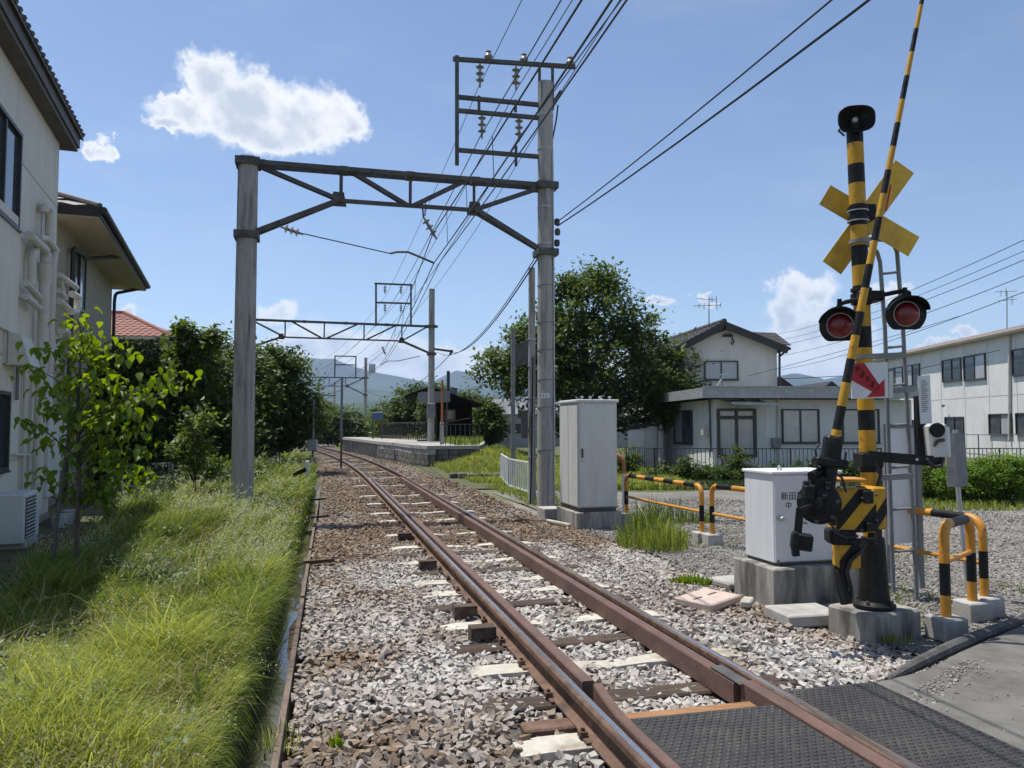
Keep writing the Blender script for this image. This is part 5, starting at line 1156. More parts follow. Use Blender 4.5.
# projecting upper bay on the left edge (lighter band under it), window, hood vent
MB().prism([w1(2.62, 2.95, .02), w1(LEN, 2.95, .02), w1(LEN, 4.55, .02), w1(2.62, 4.55, .02)], nW * .06).build('siding_panel', 'siding', B1)
window(B1, w1(3.45, 5.05, .02), 1.5, 1.35, dW, nW, glass='glass', proud=.07)
window(B1, w1(3.15, 1.62, .02), .62, 1.05, dW, nW, glass='glass', panes=1, proud=.07)
hv = MB().prism([w1(2.55, 2.52, .02), w1(3.05, 2.52, .02), w1(3.05, 2.95, .02), w1(2.55, 2.95, .02)], nW * .06).build('vent_hood', 'pvc', B1)
MB().add([w1(2.45, 2.95, .06), w1(3.05, 2.95, .06), w1(3.05, 2.90, .22), w1(2.45, 2.90, .22), w1(2.45, 2.50, .34), w1(3.05, 2.50, .34), w1(2.45, 2.50, .06), w1(3.05, 2.50, .06)],
         [(0, 1, 2, 3), (3, 2, 5, 4), (0, 3, 4, 6), (1, 7, 5, 2), (4, 5, 7, 6)]).build('vent_cowl', 'pvc', hv, org=B1['_w'])
# roof: thick dark verge that overhangs, with ribbed metal sheets
ro = MB().prism([w1(-.32, HW - .02, -8.3), w1(LEN + .5, HW - .02, -8.3), w1(LEN + .5, HW - .02, .24), w1(-.32, HW - .02, .24)], (0, 0, .07)).build('eave_soffit', 'roof_metal', B1)
MB().prism([w1(-.34, HW + .05, .18), w1(LEN + .5, HW + .05, .18), w1(LEN + .5, HW + .30, .18), w1(-.34, HW + .30, .18)], nW * .09).build('fascia', 'roof_metal', B1)
rf = MB().add([w1(-.42, HW + .22, .32), w1(LEN + .5, HW + .22, .32), w1(LEN + .5, HW + 1.9, -4.2), w1(-.42, HW + 1.9, -4.2), w1(-.42, HW + .30, .30), w1(LEN + .5, HW + .30, .30), w1(LEN + .5, HW + 1.98, -4.2), w1(-.42, HW + 1.98, -4.2)],
              [(0, 1, 2, 3)[::-1], (4, 5, 6, 7), (0, 4, 5, 1), (1, 5, 6, 2), (2, 6, 7, 3), (3, 7, 4, 0)]).build('roof', 'roof_metal', B1)
s = -.38
while s < LEN + .4:
    MB().bar(w1(s, HW + .315, .33), w1(s, HW + 1.99, -4.2), .07, .055).build('roof_rib', 'roof_metal', rf, org=B1['_w']); s += .21
# pipes: risers from the ground, cross runs on brackets
def pipe(pts, r=.055, mat='pvc', name='pipe'): return MB().tube(pts, r, 10).build(name, mat, B1, smooth=True)
def el(pts, rad=.09):                                      # rounds the corners of a pipe run
    out = [pts[0]]
    for i in range(1, len(pts) - 1):
        a, b, c = pts[i - 1], pts[i], pts[i + 1]; d0 = (a - b).normalized() * min(rad, (a - b).length * .45); d1 = (c - b).normalized() * min(rad, (c - b).length * .45)
        for k in range(4): t = k / 3; out.append((b + d0).lerp(b, t).lerp(b.lerp(b + d1, t), t))
    out.append(pts[-1]); return out
def pw(u, v, k=.14): return on_plane(u, v, cF, cF - dW * 5) + nW * k
def prun(px, r, k=.14, mat='pvc', rad=.08): return pipe(el([pw(u, v, k) for u, v in px], rad), r, mat)
prun([(24, 510), (33, 274), (34, 252)], .080, .16); prun([(38, 372), (42, 262), (44, 250)], .062, .15)
prun([(32, 262), (33, 281)], .098, .16); prun([(33, 268), (33.2, 272)], .108, .16)
prun([(41, 240), (40.5, 207), (35, 206), (34.5, 212)], .065, .12, rad=.1); prun([(35, 211), (34.5, 238)], .018, .10, 'galvanised')
prun([(15, 234), (33, 250), (34, 262)], .062, .17); prun([(26, 237), (35, 238), (45, 250)], .055, .16); prun([(22, 284), (22, 256), (26, 248)], .06, .12)
prun([(13, 282), (28, 297)], .050, .15); prun([(13, 296), (28, 308)], .048, .15); prun([(45, 274), (64, 287)], .050, .2); prun([(45, 290), (52, 297)], .045, .2); prun([(45, 300), (58, 311)], .055, .2)
prun([(48, 278), (52, 291)], .05, .16); prun([(55, 311), (62, 311), (63, 296), (56, 293)], .06, .24, rad=.06); prun([(61, 340), (61.5, 318)], .075, .26, 'steel_grey'); prun([(44, 330), (50, 330), (55, 342), (60, 352)], .06, .24)
prun([(17, 500), (20, 345)], .026, .07); prun([(9, 455), (22, 455)], .02, .07); prun([(12, 400), (13, 350)], .024, .06, 'steel_grey'); prun([(20, 372), (26, 372)], .02, .1)
for (u0, v0, u1, v1, dp) in ((45, 332, 51, 366, .14), (34, 415, 44, 494, .20), (46, 420, 54, 470, .16), (35, 372, 43, 408, .12)):
    a, b = pw(u0, v0, .02), pw(u1, v1, .02); c = (a + b) / 2 + nW * dp / 2; MB().bevbox(c, (dp, max(.14, abs((a - b).dot(dW))), abs(a.z - b.z)), .015, Matrix.Rotation(math.atan2(nW.y, nW.x), 3, 'Z')).build('meter_box', 'ac_white', B1)
for (s, r) in ((.95, .13), (.35, .15), (1.3, .12)):
    p = w1(s, .0, .42); t = wempty('concrete_pipe_block', tuple(p), {.95: 'middle concrete block at the foot of the panelled building', .35: 'concrete block at the far foot of the panelled building', 1.3: 'round concrete block near the outdoor unit'}[s], 'concrete block')
    MB().lathe([(r, 0), (r, .28), (r * .93, .30), (0, .30)], p, UP, 18).build('block', 'concrete', t, smooth=True)
# air-conditioner unit
ac = empty('air_conditioner', tuple(w1(3.25, .10, .30)), math.atan2(nW.y, nW.x) + R(90), 'white outdoor air conditioner unit at the foot of the panelled building', 'air conditioner')
MB().bevbox((0, 0, .42), (.82, .32, .62), .015).build('casing', 'ac_white', ac); MB().bevbox((0, 0, .075), (.7, .34, .07), .01).build('stand', 'concrete', ac)
MB().bevbox((-.10, -.163, .42), (.52, .012, .52), .003).build('fan_recess', 'steel_dark', ac)
for k in range(11): MB().box((-.10, -.176, .19 + k * .046), (.52, .010, .012)).build('grille_bar', 'ac_white', ac)
MB().bevbox((.412, 0, .42), (.012, .26, .5), .003).build('coil_side', 'steel_grey', ac)

# ---- brick-clad house behind it
B2 = wempty('brick_house', (-11, 18, 0), 'tan brick house with a dark tiled roof and wide beige eaves', 'house')
c2 = W(109, 400, 21.6); c2.z = 0; n2 = nW
def w2(s, z, k=0.0): q = c2 - dW * s + n2 * k; q.z = z; return q
HE = W(118, 285, 21.6).z
MB().prism([w2(0, -.2), w2(7.4, -.2), w2(7.4, -.2) - n2 * 7, w2(0, -.2) - n2 * 7], (0, 0, HE + .2)).build('wall', 'small_brick', B2)
OV = .78
ea = [w2(-OV, HE, OV), w2(7.4 + .4, HE, OV), w2(7.4 + .4, HE, -7 - OV), w2(-OV, HE, -7 - OV)]
MB().prism(ea, (0, 0, .05)).build('soffit', 'soffit', B2)
for a, b in zip(ea, ea[1:] + ea[:1]): MB().bar(a + UP * .10, b + UP * .10, .05, .16).build('fascia', 'pvc_dark', B2)
g_ = MB().tube([ea[0] + n2 * .07 + dW * .06 + UP * .14, ea[1] + n2 * .07 + UP * .16], .065, 10).build('gutter', 'pvc_dark', B2, smooth=True)
rg = [w2(2.9, HE + 1.75, -3.5), w2(4.9, HE + 1.75, -3.5)]; RO = B2['_w']
def roof_plane(root, name, a, b, c, d, mat, nrow, ncol, th=.045, sub=None):
    """tile courses between eave a-b and ridge d-c, one real stepped course per row"""
    base = MB().add([a, b, c, d], [(0, 1, 2, 3)]).build(name, mat, root)
    for i in range(nrow):
        t0, t1 = i / nrow, (i + 1.12) / nrow; t1 = min(t1, 1.0)
        n = (b - a).cross(d - a).normalized(); n = n if n.z > 0 else -n
        p0, p1, p2, p3 = a.lerp(d, t0), b.lerp(c, t0), b.lerp(c, t1), a.lerp(d, t1); V, F = [], []
        L_ = max(1, int(ncol * (p1 - p0).length / max(.01, (b - a).length)))
        for j in range(L_ * 2 + 1):
            f = j / (L_ * 2); h = th * (1.5 if j % 2 else .75); V += [p0.lerp(p1, f) + n * h, p3.lerp(p2, f) + n * (h * .35), p0.lerp(p1, f) - n * .005]
        for j in range(L_ * 2): F += [(3 * j, 3 * j + 3, 3 * j + 4, 3 * j + 1), (3 * j + 2, 3 * j + 5, 3 * j + 3, 3 * j)]
        MB().add(V, F).build('tile_course', mat, base, org=root.get('_w'))
    return base
eu = [p + UP * .18 for p in ea]
roof_plane(B2, 'roof', eu[0], eu[1], rg[1], rg[0], 'tile_dark', 14, 26); roof_plane(B2, 'roof', eu[3], eu[0], rg[0], rg[0], 'tile_dark', 14, 26)
roof_plane(B2, 'roof', eu[1], eu[2], rg[1], rg[1], 'tile_dark', 10, 20); roof_plane(B2, 'roof', eu[2], eu[3], rg[0], rg[1], 'tile_dark', 10, 20)
for (a, b) in ((eu[0], rg[0]), (eu[1], rg[1])): MB().tube([a + UP * .04, b + UP * .06], .075, 8).build('ridge_tile', 'tile_dark', B2, smooth=True)
q = on_plane(78, 281, w2(0, 0), w2(5, 0)); window(B2, q, 1.35, 1.25, dW, n2, glass=['glass', 'curtain'], proud=.06)
dp = on_plane(66, 300, w2(0, 0), w2(5, 0)); s_d = (c2 - dp).dot(dW)
pipe2 = MB().tube(el([ea[0].lerp(ea[1], .52) + n2 * .05 + UP * .12, w2(s_d - 1.2, HE - .28, .2), w2(s_d, HE - .32, .10), w2(s_d, 0, .10)]), .045, 8).build('downpipe', 'pvc_dark', B2, smooth=True)
MB().tube(el([ea[0] + n2 * .05 + UP * .1 - dW * .1, w2(.05, HE - .22, .08) + dW * .12, w2(-.06, HE - .45, .06), w2(-.06, 0, .06)]), .045, 8).build('downpipe', 'pvc_dark', B2, smooth=True)

# ---- house with a red roof beyond the shrubs
B3 = wempty('red_roofed_house', (-19, 40, 0), 'house with a reddish tiled roof rising behind the dark shrubs', 'house')
r0 = W(172, 337, 38); zE = r0.z; bx0 = Vector((r0.x - .7, 38.5, 0)); ex = Vector((1, .1, 0)).normalized(); ey = Vector((-.1, 1, 0)).normalized()
def w3(x, y, z): q = bx0 + ex * x + ey * y; q.z = z; return q
MB().prism([w3(-9, 0, -.2), w3(0, 0, -.2), w3(0, 8, -.2), w3(-9, 8, -.2)], (0, 0, zE)).build('wall', 'stucco', B3)
e3 = [w3(-9.7, -.7, zE), w3(.7, -.7, zE), w3(.7, 8.7, zE), w3(-9.7, 8.7, zE)]; r3 = [w3(-5.6, 4, zE + 1.75), w3(-3.4, 4, zE + 1.75)]
MB().prism(e3, (0, 0, -.12)).build('soffit', 'soffit', B3)
roof_plane(B3, 'roof', e3[0], e3[1], r3[1], r3[0], 'tile_red', 13, 30); roof_plane(B3, 'roof', e3[1], e3[2], r3[1], r3[1], 'tile_red', 13, 26); roof_plane(B3, 'roof', e3[3], e3[0], r3[0], r3[0], 'tile_red', 8, 16); roof_plane(B3, 'roof', e3[2], e3[3], r3[0], r3[1], 'tile_red', 8, 16)
MB().tube([e3[1] + UP * .05, r3[1] + UP * .08, r3[0] + UP * .08], .11, 8).build('ridge_tile', 'tile_red', B3, smooth=True)

# ---- white house on the right: flat-roofed front and a gabled upper storey
YH = 27.0; H1 = wempty('white_house', (9, YH, 0), 'white house with a flat-roofed front and gabled upper storey', 'house')
f0 = W(714.5, 470, YH); fx0 = f0.x; fx1 = W(913, 470, YH + .6).x; fz = W(760, 396.5, YH).z
fa = Vector((fx1 - fx0, .6, 0)).normalized(); fn = Vector((fa.y, -fa.x, 0)); la = Vector((-.06, 1, 0)).normalized(); ln_ = Vector((-la.y, la.x, 0)); ln_ = ln_ if ln_.x < 0 else -ln_
FW = (fx1 - fx0) / fa.x; P0 = Vector((fx0, YH, 0))
LWL = 9.5
P1_ = P0 + fa * FW; P2_ = P0 + la * LWL
MB().prism([P0 - UP * .2, P1_ - UP * .2, P1_ + la * 9 - UP * .2, P0 + la * LWL - UP * .2], (0, 0, fz + .1)).build('wall', 'stucco', H1)
# panel joints in the front wall
for k in range(8):
    a = P0 + fa * (FW * k / 8 + .03); b = P0 + fa * (FW * (k + 1) / 8 - .0); MB().prism([a + UP * .1, b + UP * .1, b + UP * (fz - .2), a + UP * (fz - .2)], fn * .012).build('wall_panel', 'panel_white', H1)
for k in range(5):
    a = P0 + la * (LWL * k / 5 + .03); b = P0 + la * (LWL * (k + 1) / 5)
    MB().prism([a + UP * .1, b + UP * .1, b + UP * (fz - .2), a + UP * (fz - .2)], ln_ * .012).build('wall_panel', 'panel_white', H1)
E0 = P0 - fa * .55 + fn * .55; E1 = P1_ + fa * .2 + fn * .55; E2 = P0 + la * (LWL + .3) - fa * .75
ze = fz - .02
MB().prism([E0 + UP * ze, E1 + UP * ze, E1 + la * 7 + UP * ze, E2 + UP * ze], (0, 0, .10)).build('roof', 'alu_grey', H1)
MB().bar(E0 + UP * (ze + .13), E1 + UP * (ze + .13), .06, .36).build('fascia', 'alu_grey', H1); MB().bar(E0 + UP * (ze + .13), E2 + UP * (ze + .13), .06, .36).build('fascia', 'galvanised', H1)
MB().bar(E0 + UP * (ze + .34), E1 + UP * (ze + .34), .14, .05).build('gutter', 'alu_grey', H1)
def hf(u, v): return on_plane(u, v, P0, P1_)
def hl(u, v): return on_plane(u, v, P0, P2_)
def hwin(u0, v0, u1, v1, plane, ax, nr, **k):
    a, b = plane(u0, v0), plane(u1, v1); c = (a + b) / 2; w = abs((b - a).dot(ax)); return window(H1, c + nr * .012, w, abs(a.z - b.z), ax, nr, **k)
hwin(781, 409, 819, 443, hf, fa, fn, glass='frosted', proud=.08); hwin(841, 409, 879, 443, hf, fa, fn, glass='frosted', proud=.08)
hwin(675.5, 411, 693.5, 444.5, hl, la, ln_, glass=['glass', 'curtain'], proud=.09)
dr_ = hwin(716.5, 408.5, 756, 457, hf, fa, fn, glass='curtain', proud=.10, sill=False, fr=.09); dr_.name = 'door'
a, b = hf(717, 417.5), hf(755.5, 417.5); MB().bar(a + fn * .10, b + fn * .10, .03, .12).build('transom', 'alu_dark', dr_, org=H1['_w'])
aw = MB().add([hf(720, 400) + fn * .02, hf(757, 400) + fn * .02, hf(768, 404.5) + fn * .95, hf(724, 404) + fn * .95], [(0, 1, 2, 3)]).build('awning', 'alu_grey', H1)
MB().bar(hf(724, 404) + fn * .95, hf(770, 405) + fn * .95, .06, .1).build('awning_edge', 'alu_grey', aw, org=H1['_w'])
for (u, v) in ((734, 400), (752, 401)): MB().bar(hf(u, v - 3) + fn * .02, hf(u + 6, v + 3) + fn * .9, .03, .03).build('awning_arm', 'alu_dark', aw, org=H1['_w'])
MB().bevbox(hf(775, 443) + fn * .1, (.30, .16, .36), .02).build('meter', 'steel_grey', H1); MB().bevbox(hl(709, 430) + ln_ * .12, (.28, .24, .42), .03).build('meter', 'pvc', H1)
MB().cyl(hf(777.5, 396) + fn * .05, hf(777.5, 472) + fn * .05, .04, .04, 8).build('downpipe', 'pvc', H1); MB().cyl(hl(657.5, 405) + ln_ * .06, hl(658, 466) + ln_ * .06, .045, .045, 8).build('downpipe', 'pvc', H1)
MB().cyl(hl(711, 399) + ln_ * .06, hl(712.5, 452) + ln_ * .06, .03, .03, 8).build('downpipe', 'steel_dark', H1)
# upper storey
YU = 33.0; U0, U1 = W(683.5, 420, YU), W(778, 420, YU); gz = lambda u, v: W(u, v, YU).z
ex0, ex1, apx = U0.x, U1.x, W(726, 330, YU).x; zl_, zr_ = gz(683, 346), gz(779, 347); za_ = gz(724, 330)
poly = [Vector((ex0, YU, 2.0)), Vector((ex1, YU, 2.0)), Vector((ex1, YU, zr_)), Vector((apx, YU, za_)), Vector((ex0, YU, zl_))]
MB().prism(poly, (-1.2, 9, 0)).build('upper_wall', 'stucco', H1)
apk = W(724.5, 322.5, YU - .5); el_, er_ = W(672, 350, YU - .5), W(788, 348, YU - .5); dep = Vector((-1.3, 10, 0))
for (e, nm) in ((el_, 0), (er_, 1)):
    n = Vector((0, 0, 1)); MB().prism([e, apk, apk + dep, e + dep], (0, 0, -.10)).build('roof_deck', 'pvc_dark', H1)
    MB().bar(e + Vector((0, -.02, -.10)), apk + Vector((0, -.02, -.10)), .06, .30).build('bargeboard', 'pvc_dark', H1)
    if nm == 0: roof_plane(H1, 'roof', e + dep + UP * .02, e + UP * .02, apk + UP * .02, apk + dep + UP * .02, 'tile_dark', 10, 26)
    else: roof_plane(H1, 'roof', e + UP * .02, e + dep + UP * .02, apk + dep + UP * .02, apk + UP * .02, 'tile_dark', 10, 26)
MB().tube([apk + UP * .06, apk + dep + UP * .06], .12, 8).build('ridge_tile', 'tile_dark', H1, smooth=True)
# side wing whose tiled slope shows to the right of the gable
r_a, r_b, r_c, r_d = W(792, 349, 34.5), W(790, 346, 38.5), W(774, 333, 38.5), W(744, 333, 34.5)
roof_plane(H1, 'wing_roof', W(762, 344, 34.2), W(791, 345.5, 34.2), W(775, 333, 37), W(746, 332, 37), 'tile_dark', 8, 16)
MB().prism([W(762, 346, 34.3), W(791, 347.5, 34.3), W(791, 347.5, 34.3) + Vector((0, 3, 0)), W(762, 346, 34.3) + Vector((0, 3, 0))], (0, 0, -.1)).build('wing_soffit', 'pvc_dark', H1)
window(H1, W(721, 370.5, YU) - Vector((0, .02, 0)), 1.45, .82, (1, 0, 0), (0, -1, 0), glass='curtain', proud=.08)
MB().prism([W(722, 337, YU - .02), W(733, 337, YU - .02), W(731.5, 334.5, YU - .02), W(723.5, 334.5, YU - .02)], (0, -.06, 0)).build('gable_vent', 'pvc_dark', H1)
MB().tube([W(732, 338, YU - .08), W(734, 342, YU - .1), W(732.5, 345, YU - .1), W(731, 342, YU - .08)], .03, 6).build('cable_loop', 'wire', H1)
for (u, v0, v1) in ((779.5, 352, 386), (683, 352, 372)): MB().cyl(W(u, v0, YU - .08), W(u, v1, YU - .08), .05, .05, 8).build('downpipe', 'alu_dark', H1)
MB().tube([W(787, 350, YU - .4), W(780, 356, YU - .1)], .05, 8).build('downpipe', 'alu_dark', H1)
for (u0, u1, v) in ((764, 798, 377), (822, 842, 381)):      # low tiled roofs behind the flat roof
    m_ = (u0 + u1) / 2; a_, b_, c_ = W(u0, 389, 36), W(m_, v, 36), W(u1, 389, 36); MB().prism([a_, c_, b_], (0, 5, 0)).build('rear_roof', 'pvc_dark', H1)
MB().prism([W(775, 391, 36.2), W(900, 391, 36.2), W(900, 420, 36.2), W(775, 420, 36.2)], (0, 4, 0)).build('rear_wall', 'stucco', H1)
# annexe with corrugated white panel on the far left
an = wempty('garden_shed', tuple(W(640, 460, 31)), 'small white lean-to shed at the corner of the white house', 'shed')
MB().prism([W(628, 430, 31), W(657, 427, 31.6), W(657, 468, 31.6), W(628, 462, 31)], (.5, 2.5, 0)).build('wall', 'panel_white', an)
MB().prism([W(626, 429, 30.9), W(659, 426, 31.5), W(659, 423, 31.5), W(626, 426.5, 30.9)], (.5, 2.7, 0)).build('roof', 'alu_dark', an)
MB().prism([W(628, 431, 30.9), W(644, 430, 31.2), W(644, 455, 31.2), W(628, 456, 30.9)], (0, -.03, 0)).build('door_panel', 'fence_white', an)
# aerials
def aerial(name, label, u, v0, v1, y, els):
    t = wempty(name, tuple(W(u, v0, y)), label, 'aerial', 'rooftop aerials'); MB().cyl(W(u, v0, y), W(u, v1, y), .025, .02, 6).build('mast', 'steel_grey', t)
    for (u0, va, u1, vb) in els: MB().cyl(W(u0, va, y), W(u1, vb, y), .016, .016, 5).build('element', 'steel_grey', t)
aerial('rooftop_aerial', 'aerial on the ridge of the gabled white house', 709, 325, 297, 33.5, [(693, 306, 721, 305), (697, 298.5, 716, 300), (716, 296, 717, 310), (721, 303, 720, 307), (699, 304, 699, 308), (704, 303, 704, 309), (712, 297, 712, 302)])
aerial('rooftop_aerial', 'aerial on the roof of the long white block', 1007, 330, 291, 40, [(995, 292, 1017, 291), (998, 301, 1017, 299), (1012, 295, 1012, 305), (1001, 290, 1001, 296), (1006, 288, 1006, 296)])
dsh = wempty('satellite_dish', tuple(hf(716, 392)), 'small rod aerial on the flat roof edge below the window', 'aerial', 'rooftop aerials')
MB().cyl(W(716, 388, 29), W(724, 374.5, 29), .035, .03, 6).build('rod', 'galvanised', dsh); MB().cyl(W(722, 374, 29), W(722, 388, 29), .02, .02, 6).build('mast', 'steel_grey', dsh); MB().bar(W(719, 375, 29), W(730, 373, 29), .04, .06).build('receiver', 'galvanised', dsh)

# ---- long two-storey white block at the right edge
K = wempty('apartment_block', (24, 44, 0), 'long two-storey white panelled block at the right edge', 'building')
kA, kB = Vector((23.6, 33.0, 0)), Vector((25.4, 57.0, 0)); ka = (kB - kA).normalized(); kn = Vector((-ka.y, ka.x, 0)); kH = on_plane(1000, 337, kA, kB).z
kL = (kB - kA).length
MB().prism([kA - UP * .2, kB - UP * .2, kB - UP * .2 - kn * 9, kA - UP * .2 - kn * 9], (0, 0, kH + .2)).build('wall', 'panel_white', K)
def kp_(u, v): return on_plane(u, v, kA, kB)
vj = [1046, 1018, 990, 965.5, 942, 922, 905, 891, 878]
sj = sorted([(kp_(u, 400) - kA).dot(ka) for u in vj] + [0, kL])
zj = [.2, kp_(1000, 396).z, kH - .05]
for a, b in zip(sj[:-1], sj[1:]):
    for z0, z1 in zip(zj[:-1], zj[1:]):
        P = [kA + ka * (a + .03) + UP * (z0 + .02), kA + ka * (b - .03) + UP * (z0 + .02), kA + ka * (b - .03) + UP * (z1 - .02), kA + ka * (a + .03) + UP * (z1 - .02)]
        MB().prism(P, kn * .02).build('wall_panel', 'panel_white', K)
E = [kA - ka * .6 + kn * .45, kB + ka * .5 + kn * .45, kB + ka * .5 - kn * 9.4, kA - ka * .6 - kn * 9.4]
MB().prism([p + UP * kH for p in E], (0, 0, .10)).build('soffit', 'soffit', K); MB().bar(E[0] + UP * (kH + .16), E[1] + UP * (kH + .16), .08, .14).build('fascia', 'concrete_pink', K)
MB().prism([E[0] + UP * (kH + .2), E[1] + UP * (kH + .2), E[1] - kn * 5 + UP * (kH + 1.0), E[0] - kn * 5 + UP * (kH + 1.0)], (0, 0, .05)).build('roof', 'roof_metal', K)
def kwin(u0, v0, u1, v1, **k):
    a, b = kp_(u0, v0), kp_(u1, v1); c = (a + b) / 2; window(K, c + kn * .022, abs((b - a).dot(ka)), abs(a.z - b.z), ka, kn, proud=.08, **k)
kwin(943, 360.5, 962.5, 380); kwin(964.5, 356.5, 987, 378.5, glass=['curtain', 'glass']); kwin(888, 369, 904, 387, glass=['curtain', 'glass']); kwin(905.5, 366, 921, 385, glass=['glass', 'curtain']); kwin(1013, 350, 1040, 373)
kwin(946, 417, 965, 436); kwin(990, 414, 1013.5, 435, glass=['curtain', 'glass']); kwin(1017, 413, 1040, 435); kwin(905, 420, 921, 438)
MB().cyl(kp_(1011.5, 336) + kn * .1, kp_(1011.5, 440) + kn * .1, .06, .06, 8).build('downpipe', 'pvc', K)
MB().lathe([(.0, 0), (.08, .02), (.10, .16), (.0, .2)], kp_(948, 405) + kn * .2, (-.7, -.4, -.2), 10).build('vent', 'galvanised', K, smooth=True)

# ================================================================== platform and shelter
pf = wempty('station_platform', (-4, 34, 0), 'low concrete and stone station platform beside the curving track', 'platform')
pz = .88
front = [Vector((-3.35, 30.4, 0)), Vector((-4.25, 32.2, 0))]
for y in (35.5, 39, 43, 47, 52): front.append(Vector((float(tx(y)) + 1.62 + max(0, (39 - y) * .12), y, 0)))
rear = [Vector((-1.3, 31.0, 0)), Vector((-1.25, 33, 0)), Vector((-1.3, 37.0, 0)), Vector((-1.5, 41.5, 0)), Vector((-2.2, 45.0, 0)), Vector((-7.8, 48.5, 0)), Vector((-10.2, 52.8, 0))]
for i in range(len(front) - 1):
    a, b, c, d = front[i], front[i + 1], rear[i + 1], rear[i]
    MB().prism([a + UP * (pz - .14), b + UP * (pz - .14), c + UP * (pz - .14), d + UP * (pz - .14)], (0, 0, .14)).build('deck_slab', 'platform_top', pf)
    if b.y < 42:                                            # stone retaining wall, course by course
        for r_i in range(4):
            z0, z1 = -.1 + r_i * .21, -.1 + (r_i + 1) * .21 - .015; n = 4; ofs = (r_i % 2) * .5
            for k in range(n + 1):
                t0, t1 = max(0, (k - ofs) / n), min(1, (k + 1 - ofs) / n)
                if t1 - t0 < .02: continue
                p, q = a.lerp(b, t0 + .006), a.lerp(b, t1 - .006); inn = (c - b).normalized() * .3; j = random.uniform(-.02, .02)
                MB().prism([p + inn * (.12 + j) + UP * z0, q + inn * (.12 + j) + UP * z0, q + inn * (.12 + j) + UP * z1, p + inn * (.12 + j) + UP * z1], inn).build('stone', 'stone_wall' if r_i < 3 else 'concrete', pf)
    else:
        for k in range(5):
            p = a.lerp(b, (k + .5) / 5) + (c - b).normalized() * .12; MB().box(p + UP * .36, (.14, .14, .80)).build('support_post', 'concrete', pf)
a, d = front[0], rear[0]
for r_i in range(4):
    for k in range(5):
        p, q = a.lerp(d, k / 5 + .006), a.lerp(d, (k + 1) / 5 - .006); z0 = -.1 + r_i * .21; MB().prism([p + UP * z0 + Vector((0, .05, 0)), q + UP * z0 + Vector((0, .05, 0)), q + UP * (z0 + .195) + Vector((0, .05, 0)), p + UP * (z0 + .195) + Vector((0, .05, 0))], (0, .3, 0)).build('stone', 'stone_wall', pf)
MB().prism([front[0] + Vector((.2, .5, -.1)), rear[0] + Vector((-.1, .5, -.1)), rear[1] + Vector((-.3, 0, -.1)), front[1] + Vector((.6, 0, -.1))], (0, 0, pz - .1)).build('core', 'stone_wall', pf)
# shelter
ss_ = wempty('station_shelter', tuple(W(455, 441, 35)), 'dark weathered wooden waiting shelter on the platform', 'shelter')
sA, sB = W(437, 440, 39.4), W(472, 440, 39.6); sA.z = sB.z = pz; sx = (sB - sA).normalized(); sy = Vector((-sx.y, sx.x, 0)); sw = (sB - sA).length; zr = W(472, 404, 39.6).z; zl2 = W(437, 397, 39.4).z + .1
nb = 11
for k in range(nb):
    z0 = pz + (zr - pz) * k / nb; z1 = pz + (zr - pz) * (k + 1) / nb - .012
    MB().prism([sA + UP * (z0 - pz), sB + UP * (z0 - pz), sB + UP * (z1 - pz), sA + UP * (z1 - pz)], sy * .04).build('plank', 'wood_black', ss_)
MB().prism([sA, sB, sB + UP * (zr - pz), sA + UP * (zl2 + .25 - pz)], sy * .03 + sx * .001).build('front_wall', 'wood_black', ss_)
MB().prism([sB, sB + sy * 4.2, sB + sy * 4.2 + UP * (zr - pz), sB + UP * (zr - pz)], -sx * .06).build('side_wall', 'wood_black', ss_)
MB().prism([sA, sA + sy * 4.2, sA + sy * 4.2 + UP * (zl2 - pz), sA + UP * (zl2 - pz)], sx * .06).build('side_wall', 'wood_black', ss_)
MB().prism([sA + sy * 4.2, sB + sy * 4.2, sB + sy * 4.2 + UP * (zr - pz), sA + sy * 4.2 + UP * (zr - pz)], sy * .06).build('back_wall', 'wood_black', ss_)
rl, rm, rr3 = W(404, 395.5, 38.8), W(430, 386.5, 38.9), W(483, 404, 39.1)
MB().prism([rl, rm, rm + sy * 5, rl + sy * 5], (0, 0, -.10)).build('roof', 'wood_black', ss_); MB().prism([rm, rr3, rr3 + sy * 5, rm + sy * 5], (0, 0, -.10)).build('roof', 'wood_black', ss_)
window(ss_, on_plane(450, 415, sA, sB) - sy * .02, .55, .55, sx, -sy, frame='wood_brown', glass='glass', panes=1, proud=.05)
MB().bar(on_plane(443, 423, sA, sB) - sy * .4, on_plane(470, 418, sA, sB) - sy * .4, .05, .05).build('rail', 'wood_brown', ss_)
bd = wempty('platform_board', tuple(W(438, 440, 35.0)), 'pale back-turned board mounted beside the platform pole', 'sign board')
MB().prism([W(418, 392, 38.9), W(450, 391, 38.4), W(450, 402, 38.4), W(418, 403, 38.9)], (0, .06, 0)).build('board', 'steel_grey', bd)
for (u, y) in ((447, 38.5),): MB().cyl(W(u, 402, y), Vector((W(u, 440, y).x, y, pz)), .04, .04, 8).build('post', 'steel_dark', bd)
op = wempty('platform_pole', (W(442, 440, 33.0).x, 33.0, pz), 'orange-brown painted pole with a pale concrete sleeve on the platform', 'pole')
p_ = Vector((W(442, 440, 33.0).x, 33.0, pz)); MB().cyl(p_, p_ + UP * (W(442, 380, 33).z - pz), .055, .05, 10).build('pole', 'orange_pole', op, smooth=True); MB().cyl(p_, p_ + UP * .95, .09, .09, 10).build('sleeve', 'concrete', op, smooth=True)
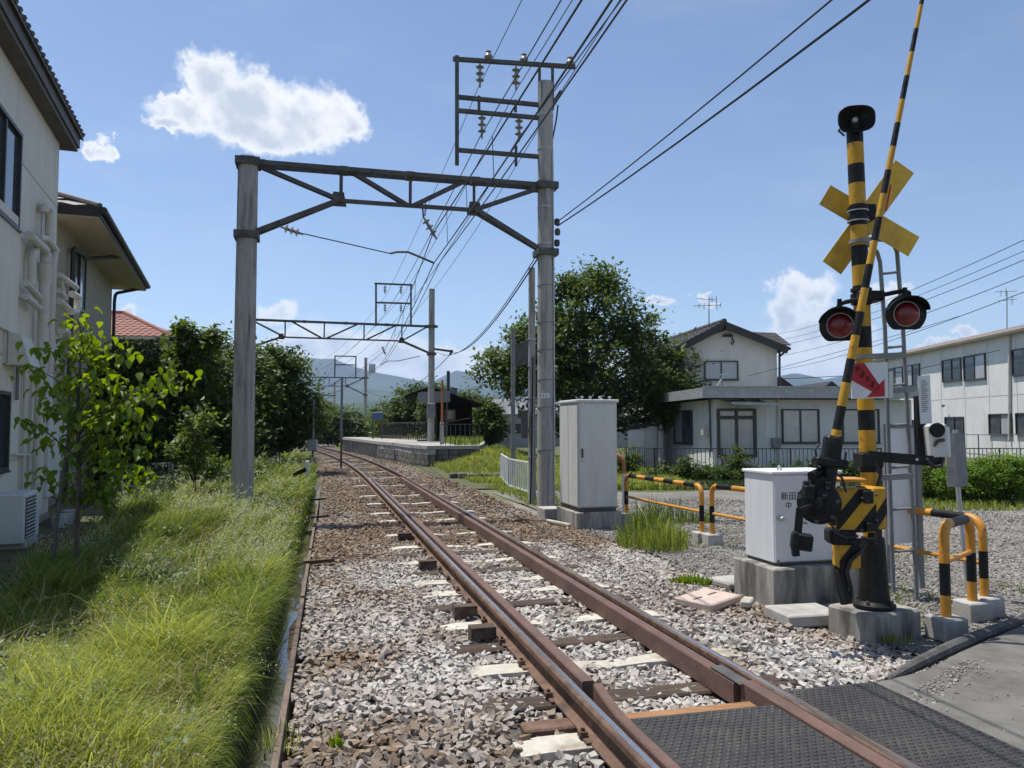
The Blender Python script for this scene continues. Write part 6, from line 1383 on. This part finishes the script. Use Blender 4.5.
pw = wempty('platform_pole', (W(455, 440, 40).x, 40, 0), 'short wooden utility pole behind the shelter roof', 'pole'); p_ = Vector((W(448, 440, 42).x, 42, 0)); MB().cyl(p_, p_ + UP * W(448, 371, 42).z, .1, .09, 8).build('shaft', 'steel_dark', pw, smooth=True); MB().bevbox(p_ + Vector((.3, 0, 3.4)), (.4, .4, .7), .03).build('drum', 'steel_grey', pw)
# platform railing
pr = wempty('platform_railing', tuple(W(400, 440, 42)), 'dark metal railing along the back of the platform', 'railing')
ra, rb2 = Vector((-4.4, 40.0, pz)), Vector((-8.4, 49.0, pz))
for k in range(30):
    q = ra.lerp(rb2, k / 29); MB().cyl(q, q + UP * 1.0, .025 if k % 5 else .04, .025, 6).build('baluster', 'fence_dark', pr)
for z in (.95, .15): MB().bar(ra + UP * z, rb2 + UP * z, .05, .05).build('rail', 'fence_dark', pr)
er = wempty('platform_railing', (-2.3, 31.2, pz), 'thin dark railing across the near platform end', 'railing')
ra, rb2 = Vector((-2.9, 31.4, pz)), Vector((-1.35, 31.9, pz))
for k in range(9): q = ra.lerp(rb2, k / 8); MB().cyl(q, q + UP * .85, .018, .018, 6).build('baluster', 'fence_dark', er)
MB().bar(ra + UP * .85, rb2 + UP * .85, .04, .04).build('rail', 'fence_dark', er)
st = wempty('station_sign', tuple(W(377, 440, 46)), 'small blue and white station name sign by the dark trees', 'station sign')
MB().prism([W(372, 413, 46), W(383, 412.5, 46), W(383, 418.5, 46), W(372, 419, 46)], (0, .1, 0)).build('board', 'blue_sign', st); MB().prism([W(372, 412, 46), W(383, 411.5, 46), W(383, 412.7, 46), W(372, 413.2, 46)], (0, .1, 0)).build('top_strip', 'sign_white', st)
for u in (373, 382): MB().cyl(W(u, 412, 46.1), Vector((W(u, 440, 46.1).x, 46.1, pz)), .05, .05, 6).build('post', 'steel_dark', st)

X = rng.uniform(-9.5, -1.4, 9000); Y = rng.uniform(31.2, 50, 9000); xr_ = np.interp(Y, [p.y for p in rear], [p.x for p in rear]); xf_ = np.interp(Y, [p.y for p in front], [p.x for p in front]); k = (X < xr_ - .05) & (X > xf_ + (xr_ - xf_) * (.42 + .3 * vnoise(X, Y, 41))); X, Y = X[k], Y[k]; la = rng.uniform(.1, .6, len(X)); an_ = rng.uniform(0, 6.28, len(X))
V, F, rd = blades(np.stack([X, Y, np.full(len(X), pz)], 1), rng.uniform(.1, .38, len(X)), rng.uniform(.01, .018, len(X)), np.stack([np.cos(an_) * la, np.sin(an_) * la, -.2 * la], 1), np.clip(rng.normal(.3, .2, len(X)), 0, 1)); o = np_obj('grass', V, F, 'grass', None, rd); tag(o, 'weeds growing along the back of the platform', kind='stuff')
# ================================================================== fences
def bar_fence(name, label, pts, h, mat, sp=.12, rb=.012, post=2.0, z=0.0, cat='fence', lo=.10):
    pts = [Vector(p) for p in pts]; t = wempty(name, tuple(pts[0]), label, cat); bars = MB()
    for a, b in zip(pts[:-1], pts[1:]):
        L_ = (b - a).length; n = max(1, int(L_ / sp)); npst = max(1, round(L_ / post))
        for k in range(npst + 1): q = a.lerp(b, k / npst); MB().cyl(q - UP * .1, q + UP * h, rb * 2.2, rb * 2.2, 8).build('post', mat, t)
        for k in range(n): q = a.lerp(b, (k + .5) / n); bars.cyl(q + UP * lo, q + UP * (h - .03), rb, rb, 5, caps=False)
        for zz in (h - .02, lo): MB().bar(a + UP * zz, b + UP * zz, rb * 2.4, rb * 2.4).build('rail', mat, t)
    o = bars.build('balusters', mat, t); o['kind'] = 'stuff'; return t
q = [Vector((W(u, 480, y).x, y, 0)) for u, y in ((501, 22.5), (508, 21.0))]
bar_fence('white_fence', 'low white pipe fence panel by the grass mound', [Vector((W(501, 470, 24).x, 24, 0)), Vector((W(509, 480, 20.5).x, 20.5, 0)), Vector((W(529, 485, 18.6).x, 18.6, 0))], .82, 'fence_white', .17, .014, 1.6)
bar_fence('garden_fence', 'dark bar fence in front of the white house', [Vector((W(626, 470, 27).x, 27, 0)), Vector((W(655, 475, 25.4).x, 25.4, 0)), Vector((W(860, 478, 25).x, 25, 0)), Vector((W(925, 478, 25.2).x, 25.2, 0))], .95, 'fence_dark', .13, .012, 2.2)
bar_fence('garden_fence', 'dark bar fence behind the feathery hedge', [Vector((11.3, 24.6, 0)), Vector((19.5, 24.2, 0))], .98, 'fence_dark', .13, .012, 2.0)
bar_fence('yard_fence', 'tall pale mesh fence before the long white block', [Vector((16, 29.5, 0)), Vector((23, 29, 0))], 1.35, 'alu_grey', .5, .012, 2.0)
bar_fence('garden_railing', 'pale low railing half hidden under the left shrubs', [Vector((W(112, 470, 18.5).x, 18.5, .1)), Vector((W(172, 462, 20.5).x, 20.5, .1))], .62, 'pvc', .22, .022, 1.4)
# dark kerb stones at the foot of the mound
for k in range(6):
    p = G(455 + k * 9, 479 - abs(k - 3) * .4, 0); t = empty('kerb_stone', (p.x, p.y, 0), .3, ('first', 'second', 'third', 'fourth', 'fifth', 'last')[k] + ' dark stone from the left in the row below the grass mound', 'stone', 'kerb stones by the mound')
    MB().bevbox((0, 0, .05), (.36, .26, .22 + .03 * (k % 2)), .03).build('block', 'stone_wall', t)

# ================================================================== trees and shrubs
def leaf_mesh(C, sz, droop=0.0, long=1.7):
    n = len(C); a = rng.uniform(0, 2 * np.pi, n); tilt = rng.normal(-.15 - droop, .55, n)
    d = np.stack([np.cos(a) * np.cos(tilt), np.sin(a) * np.cos(tilt), np.sin(tilt)], 1); s = np.stack([-np.sin(a), np.cos(a), rng.normal(0, .45, n)], 1); s /= np.linalg.norm(s, axis=1)[:, None]
    nrm = np.cross(s, d); sz = np.asarray(sz)[:, None]; L_ = sz * long
    V = np.stack([C, C + d * L_ * .45 + s * sz * .5 + nrm * sz * .12, C + d * L_ - nrm * sz * .15, C + d * L_ * .45 - s * sz * .5 + nrm * sz * .12], 1)
    F = np.array([(0, 1, 2, 3)])[None] + (np.arange(n) * 4)[:, None, None]; return V, F.reshape(-1, 4)
def tree(name, label, base, ells, n_clump, per, lsz, mat, cat='tree', group=None, trunk_r=.14, trunk_top=None, stems=1, cr=.32, seed=0, lean=(0, 0), shell=.55, limbs=26, bark='bark', bias=.5):
    """ells: (dx, dy, z, rx, ry, rz, weight) lobes of the crown, relative to the base"""
    b = Vector(base); t = wempty(name, tuple(b), label, cat, group); wts = np.array([e[6] for e in ells], float); wts /= wts.sum()
    pick = rng.choice(len(ells), n_clump, p=wts); E = np.array([e[:6] for e in ells])[pick]
    v = rng.normal(size=(n_clump, 3)); v /= np.linalg.norm(v, axis=1)[:, None]; r = rng.random(n_clump) ** (1 / 3.0); r = shell + (1 - shell) * r
    r = np.where(rng.random(n_clump) < .28, rng.random(n_clump) * .8, r) * rng.uniform(.86, 1.12, n_clump)
    C = E[:, :3] + v * r[:, None] * E[:, 3:]; C[:, 2] = np.maximum(C[:, 2], .12)
    k = rng.poisson(per, n_clump); idx = np.repeat(np.arange(n_clump), k); crr = cr * rng.uniform(.6, 1.3, n_clump)
    P = C[idx] + rng.normal(size=(len(idx), 3)) * (crr[idx])[:, None] * np.array([.62, .62, .42])
    sz = lsz * rng.uniform(.6, 1.35, len(P)); V, F = leaf_mesh(P, sz)
    rd = np.clip(bias + (rng.random(n_clump)[idx] - .5) * .85 + rng.normal(0, .15, len(P)), 0, 1)
    o = np_obj('crown', V + np.array(b)[None, None, :], F, mat, t, np.repeat(rd, 4), org=tuple(b))
    if trunk_top is None: trunk_top = max(e[2] + e[5] * .5 for e in ells)
    for s_i in range(stems):
        x0 = Vector((lean[0] + (s_i - (stems - 1) / 2) * trunk_r * 3, lean[1], 0)); pts, rs = [], []; top = trunk_top * (1 - .12 * s_i)
        for i in range(8):
            f = i / 7; pts.append(b + Vector((x0.x * (.3 + f) + .12 * math.sin(f * 5 + s_i + seed) * trunk_top * .12, x0.y * f + .1 * math.cos(f * 4 + seed) * trunk_top * .1, -.15 + top * f))); rs.append(trunk_r * (1 - .82 * f) + .006)
        tk = MB().tube(pts, rs, 9).build('trunk', bark, t, smooth=True)
        lm = MB(); sel = rng.choice(n_clump, min(limbs // stems, n_clump), replace=False)
        for ci in sel:
            c = Vector(C[ci]) + b; zf = min(.95, max(.12, (C[ci][2] * .62) / top)); k0 = min(6, int(zf * 7)); s0 = pts[k0].lerp(pts[k0 + 1], zf * 7 - k0); mid = s0.lerp(c, .5) + UP * (.06 * (c - s0).length)
            r0 = rs[k0] * .5; lm.tube([s0, mid, c], [r0, r0 * .6, max(.004, r0 * .2)], 6, caps=False)
        if lm.v: lm.build('limbs', bark, t, smooth=True)
    return t
# big round tree
p = Vector((W(585, 440, 33).x, 33, 0))
tree('broadleaf_tree', 'big dense dark green tree standing behind the grey cabinet', p,
     [(0, 0, 3.9, 3.3, 2.8, 2.6, 3), (-2.3, 0, 4.3, 1.8, 2.0, 1.5, 1.1), (2.9, 0, 3.5, 1.9, 2.0, 2.0, 1.3), (.3, 0, 6.4, 2.1, 2.0, 1.5, 1.0), (.6, 0, 7.8, 1.15, 1.1, .75, .35), (-.8, 0, 7.5, .8, .8, .6, .2), (3.7, 0, 2.9, 1.2, 1.4, 1.1, .6), (-3.4, 0, 4.2, 1.2, 1.3, .9, .5), (-1.6, 0, 5.6, 1.5, 1.4, 1.2, .5), (2.0, 0, 5.6, 1.5, 1.4, 1.2, .5)],
     820, 46, .125, 'leaf_dark', cr=.43, trunk_r=.26, shell=.72, limbs=40, bias=.60)
# left dark shrubs and trees
p = Vector((W(160, 470, 21.5).x, 21.5, 0))
tree('shrub_tree', 'broad dark shrub tree before the red-roofed house', p, [(0, 0, 2.1, 1.9, 1.6, 1.6, 2), (1.2, .3, 2.0, 1.4, 1.3, 1.6, 1), (-1.0, .2, 2.7, 1.1, 1.2, 1.1, .9), (.9, 0, 3.2, 1.0, .9, .75, .6), (.1, 0, 3.3, .9, .8, .7, .5)], 560, 40, .10, 'leaf_dark', group='trees on the left bank', cr=.34, trunk_r=.12, stems=3, shell=.7)
p = Vector((W(192, 470, 20.5).x, 20.5, 0))
tree('shrub_tree', 'slender tree whose top sprays rise above the dark shrubs', p, [(0, 0, 3.7, .35, .4, .55, 1), (-.25, 0, 4.2, .28, .3, .25, .5), (.45, 0, 4.0, .28, .3, .28, .5), (.1, 0, 2.8, .6, .6, .7, 1)], 95, 26, .10, 'leaf_mid', group='trees on the left bank', cr=.20, trunk_r=.05, limbs=40)
p = Vector((W(272, 455, 27.5).x, 27.5, 0))
tree('shrub_tree', 'dense dark tree directly beyond the near gantry pole', p, [(0, 0, 2.6, 1.5, 1.5, 1.8, 2), (-.7, 0, 3.2, 1.2, 1.2, 1.2, 1), (.75, 0, 2.0, 1.0, 1.1, 1.1, 1), (-1.6, 0, 2.5, 1.0, 1.1, 1.4, .8), (.3, 0, 3.9, .7, .7, .6, .3)], 520, 42, .11, 'leaf_dark', group='trees on the left bank', cr=.36, trunk_r=.14, stems=2, shell=.7)
p = Vector((W(225, 455, 25).x, 25, 0))
tree('shrub_tree', 'dark tree filling the gap left of the gantry pole', p, [(0, 0, 2.0, 1.4, 1.3, 1.8, 2), (-.4, 0, 3.3, 1.1, .9, 1.0, .9), (.5, 0, 3.4, .9, .9, .8, .6)], 380, 40, .11, 'leaf_dark', group='trees on the left bank', cr=.34, trunk_r=.1, shell=.68)
p = Vector((W(120, 470, 19.4).x, 19.4, 0))
tree('shrub_tree', 'dark shrub against the corner of the tan brick house', p, [(0, 0, 1.7, .9, 1.0, 1.5, 2), (.2, 0, 3.0, .8, .8, .8, .9)], 260, 38, .10, 'leaf_dark', group='trees on the left bank', cr=.30, trunk_r=.08, shell=.66)
p = Vector((W(205, 470, 17.8).x, 17.8, 0))
tree('low_bush', 'light green bush beside the gantry pole foot', p, [(0, 0, .55, .55, .6, .5, 1), (.55, .1, .45, .5, .5, .42, 1), (1.1, 0, .5, .4, .4, .4, .6)], 150, 34, .055, 'leaf_mid', 'bush', cr=.16, trunk_r=.03, stems=2, bias=.65)
# staked sapling in the verge
p = Vector((W(193, 505, 15.0).x, 15.0, .08))
tree('sapling', 'small staked sapling standing in the grass in front of the shrubs', p, [(0, 0, 1.75, .38, .4, .28, 1), (-.1, 0, 1.2, .45, .4, .30, 1), (.15, 0, .8, .35, .35, .2, .7)], 60, 17, .075, 'leaf_mid', 'tree', cr=.14, trunk_r=.022, trunk_top=1.9, limbs=30, bias=.7)
# near sapling with two stems and big drooping leaves
def sapling():
    b = Vector((W(72, 606, 7.5).x, 7.5, .1)); t = wempty('sapling', tuple(b), 'near young tree with drooping bright leaves and two thin stems', 'tree')
    stems = [[b + Vector((.02, 0, -.1)), b + Vector((.03, 0, .5)), b + Vector((.02, .02, 1.1)), b + Vector((-.02, .03, 1.7)), b + Vector((.0, .02, 2.25)), b + Vector((.02, .02, 2.62))]]
    MB().tube(stems[0], [.026, .024, .021, .017, .011, .005], 9).build('trunk', 'bark', t, smooth=True)
    MB().tube([b + Vector((-.16, -.06, -.1)), b + Vector((-.15, -.05, .6)), b + Vector((-.09, -.03, 1.25)), b + Vector((-.05, 0, 1.75))], [.021, .02, .019, .017], 8).build('stake', 'steel_dark', t, smooth=True)
    tips = []; lm = MB()
    tgt = [(-.42, 2.30), (-.52, 2.05), (-.30, 2.45), (.10, 2.60), (.22, 2.42), (.38, 2.30), (.32, 2.05), (-.40, 1.78), (-.20, 2.0), (.55, 1.72), (.80, 1.80), (.98, 1.95), (1.10, 2.02), (1.22, 1.92), (.72, 1.55), (-.45, 1.42), (-.30, 1.20), (.48, 1.45), (.62, 1.30),
           (.30, 1.25), (.78, 1.12), (.55, 1.02), (.30, .92), (-.38, .80), (-.22, .72), (.40, .68), (.62, .78), (.72, .62), (.20, .58), (.05, 1.5), (.15, 1.85), (-.1, 1.65), (.2, 2.2), (-.15, 2.3), (.45, 1.9), (-.28, 1.6), (.02, 1.15), (.5, .86), (.86, 1.42), (.35, 1.6)]
    for (dx, z) in tgt:
        z = .98 + (z - .58) * .80; dx = dx * .80 if dx < .75 else dx * .86
        dy = random.uniform(-.35, .35) * (1 if abs(dx) < .8 else .3); tip = b + Vector((dx, dy, z)); z0 = max(.75, z - .15 - .45 * abs(dx) - .15); f = min(.99, z0 / 2.6); k = f * 5; i = int(k); s0 = stems[0][min(i, 4)].lerp(stems[0][min(i + 1, 5)], k - i)
        mid = s0.lerp(tip, .55) + UP * .05; lm.tube([s0, mid, tip], [.009, .006, .002], 5, caps=False)
        for q in (.45, .7, .9, 1.0): tips.append((s0.lerp(mid, q * 1.4) if q < .6 else mid.lerp(tip, (q - .55) / .45), .085 if q > .6 else .06))
    lm.build('branches', 'bark', t, smooth=True)
    C, D = [], []
    for (c, r) in tips:
        for k in range(random.randint(5, 8)): C.append([c.x + random.gauss(0, r), c.y + random.gauss(0, r), c.z + random.gauss(0, r * .55)])
    C = np.array(C); n = len(C); a = rng.uniform(0, 2 * np.pi, n); dr = rng.uniform(.2, 1.15, n); d = np.stack([np.cos(a) * np.cos(dr), np.sin(a) * np.cos(dr), -np.sin(dr)], 1)
    s = np.stack([-np.sin(a), np.cos(a), rng.normal(0, .25, n)], 1); s /= np.linalg.norm(s, axis=1)[:, None]; nm = np.cross(s, d); nm *= np.sign(nm[:, 2:3]); L_ = rng.uniform(.06, .105, n)[:, None]; w = L_ * .36
    rows = [(0, .1, 0), (.25, .85, .10), (.55, 1.0, .12), (.82, .55, .04), (1.0, .02, -.10)]; V = []
    for (f, ww, up) in rows:
        c = C + d * L_ * f + nm * L_ * (up - .25 * f * f); V += [c - s * w * ww + nm * w * .35, c - nm * w * .12, c + s * w * ww + nm * w * .35]
    V = np.stack(V, 1); F = []
    for i in range(4):
        for j in range(2): F.append((3 * i + j, 3 * i + j + 1, 3 * i + 4 + j, 3 * i + 3 + j))
    F = np.array(F)[None] + (np.arange(n) * 15)[:, None, None]
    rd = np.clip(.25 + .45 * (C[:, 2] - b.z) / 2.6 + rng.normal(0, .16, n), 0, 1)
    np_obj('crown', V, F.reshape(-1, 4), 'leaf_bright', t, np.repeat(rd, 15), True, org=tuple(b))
sapling()
# feathery hedge on the right
for k, (u, y, w, h) in enumerate(((932, 17.6, .75, .86), (955, 17.0, .7, .92), (979, 16.9, .85, 1.02), (1008, 16.7, .9, 1.05), (1040, 16.6, .9, 1.0))):
    p = Vector((W(u, 500, y).x, y, -.03)); lab = ('leafy end bush of the hedge beside the notice board', 'second hedge bush, behind the grey road sign', 'tall feathery middle bush of the hedge', 'full feathery hedge bush near the picture edge', 'feathery hedge bush cut by the picture edge')[k]
    tree('hedge_bush', lab, p, [(0, 0, h * .55, w * .5, .55, h * .5, 1), (-w * .22, 0, h * .45, w * .35, .45, h * .42, .6), (w * .25, 0, h * .5, w * .35, .45, h * .45, .6)], 260, 46, .035, 'leaf_feather' if k else 'leaf_mid', 'bush', 'hedge bushes by the gravel lot', cr=.12, trunk_r=.02, stems=3, shell=.5, limbs=18, bias=.5)
# garden plants before the white house
for k, (u, y, w, h) in enumerate(((660, 24.6, .5, .7), (686, 24.5, .75, 1.0), (705, 24.4, .5, .7), (736, 24.6, .5, 1.6), (752, 24.3, .6, .7), (775, 24.5, .6, .8), (806, 24.5, .7, .9), (628, 26.0, .8, 1.5), (846, 24.4, .6, .8), (880, 24.4, .6, .9), (722, 24.2, .5, .6))):
    p = Vector((W(u, 470, y).x, y, -.03)); lab = ('low bush at the bend of the garden fence', 'wide dark bush in front of the side window', 'low bush below the entrance corner', 'tall narrow plant growing up in front of the glass door', 'low bush at the foot of the entrance', 'bush below the wall meter', 'bright bush below the frosted window', 'tall shrub beside the small shed', 'bush behind the barrier arm foot', 'bush behind the signal post', 'small bush between the entrance plants')[k]
    tree('garden_bush', lab, p, [(0, 0, h * .36, w * .5, .4, h * .36, 1), (.2, 0, h * .3, w * .55, .4, h * .26, .6), (-.25, 0, h * .25, w * .4, .3, h * .24, .4)], 55, 24, .06, 'leaf_dark', 'bush', 'garden bushes along the fence', cr=.15, trunk_r=.02, stems=2, limbs=12, bias=.45)
# trees behind the platform and along the line
BT = [(412, 50, [(0, 0, 2.4, 1.7, 1.8, 1.7, 1), (-1.1, 0, 1.9, 1.2, 1.3, 1.3, .8), (1.2, 0, 2.6, 1.3, 1.4, 1.5, .8), (.4, 0, 3.7, .8, .8, .7, .3)], 'bushy dark tree behind the platform railing'),
      (390, 54, [(0, 0, 1.7, 1.5, 1.5, 1.6, 1), (.8, 0, 2.2, 1.0, 1.2, 1.3, .6)], 'low dark tree behind the blue station sign'),
      (347, 62, [(0, 0, 1.5, 1.5, 1.5, 1.6, 1), (-1.4, 0, 1.6, 1.1, 1.2, 1.3, .7), (1.5, 0, 1.2, 1.1, 1.2, 1.1, .7)], 'round green bush beside the far track'),
      (325, 72, [(0, 0, 1.9, 1.2, 1.3, 1.9, 1)], 'small tree beside the far gantry'),
      (438, 47, [(0, 0, 2.5, 1.1, 1.2, 1.6, 1), (.7, 0, 1.8, .9, 1, 1.2, .6)], 'tree whose top shows left of the shelter roof'),
      (489, 46, [(0, 0, 1.7, .9, 1.0, .9, 1), (0, 0, 2.5, .5, .5, .5, .3)], 'small round tree between the shelter and the big tree'),
      (470, 58, [(0, 0, 2.6, 1.6, 1.6, 1.7, 1), (-1.2, 0, 2.2, 1.2, 1.2, 1.5, .6)], 'tree peeking over the shelter roof')]
for (u, y, e, lab) in BT:
    p = Vector((W(u, 440, y).x, y, 0)); tree('line_tree', lab, p, e, 240, 36, .14, 'leaf_dark', group='trees along the line', cr=.42, trunk_r=.12, shell=.66, limbs=14)
for k in range(7):                                            # long-stalked weeds and grasses at the platform end
    pass
# distant woods: a belt of trees reads as one mass
def belt(label, xr, yr, n, hr, mat='leaf_dark', skip=None):
    X = rng.uniform(*xr, n); Y = rng.uniform(*yr, n)
    if skip is not None: kk = ~skip(X, Y); X, Y = X[kk], Y[kk]; n = len(X)
    H = rng.uniform(*hr, n); idx = np.repeat(np.arange(n), 150)
    v = rng.normal(size=(len(idx), 3)); v /= np.linalg.norm(v, axis=1)[:, None]; v *= rng.uniform(.55, 1.05, len(idx))[:, None]
    P = np.stack([X[idx] + v[:, 0] * H[idx] * .42, Y[idx] + v[:, 1] * H[idx] * .42, H[idx] * (.52 + .48 * v[:, 2])], 1)
    V, F = leaf_mesh(P, H[idx] * .075 * rng.uniform(.6, 1.4, len(idx))); o = np_obj('woods', V, F, mat, None, np.repeat(np.clip(.4 + (rng.random(n)[idx] - .5) * .5 + rng.normal(0, .15, len(idx)), 0, 1), 4)); tag(o, label, kind='stuff'); return o
belt('hazy belt of trees far beyond the station', (-240, 190), (150, 330), 230, (4, 8), 'leaf_mid', skip=lambda X, Y: np.abs(X - tx(np.minimum(Y, 390))) < 9)

# ================================================================== far houses of the town
TH = [(306, 95, 5, 3.0, 'low grey-roofed hall at the end of the track'), (500, 62, 6, 2.6, 'white house with a pale roof behind the mound'), (486, 78, 7, 3.2, 'pale house beyond the round tree'), (617, 60, 5, 3.0, 'pale house glimpsed between the big tree and the shed'), (285, 120, 8, 4, 'far pale building left of the track end'),
      (530, 66, 5, 3.0, 'brown-roofed house behind the gantry pole'), (395, 170, 6, 2.0, 'far white town house under the hill'), (352, 190, 6, 2.0, 'far grey town house under the hill'), (470, 150, 7, 3, 'far town house right of the shelter')]
for k, (u, y, w, h, lab) in enumerate(TH):
    p = Vector((W(u, 430, y).x, y, 0)); t = wempty('far_house', tuple(p), lab, 'house', 'far houses of the town'); a = .15 * (k % 3 - 1); mt = Matrix.Rotation(a, 3, 'Z')
    MB().box(p + UP * (h / 2 - .1), (w, w * .7, h + .2), mtx=mt).build('wall', 'town_wall', t)
    V = [p + mt @ Vector((x * (w / 2 + .4), yy_ * (w * .35 + .4), h - .05)) for x in (-1, 1) for yy_ in (-1, 1)] + [p + mt @ Vector((x * (w / 2 + .4), 0, h + w * .16)) for x in (-1, 1)]
    MB().add(V, [(0, 2, 5, 4), (3, 1, 4, 5), (0, 4, 1), (2, 3, 5), (0, 1, 3, 2)]).build('roof', 'town_roof', t)
    for s in (-.25, .22): window(t, p + mt @ Vector((w * s, -w * .35 - .01, h * .55)), w * .2, h * .28, mt @ Vector((1, 0, 0)), mt @ Vector((0, -1, 0)), proud=.06, sill=False)

# ================================================================== hills and mountains
def ridge(name, ctrl, y, depth, mat, amp, seed, nx=220, ny=27):
    us = np.array([c[0] for c in ctrl], float); vs = np.array([c[1] for c in ctrl], float)
    hs = np.array([W(512, v, y).z for v in vs]); xs = np.array([(u - 512) / FPX * y for u in us]); X = np.linspace(xs[0], xs[-1], nx); H = np.interp(X, xs, hs)
    V = []
    for j in range(ny):
        f = j / (ny - 1); Yj = y - depth + 2 * depth * f; prof = max(0.0, 1 - abs(2 * f - 1)) ** .85
        rid = sum((vnoise(X / (depth * q) + seed, np.full_like(X, Yj / (depth * q)), seed) - .5) * q for q in (.35, .17, .08, .04)) * amp * 2
        Z = H * prof + rid * H.max() * (prof * (1 - prof) * 2.2 + .12 * prof) - 2
        V.append(np.stack([X, np.full_like(X, Yj), Z], 1))
    idx = np.arange(nx * ny).reshape(ny, nx); F = np.stack([idx[:-1, :-1], idx[:-1, 1:], idx[1:, 1:], idx[1:, :-1]], -1).reshape(-1, 4)
    o = np_obj(name, np.concatenate(V), F, mat, smooth=True); o['kind'] = 'structure'; return o
ridge('mountain', [(-900, 395), (-300, 372), (0, 380), (150, 362), (230, 372), (275, 364), (305, 356.5), (318, 358.5), (332, 357.5), (352, 366), (390, 375), (430, 384), (446, 376), (457, 371.5), (470, 374), (500, 388), (560, 384), (640, 392), (720, 380), (780, 377), (815, 380), (850, 374), (900, 383), (1000, 376), (1300, 390), (1800, 395)], 4200, 1300, 'mountain', .9, 3)
ridge('mountain', [(-900, 410), (0, 400), (200, 396), (300, 390), (360, 388), (420, 394), (480, 398), (560, 404), (760, 396), (900, 392), (1100, 400), (1800, 408)], 2600, 700, 'mountain', .8, 9)
ridge('hill', [(-900, 420), (0, 412), (230, 410), (300, 406), (345, 401), (385, 399), (425, 403), (500, 412), (640, 416), (1000, 417), (1800, 420)], 1100, 330, 'hill', .8, 5)

# ================================================================== haze
hz = bpy.data.materials.new('haze'); hz.use_nodes = True; nt = hz.node_tree; nt.nodes.clear(); vo = nt.nodes.new('ShaderNodeVolumePrincipled'); ot = nt.nodes.new('ShaderNodeOutputMaterial')
vo.inputs['Color'].default_value = (.54, .68, 1.0, 1); vo.inputs['Density'].default_value = HAZE; vo.inputs['Anisotropy'].default_value = .25
nt.links.new(vo.outputs[0], ot.inputs['Volume'])
hb = bpy.data.meshes.new('haze'); s = 9100
hb.from_pydata([(x, y, z) for z in (-6, 480) for y in (-400, 9100) for x in (-9500, 9500)], [], [(0, 2, 3, 1), (4, 5, 7, 6), (0, 1, 5, 4), (2, 6, 7, 3), (0, 4, 6, 2), (1, 3, 7, 5)]); hb.materials.append(hz)
ho = bpy.data.objects.new('haze', hb); COL.objects.link(ho); tag(ho, 'thin summer haze over the valley', kind='stuff')
for o in list(bpy.data.objects):
    if '_w' in o: del o['_w']
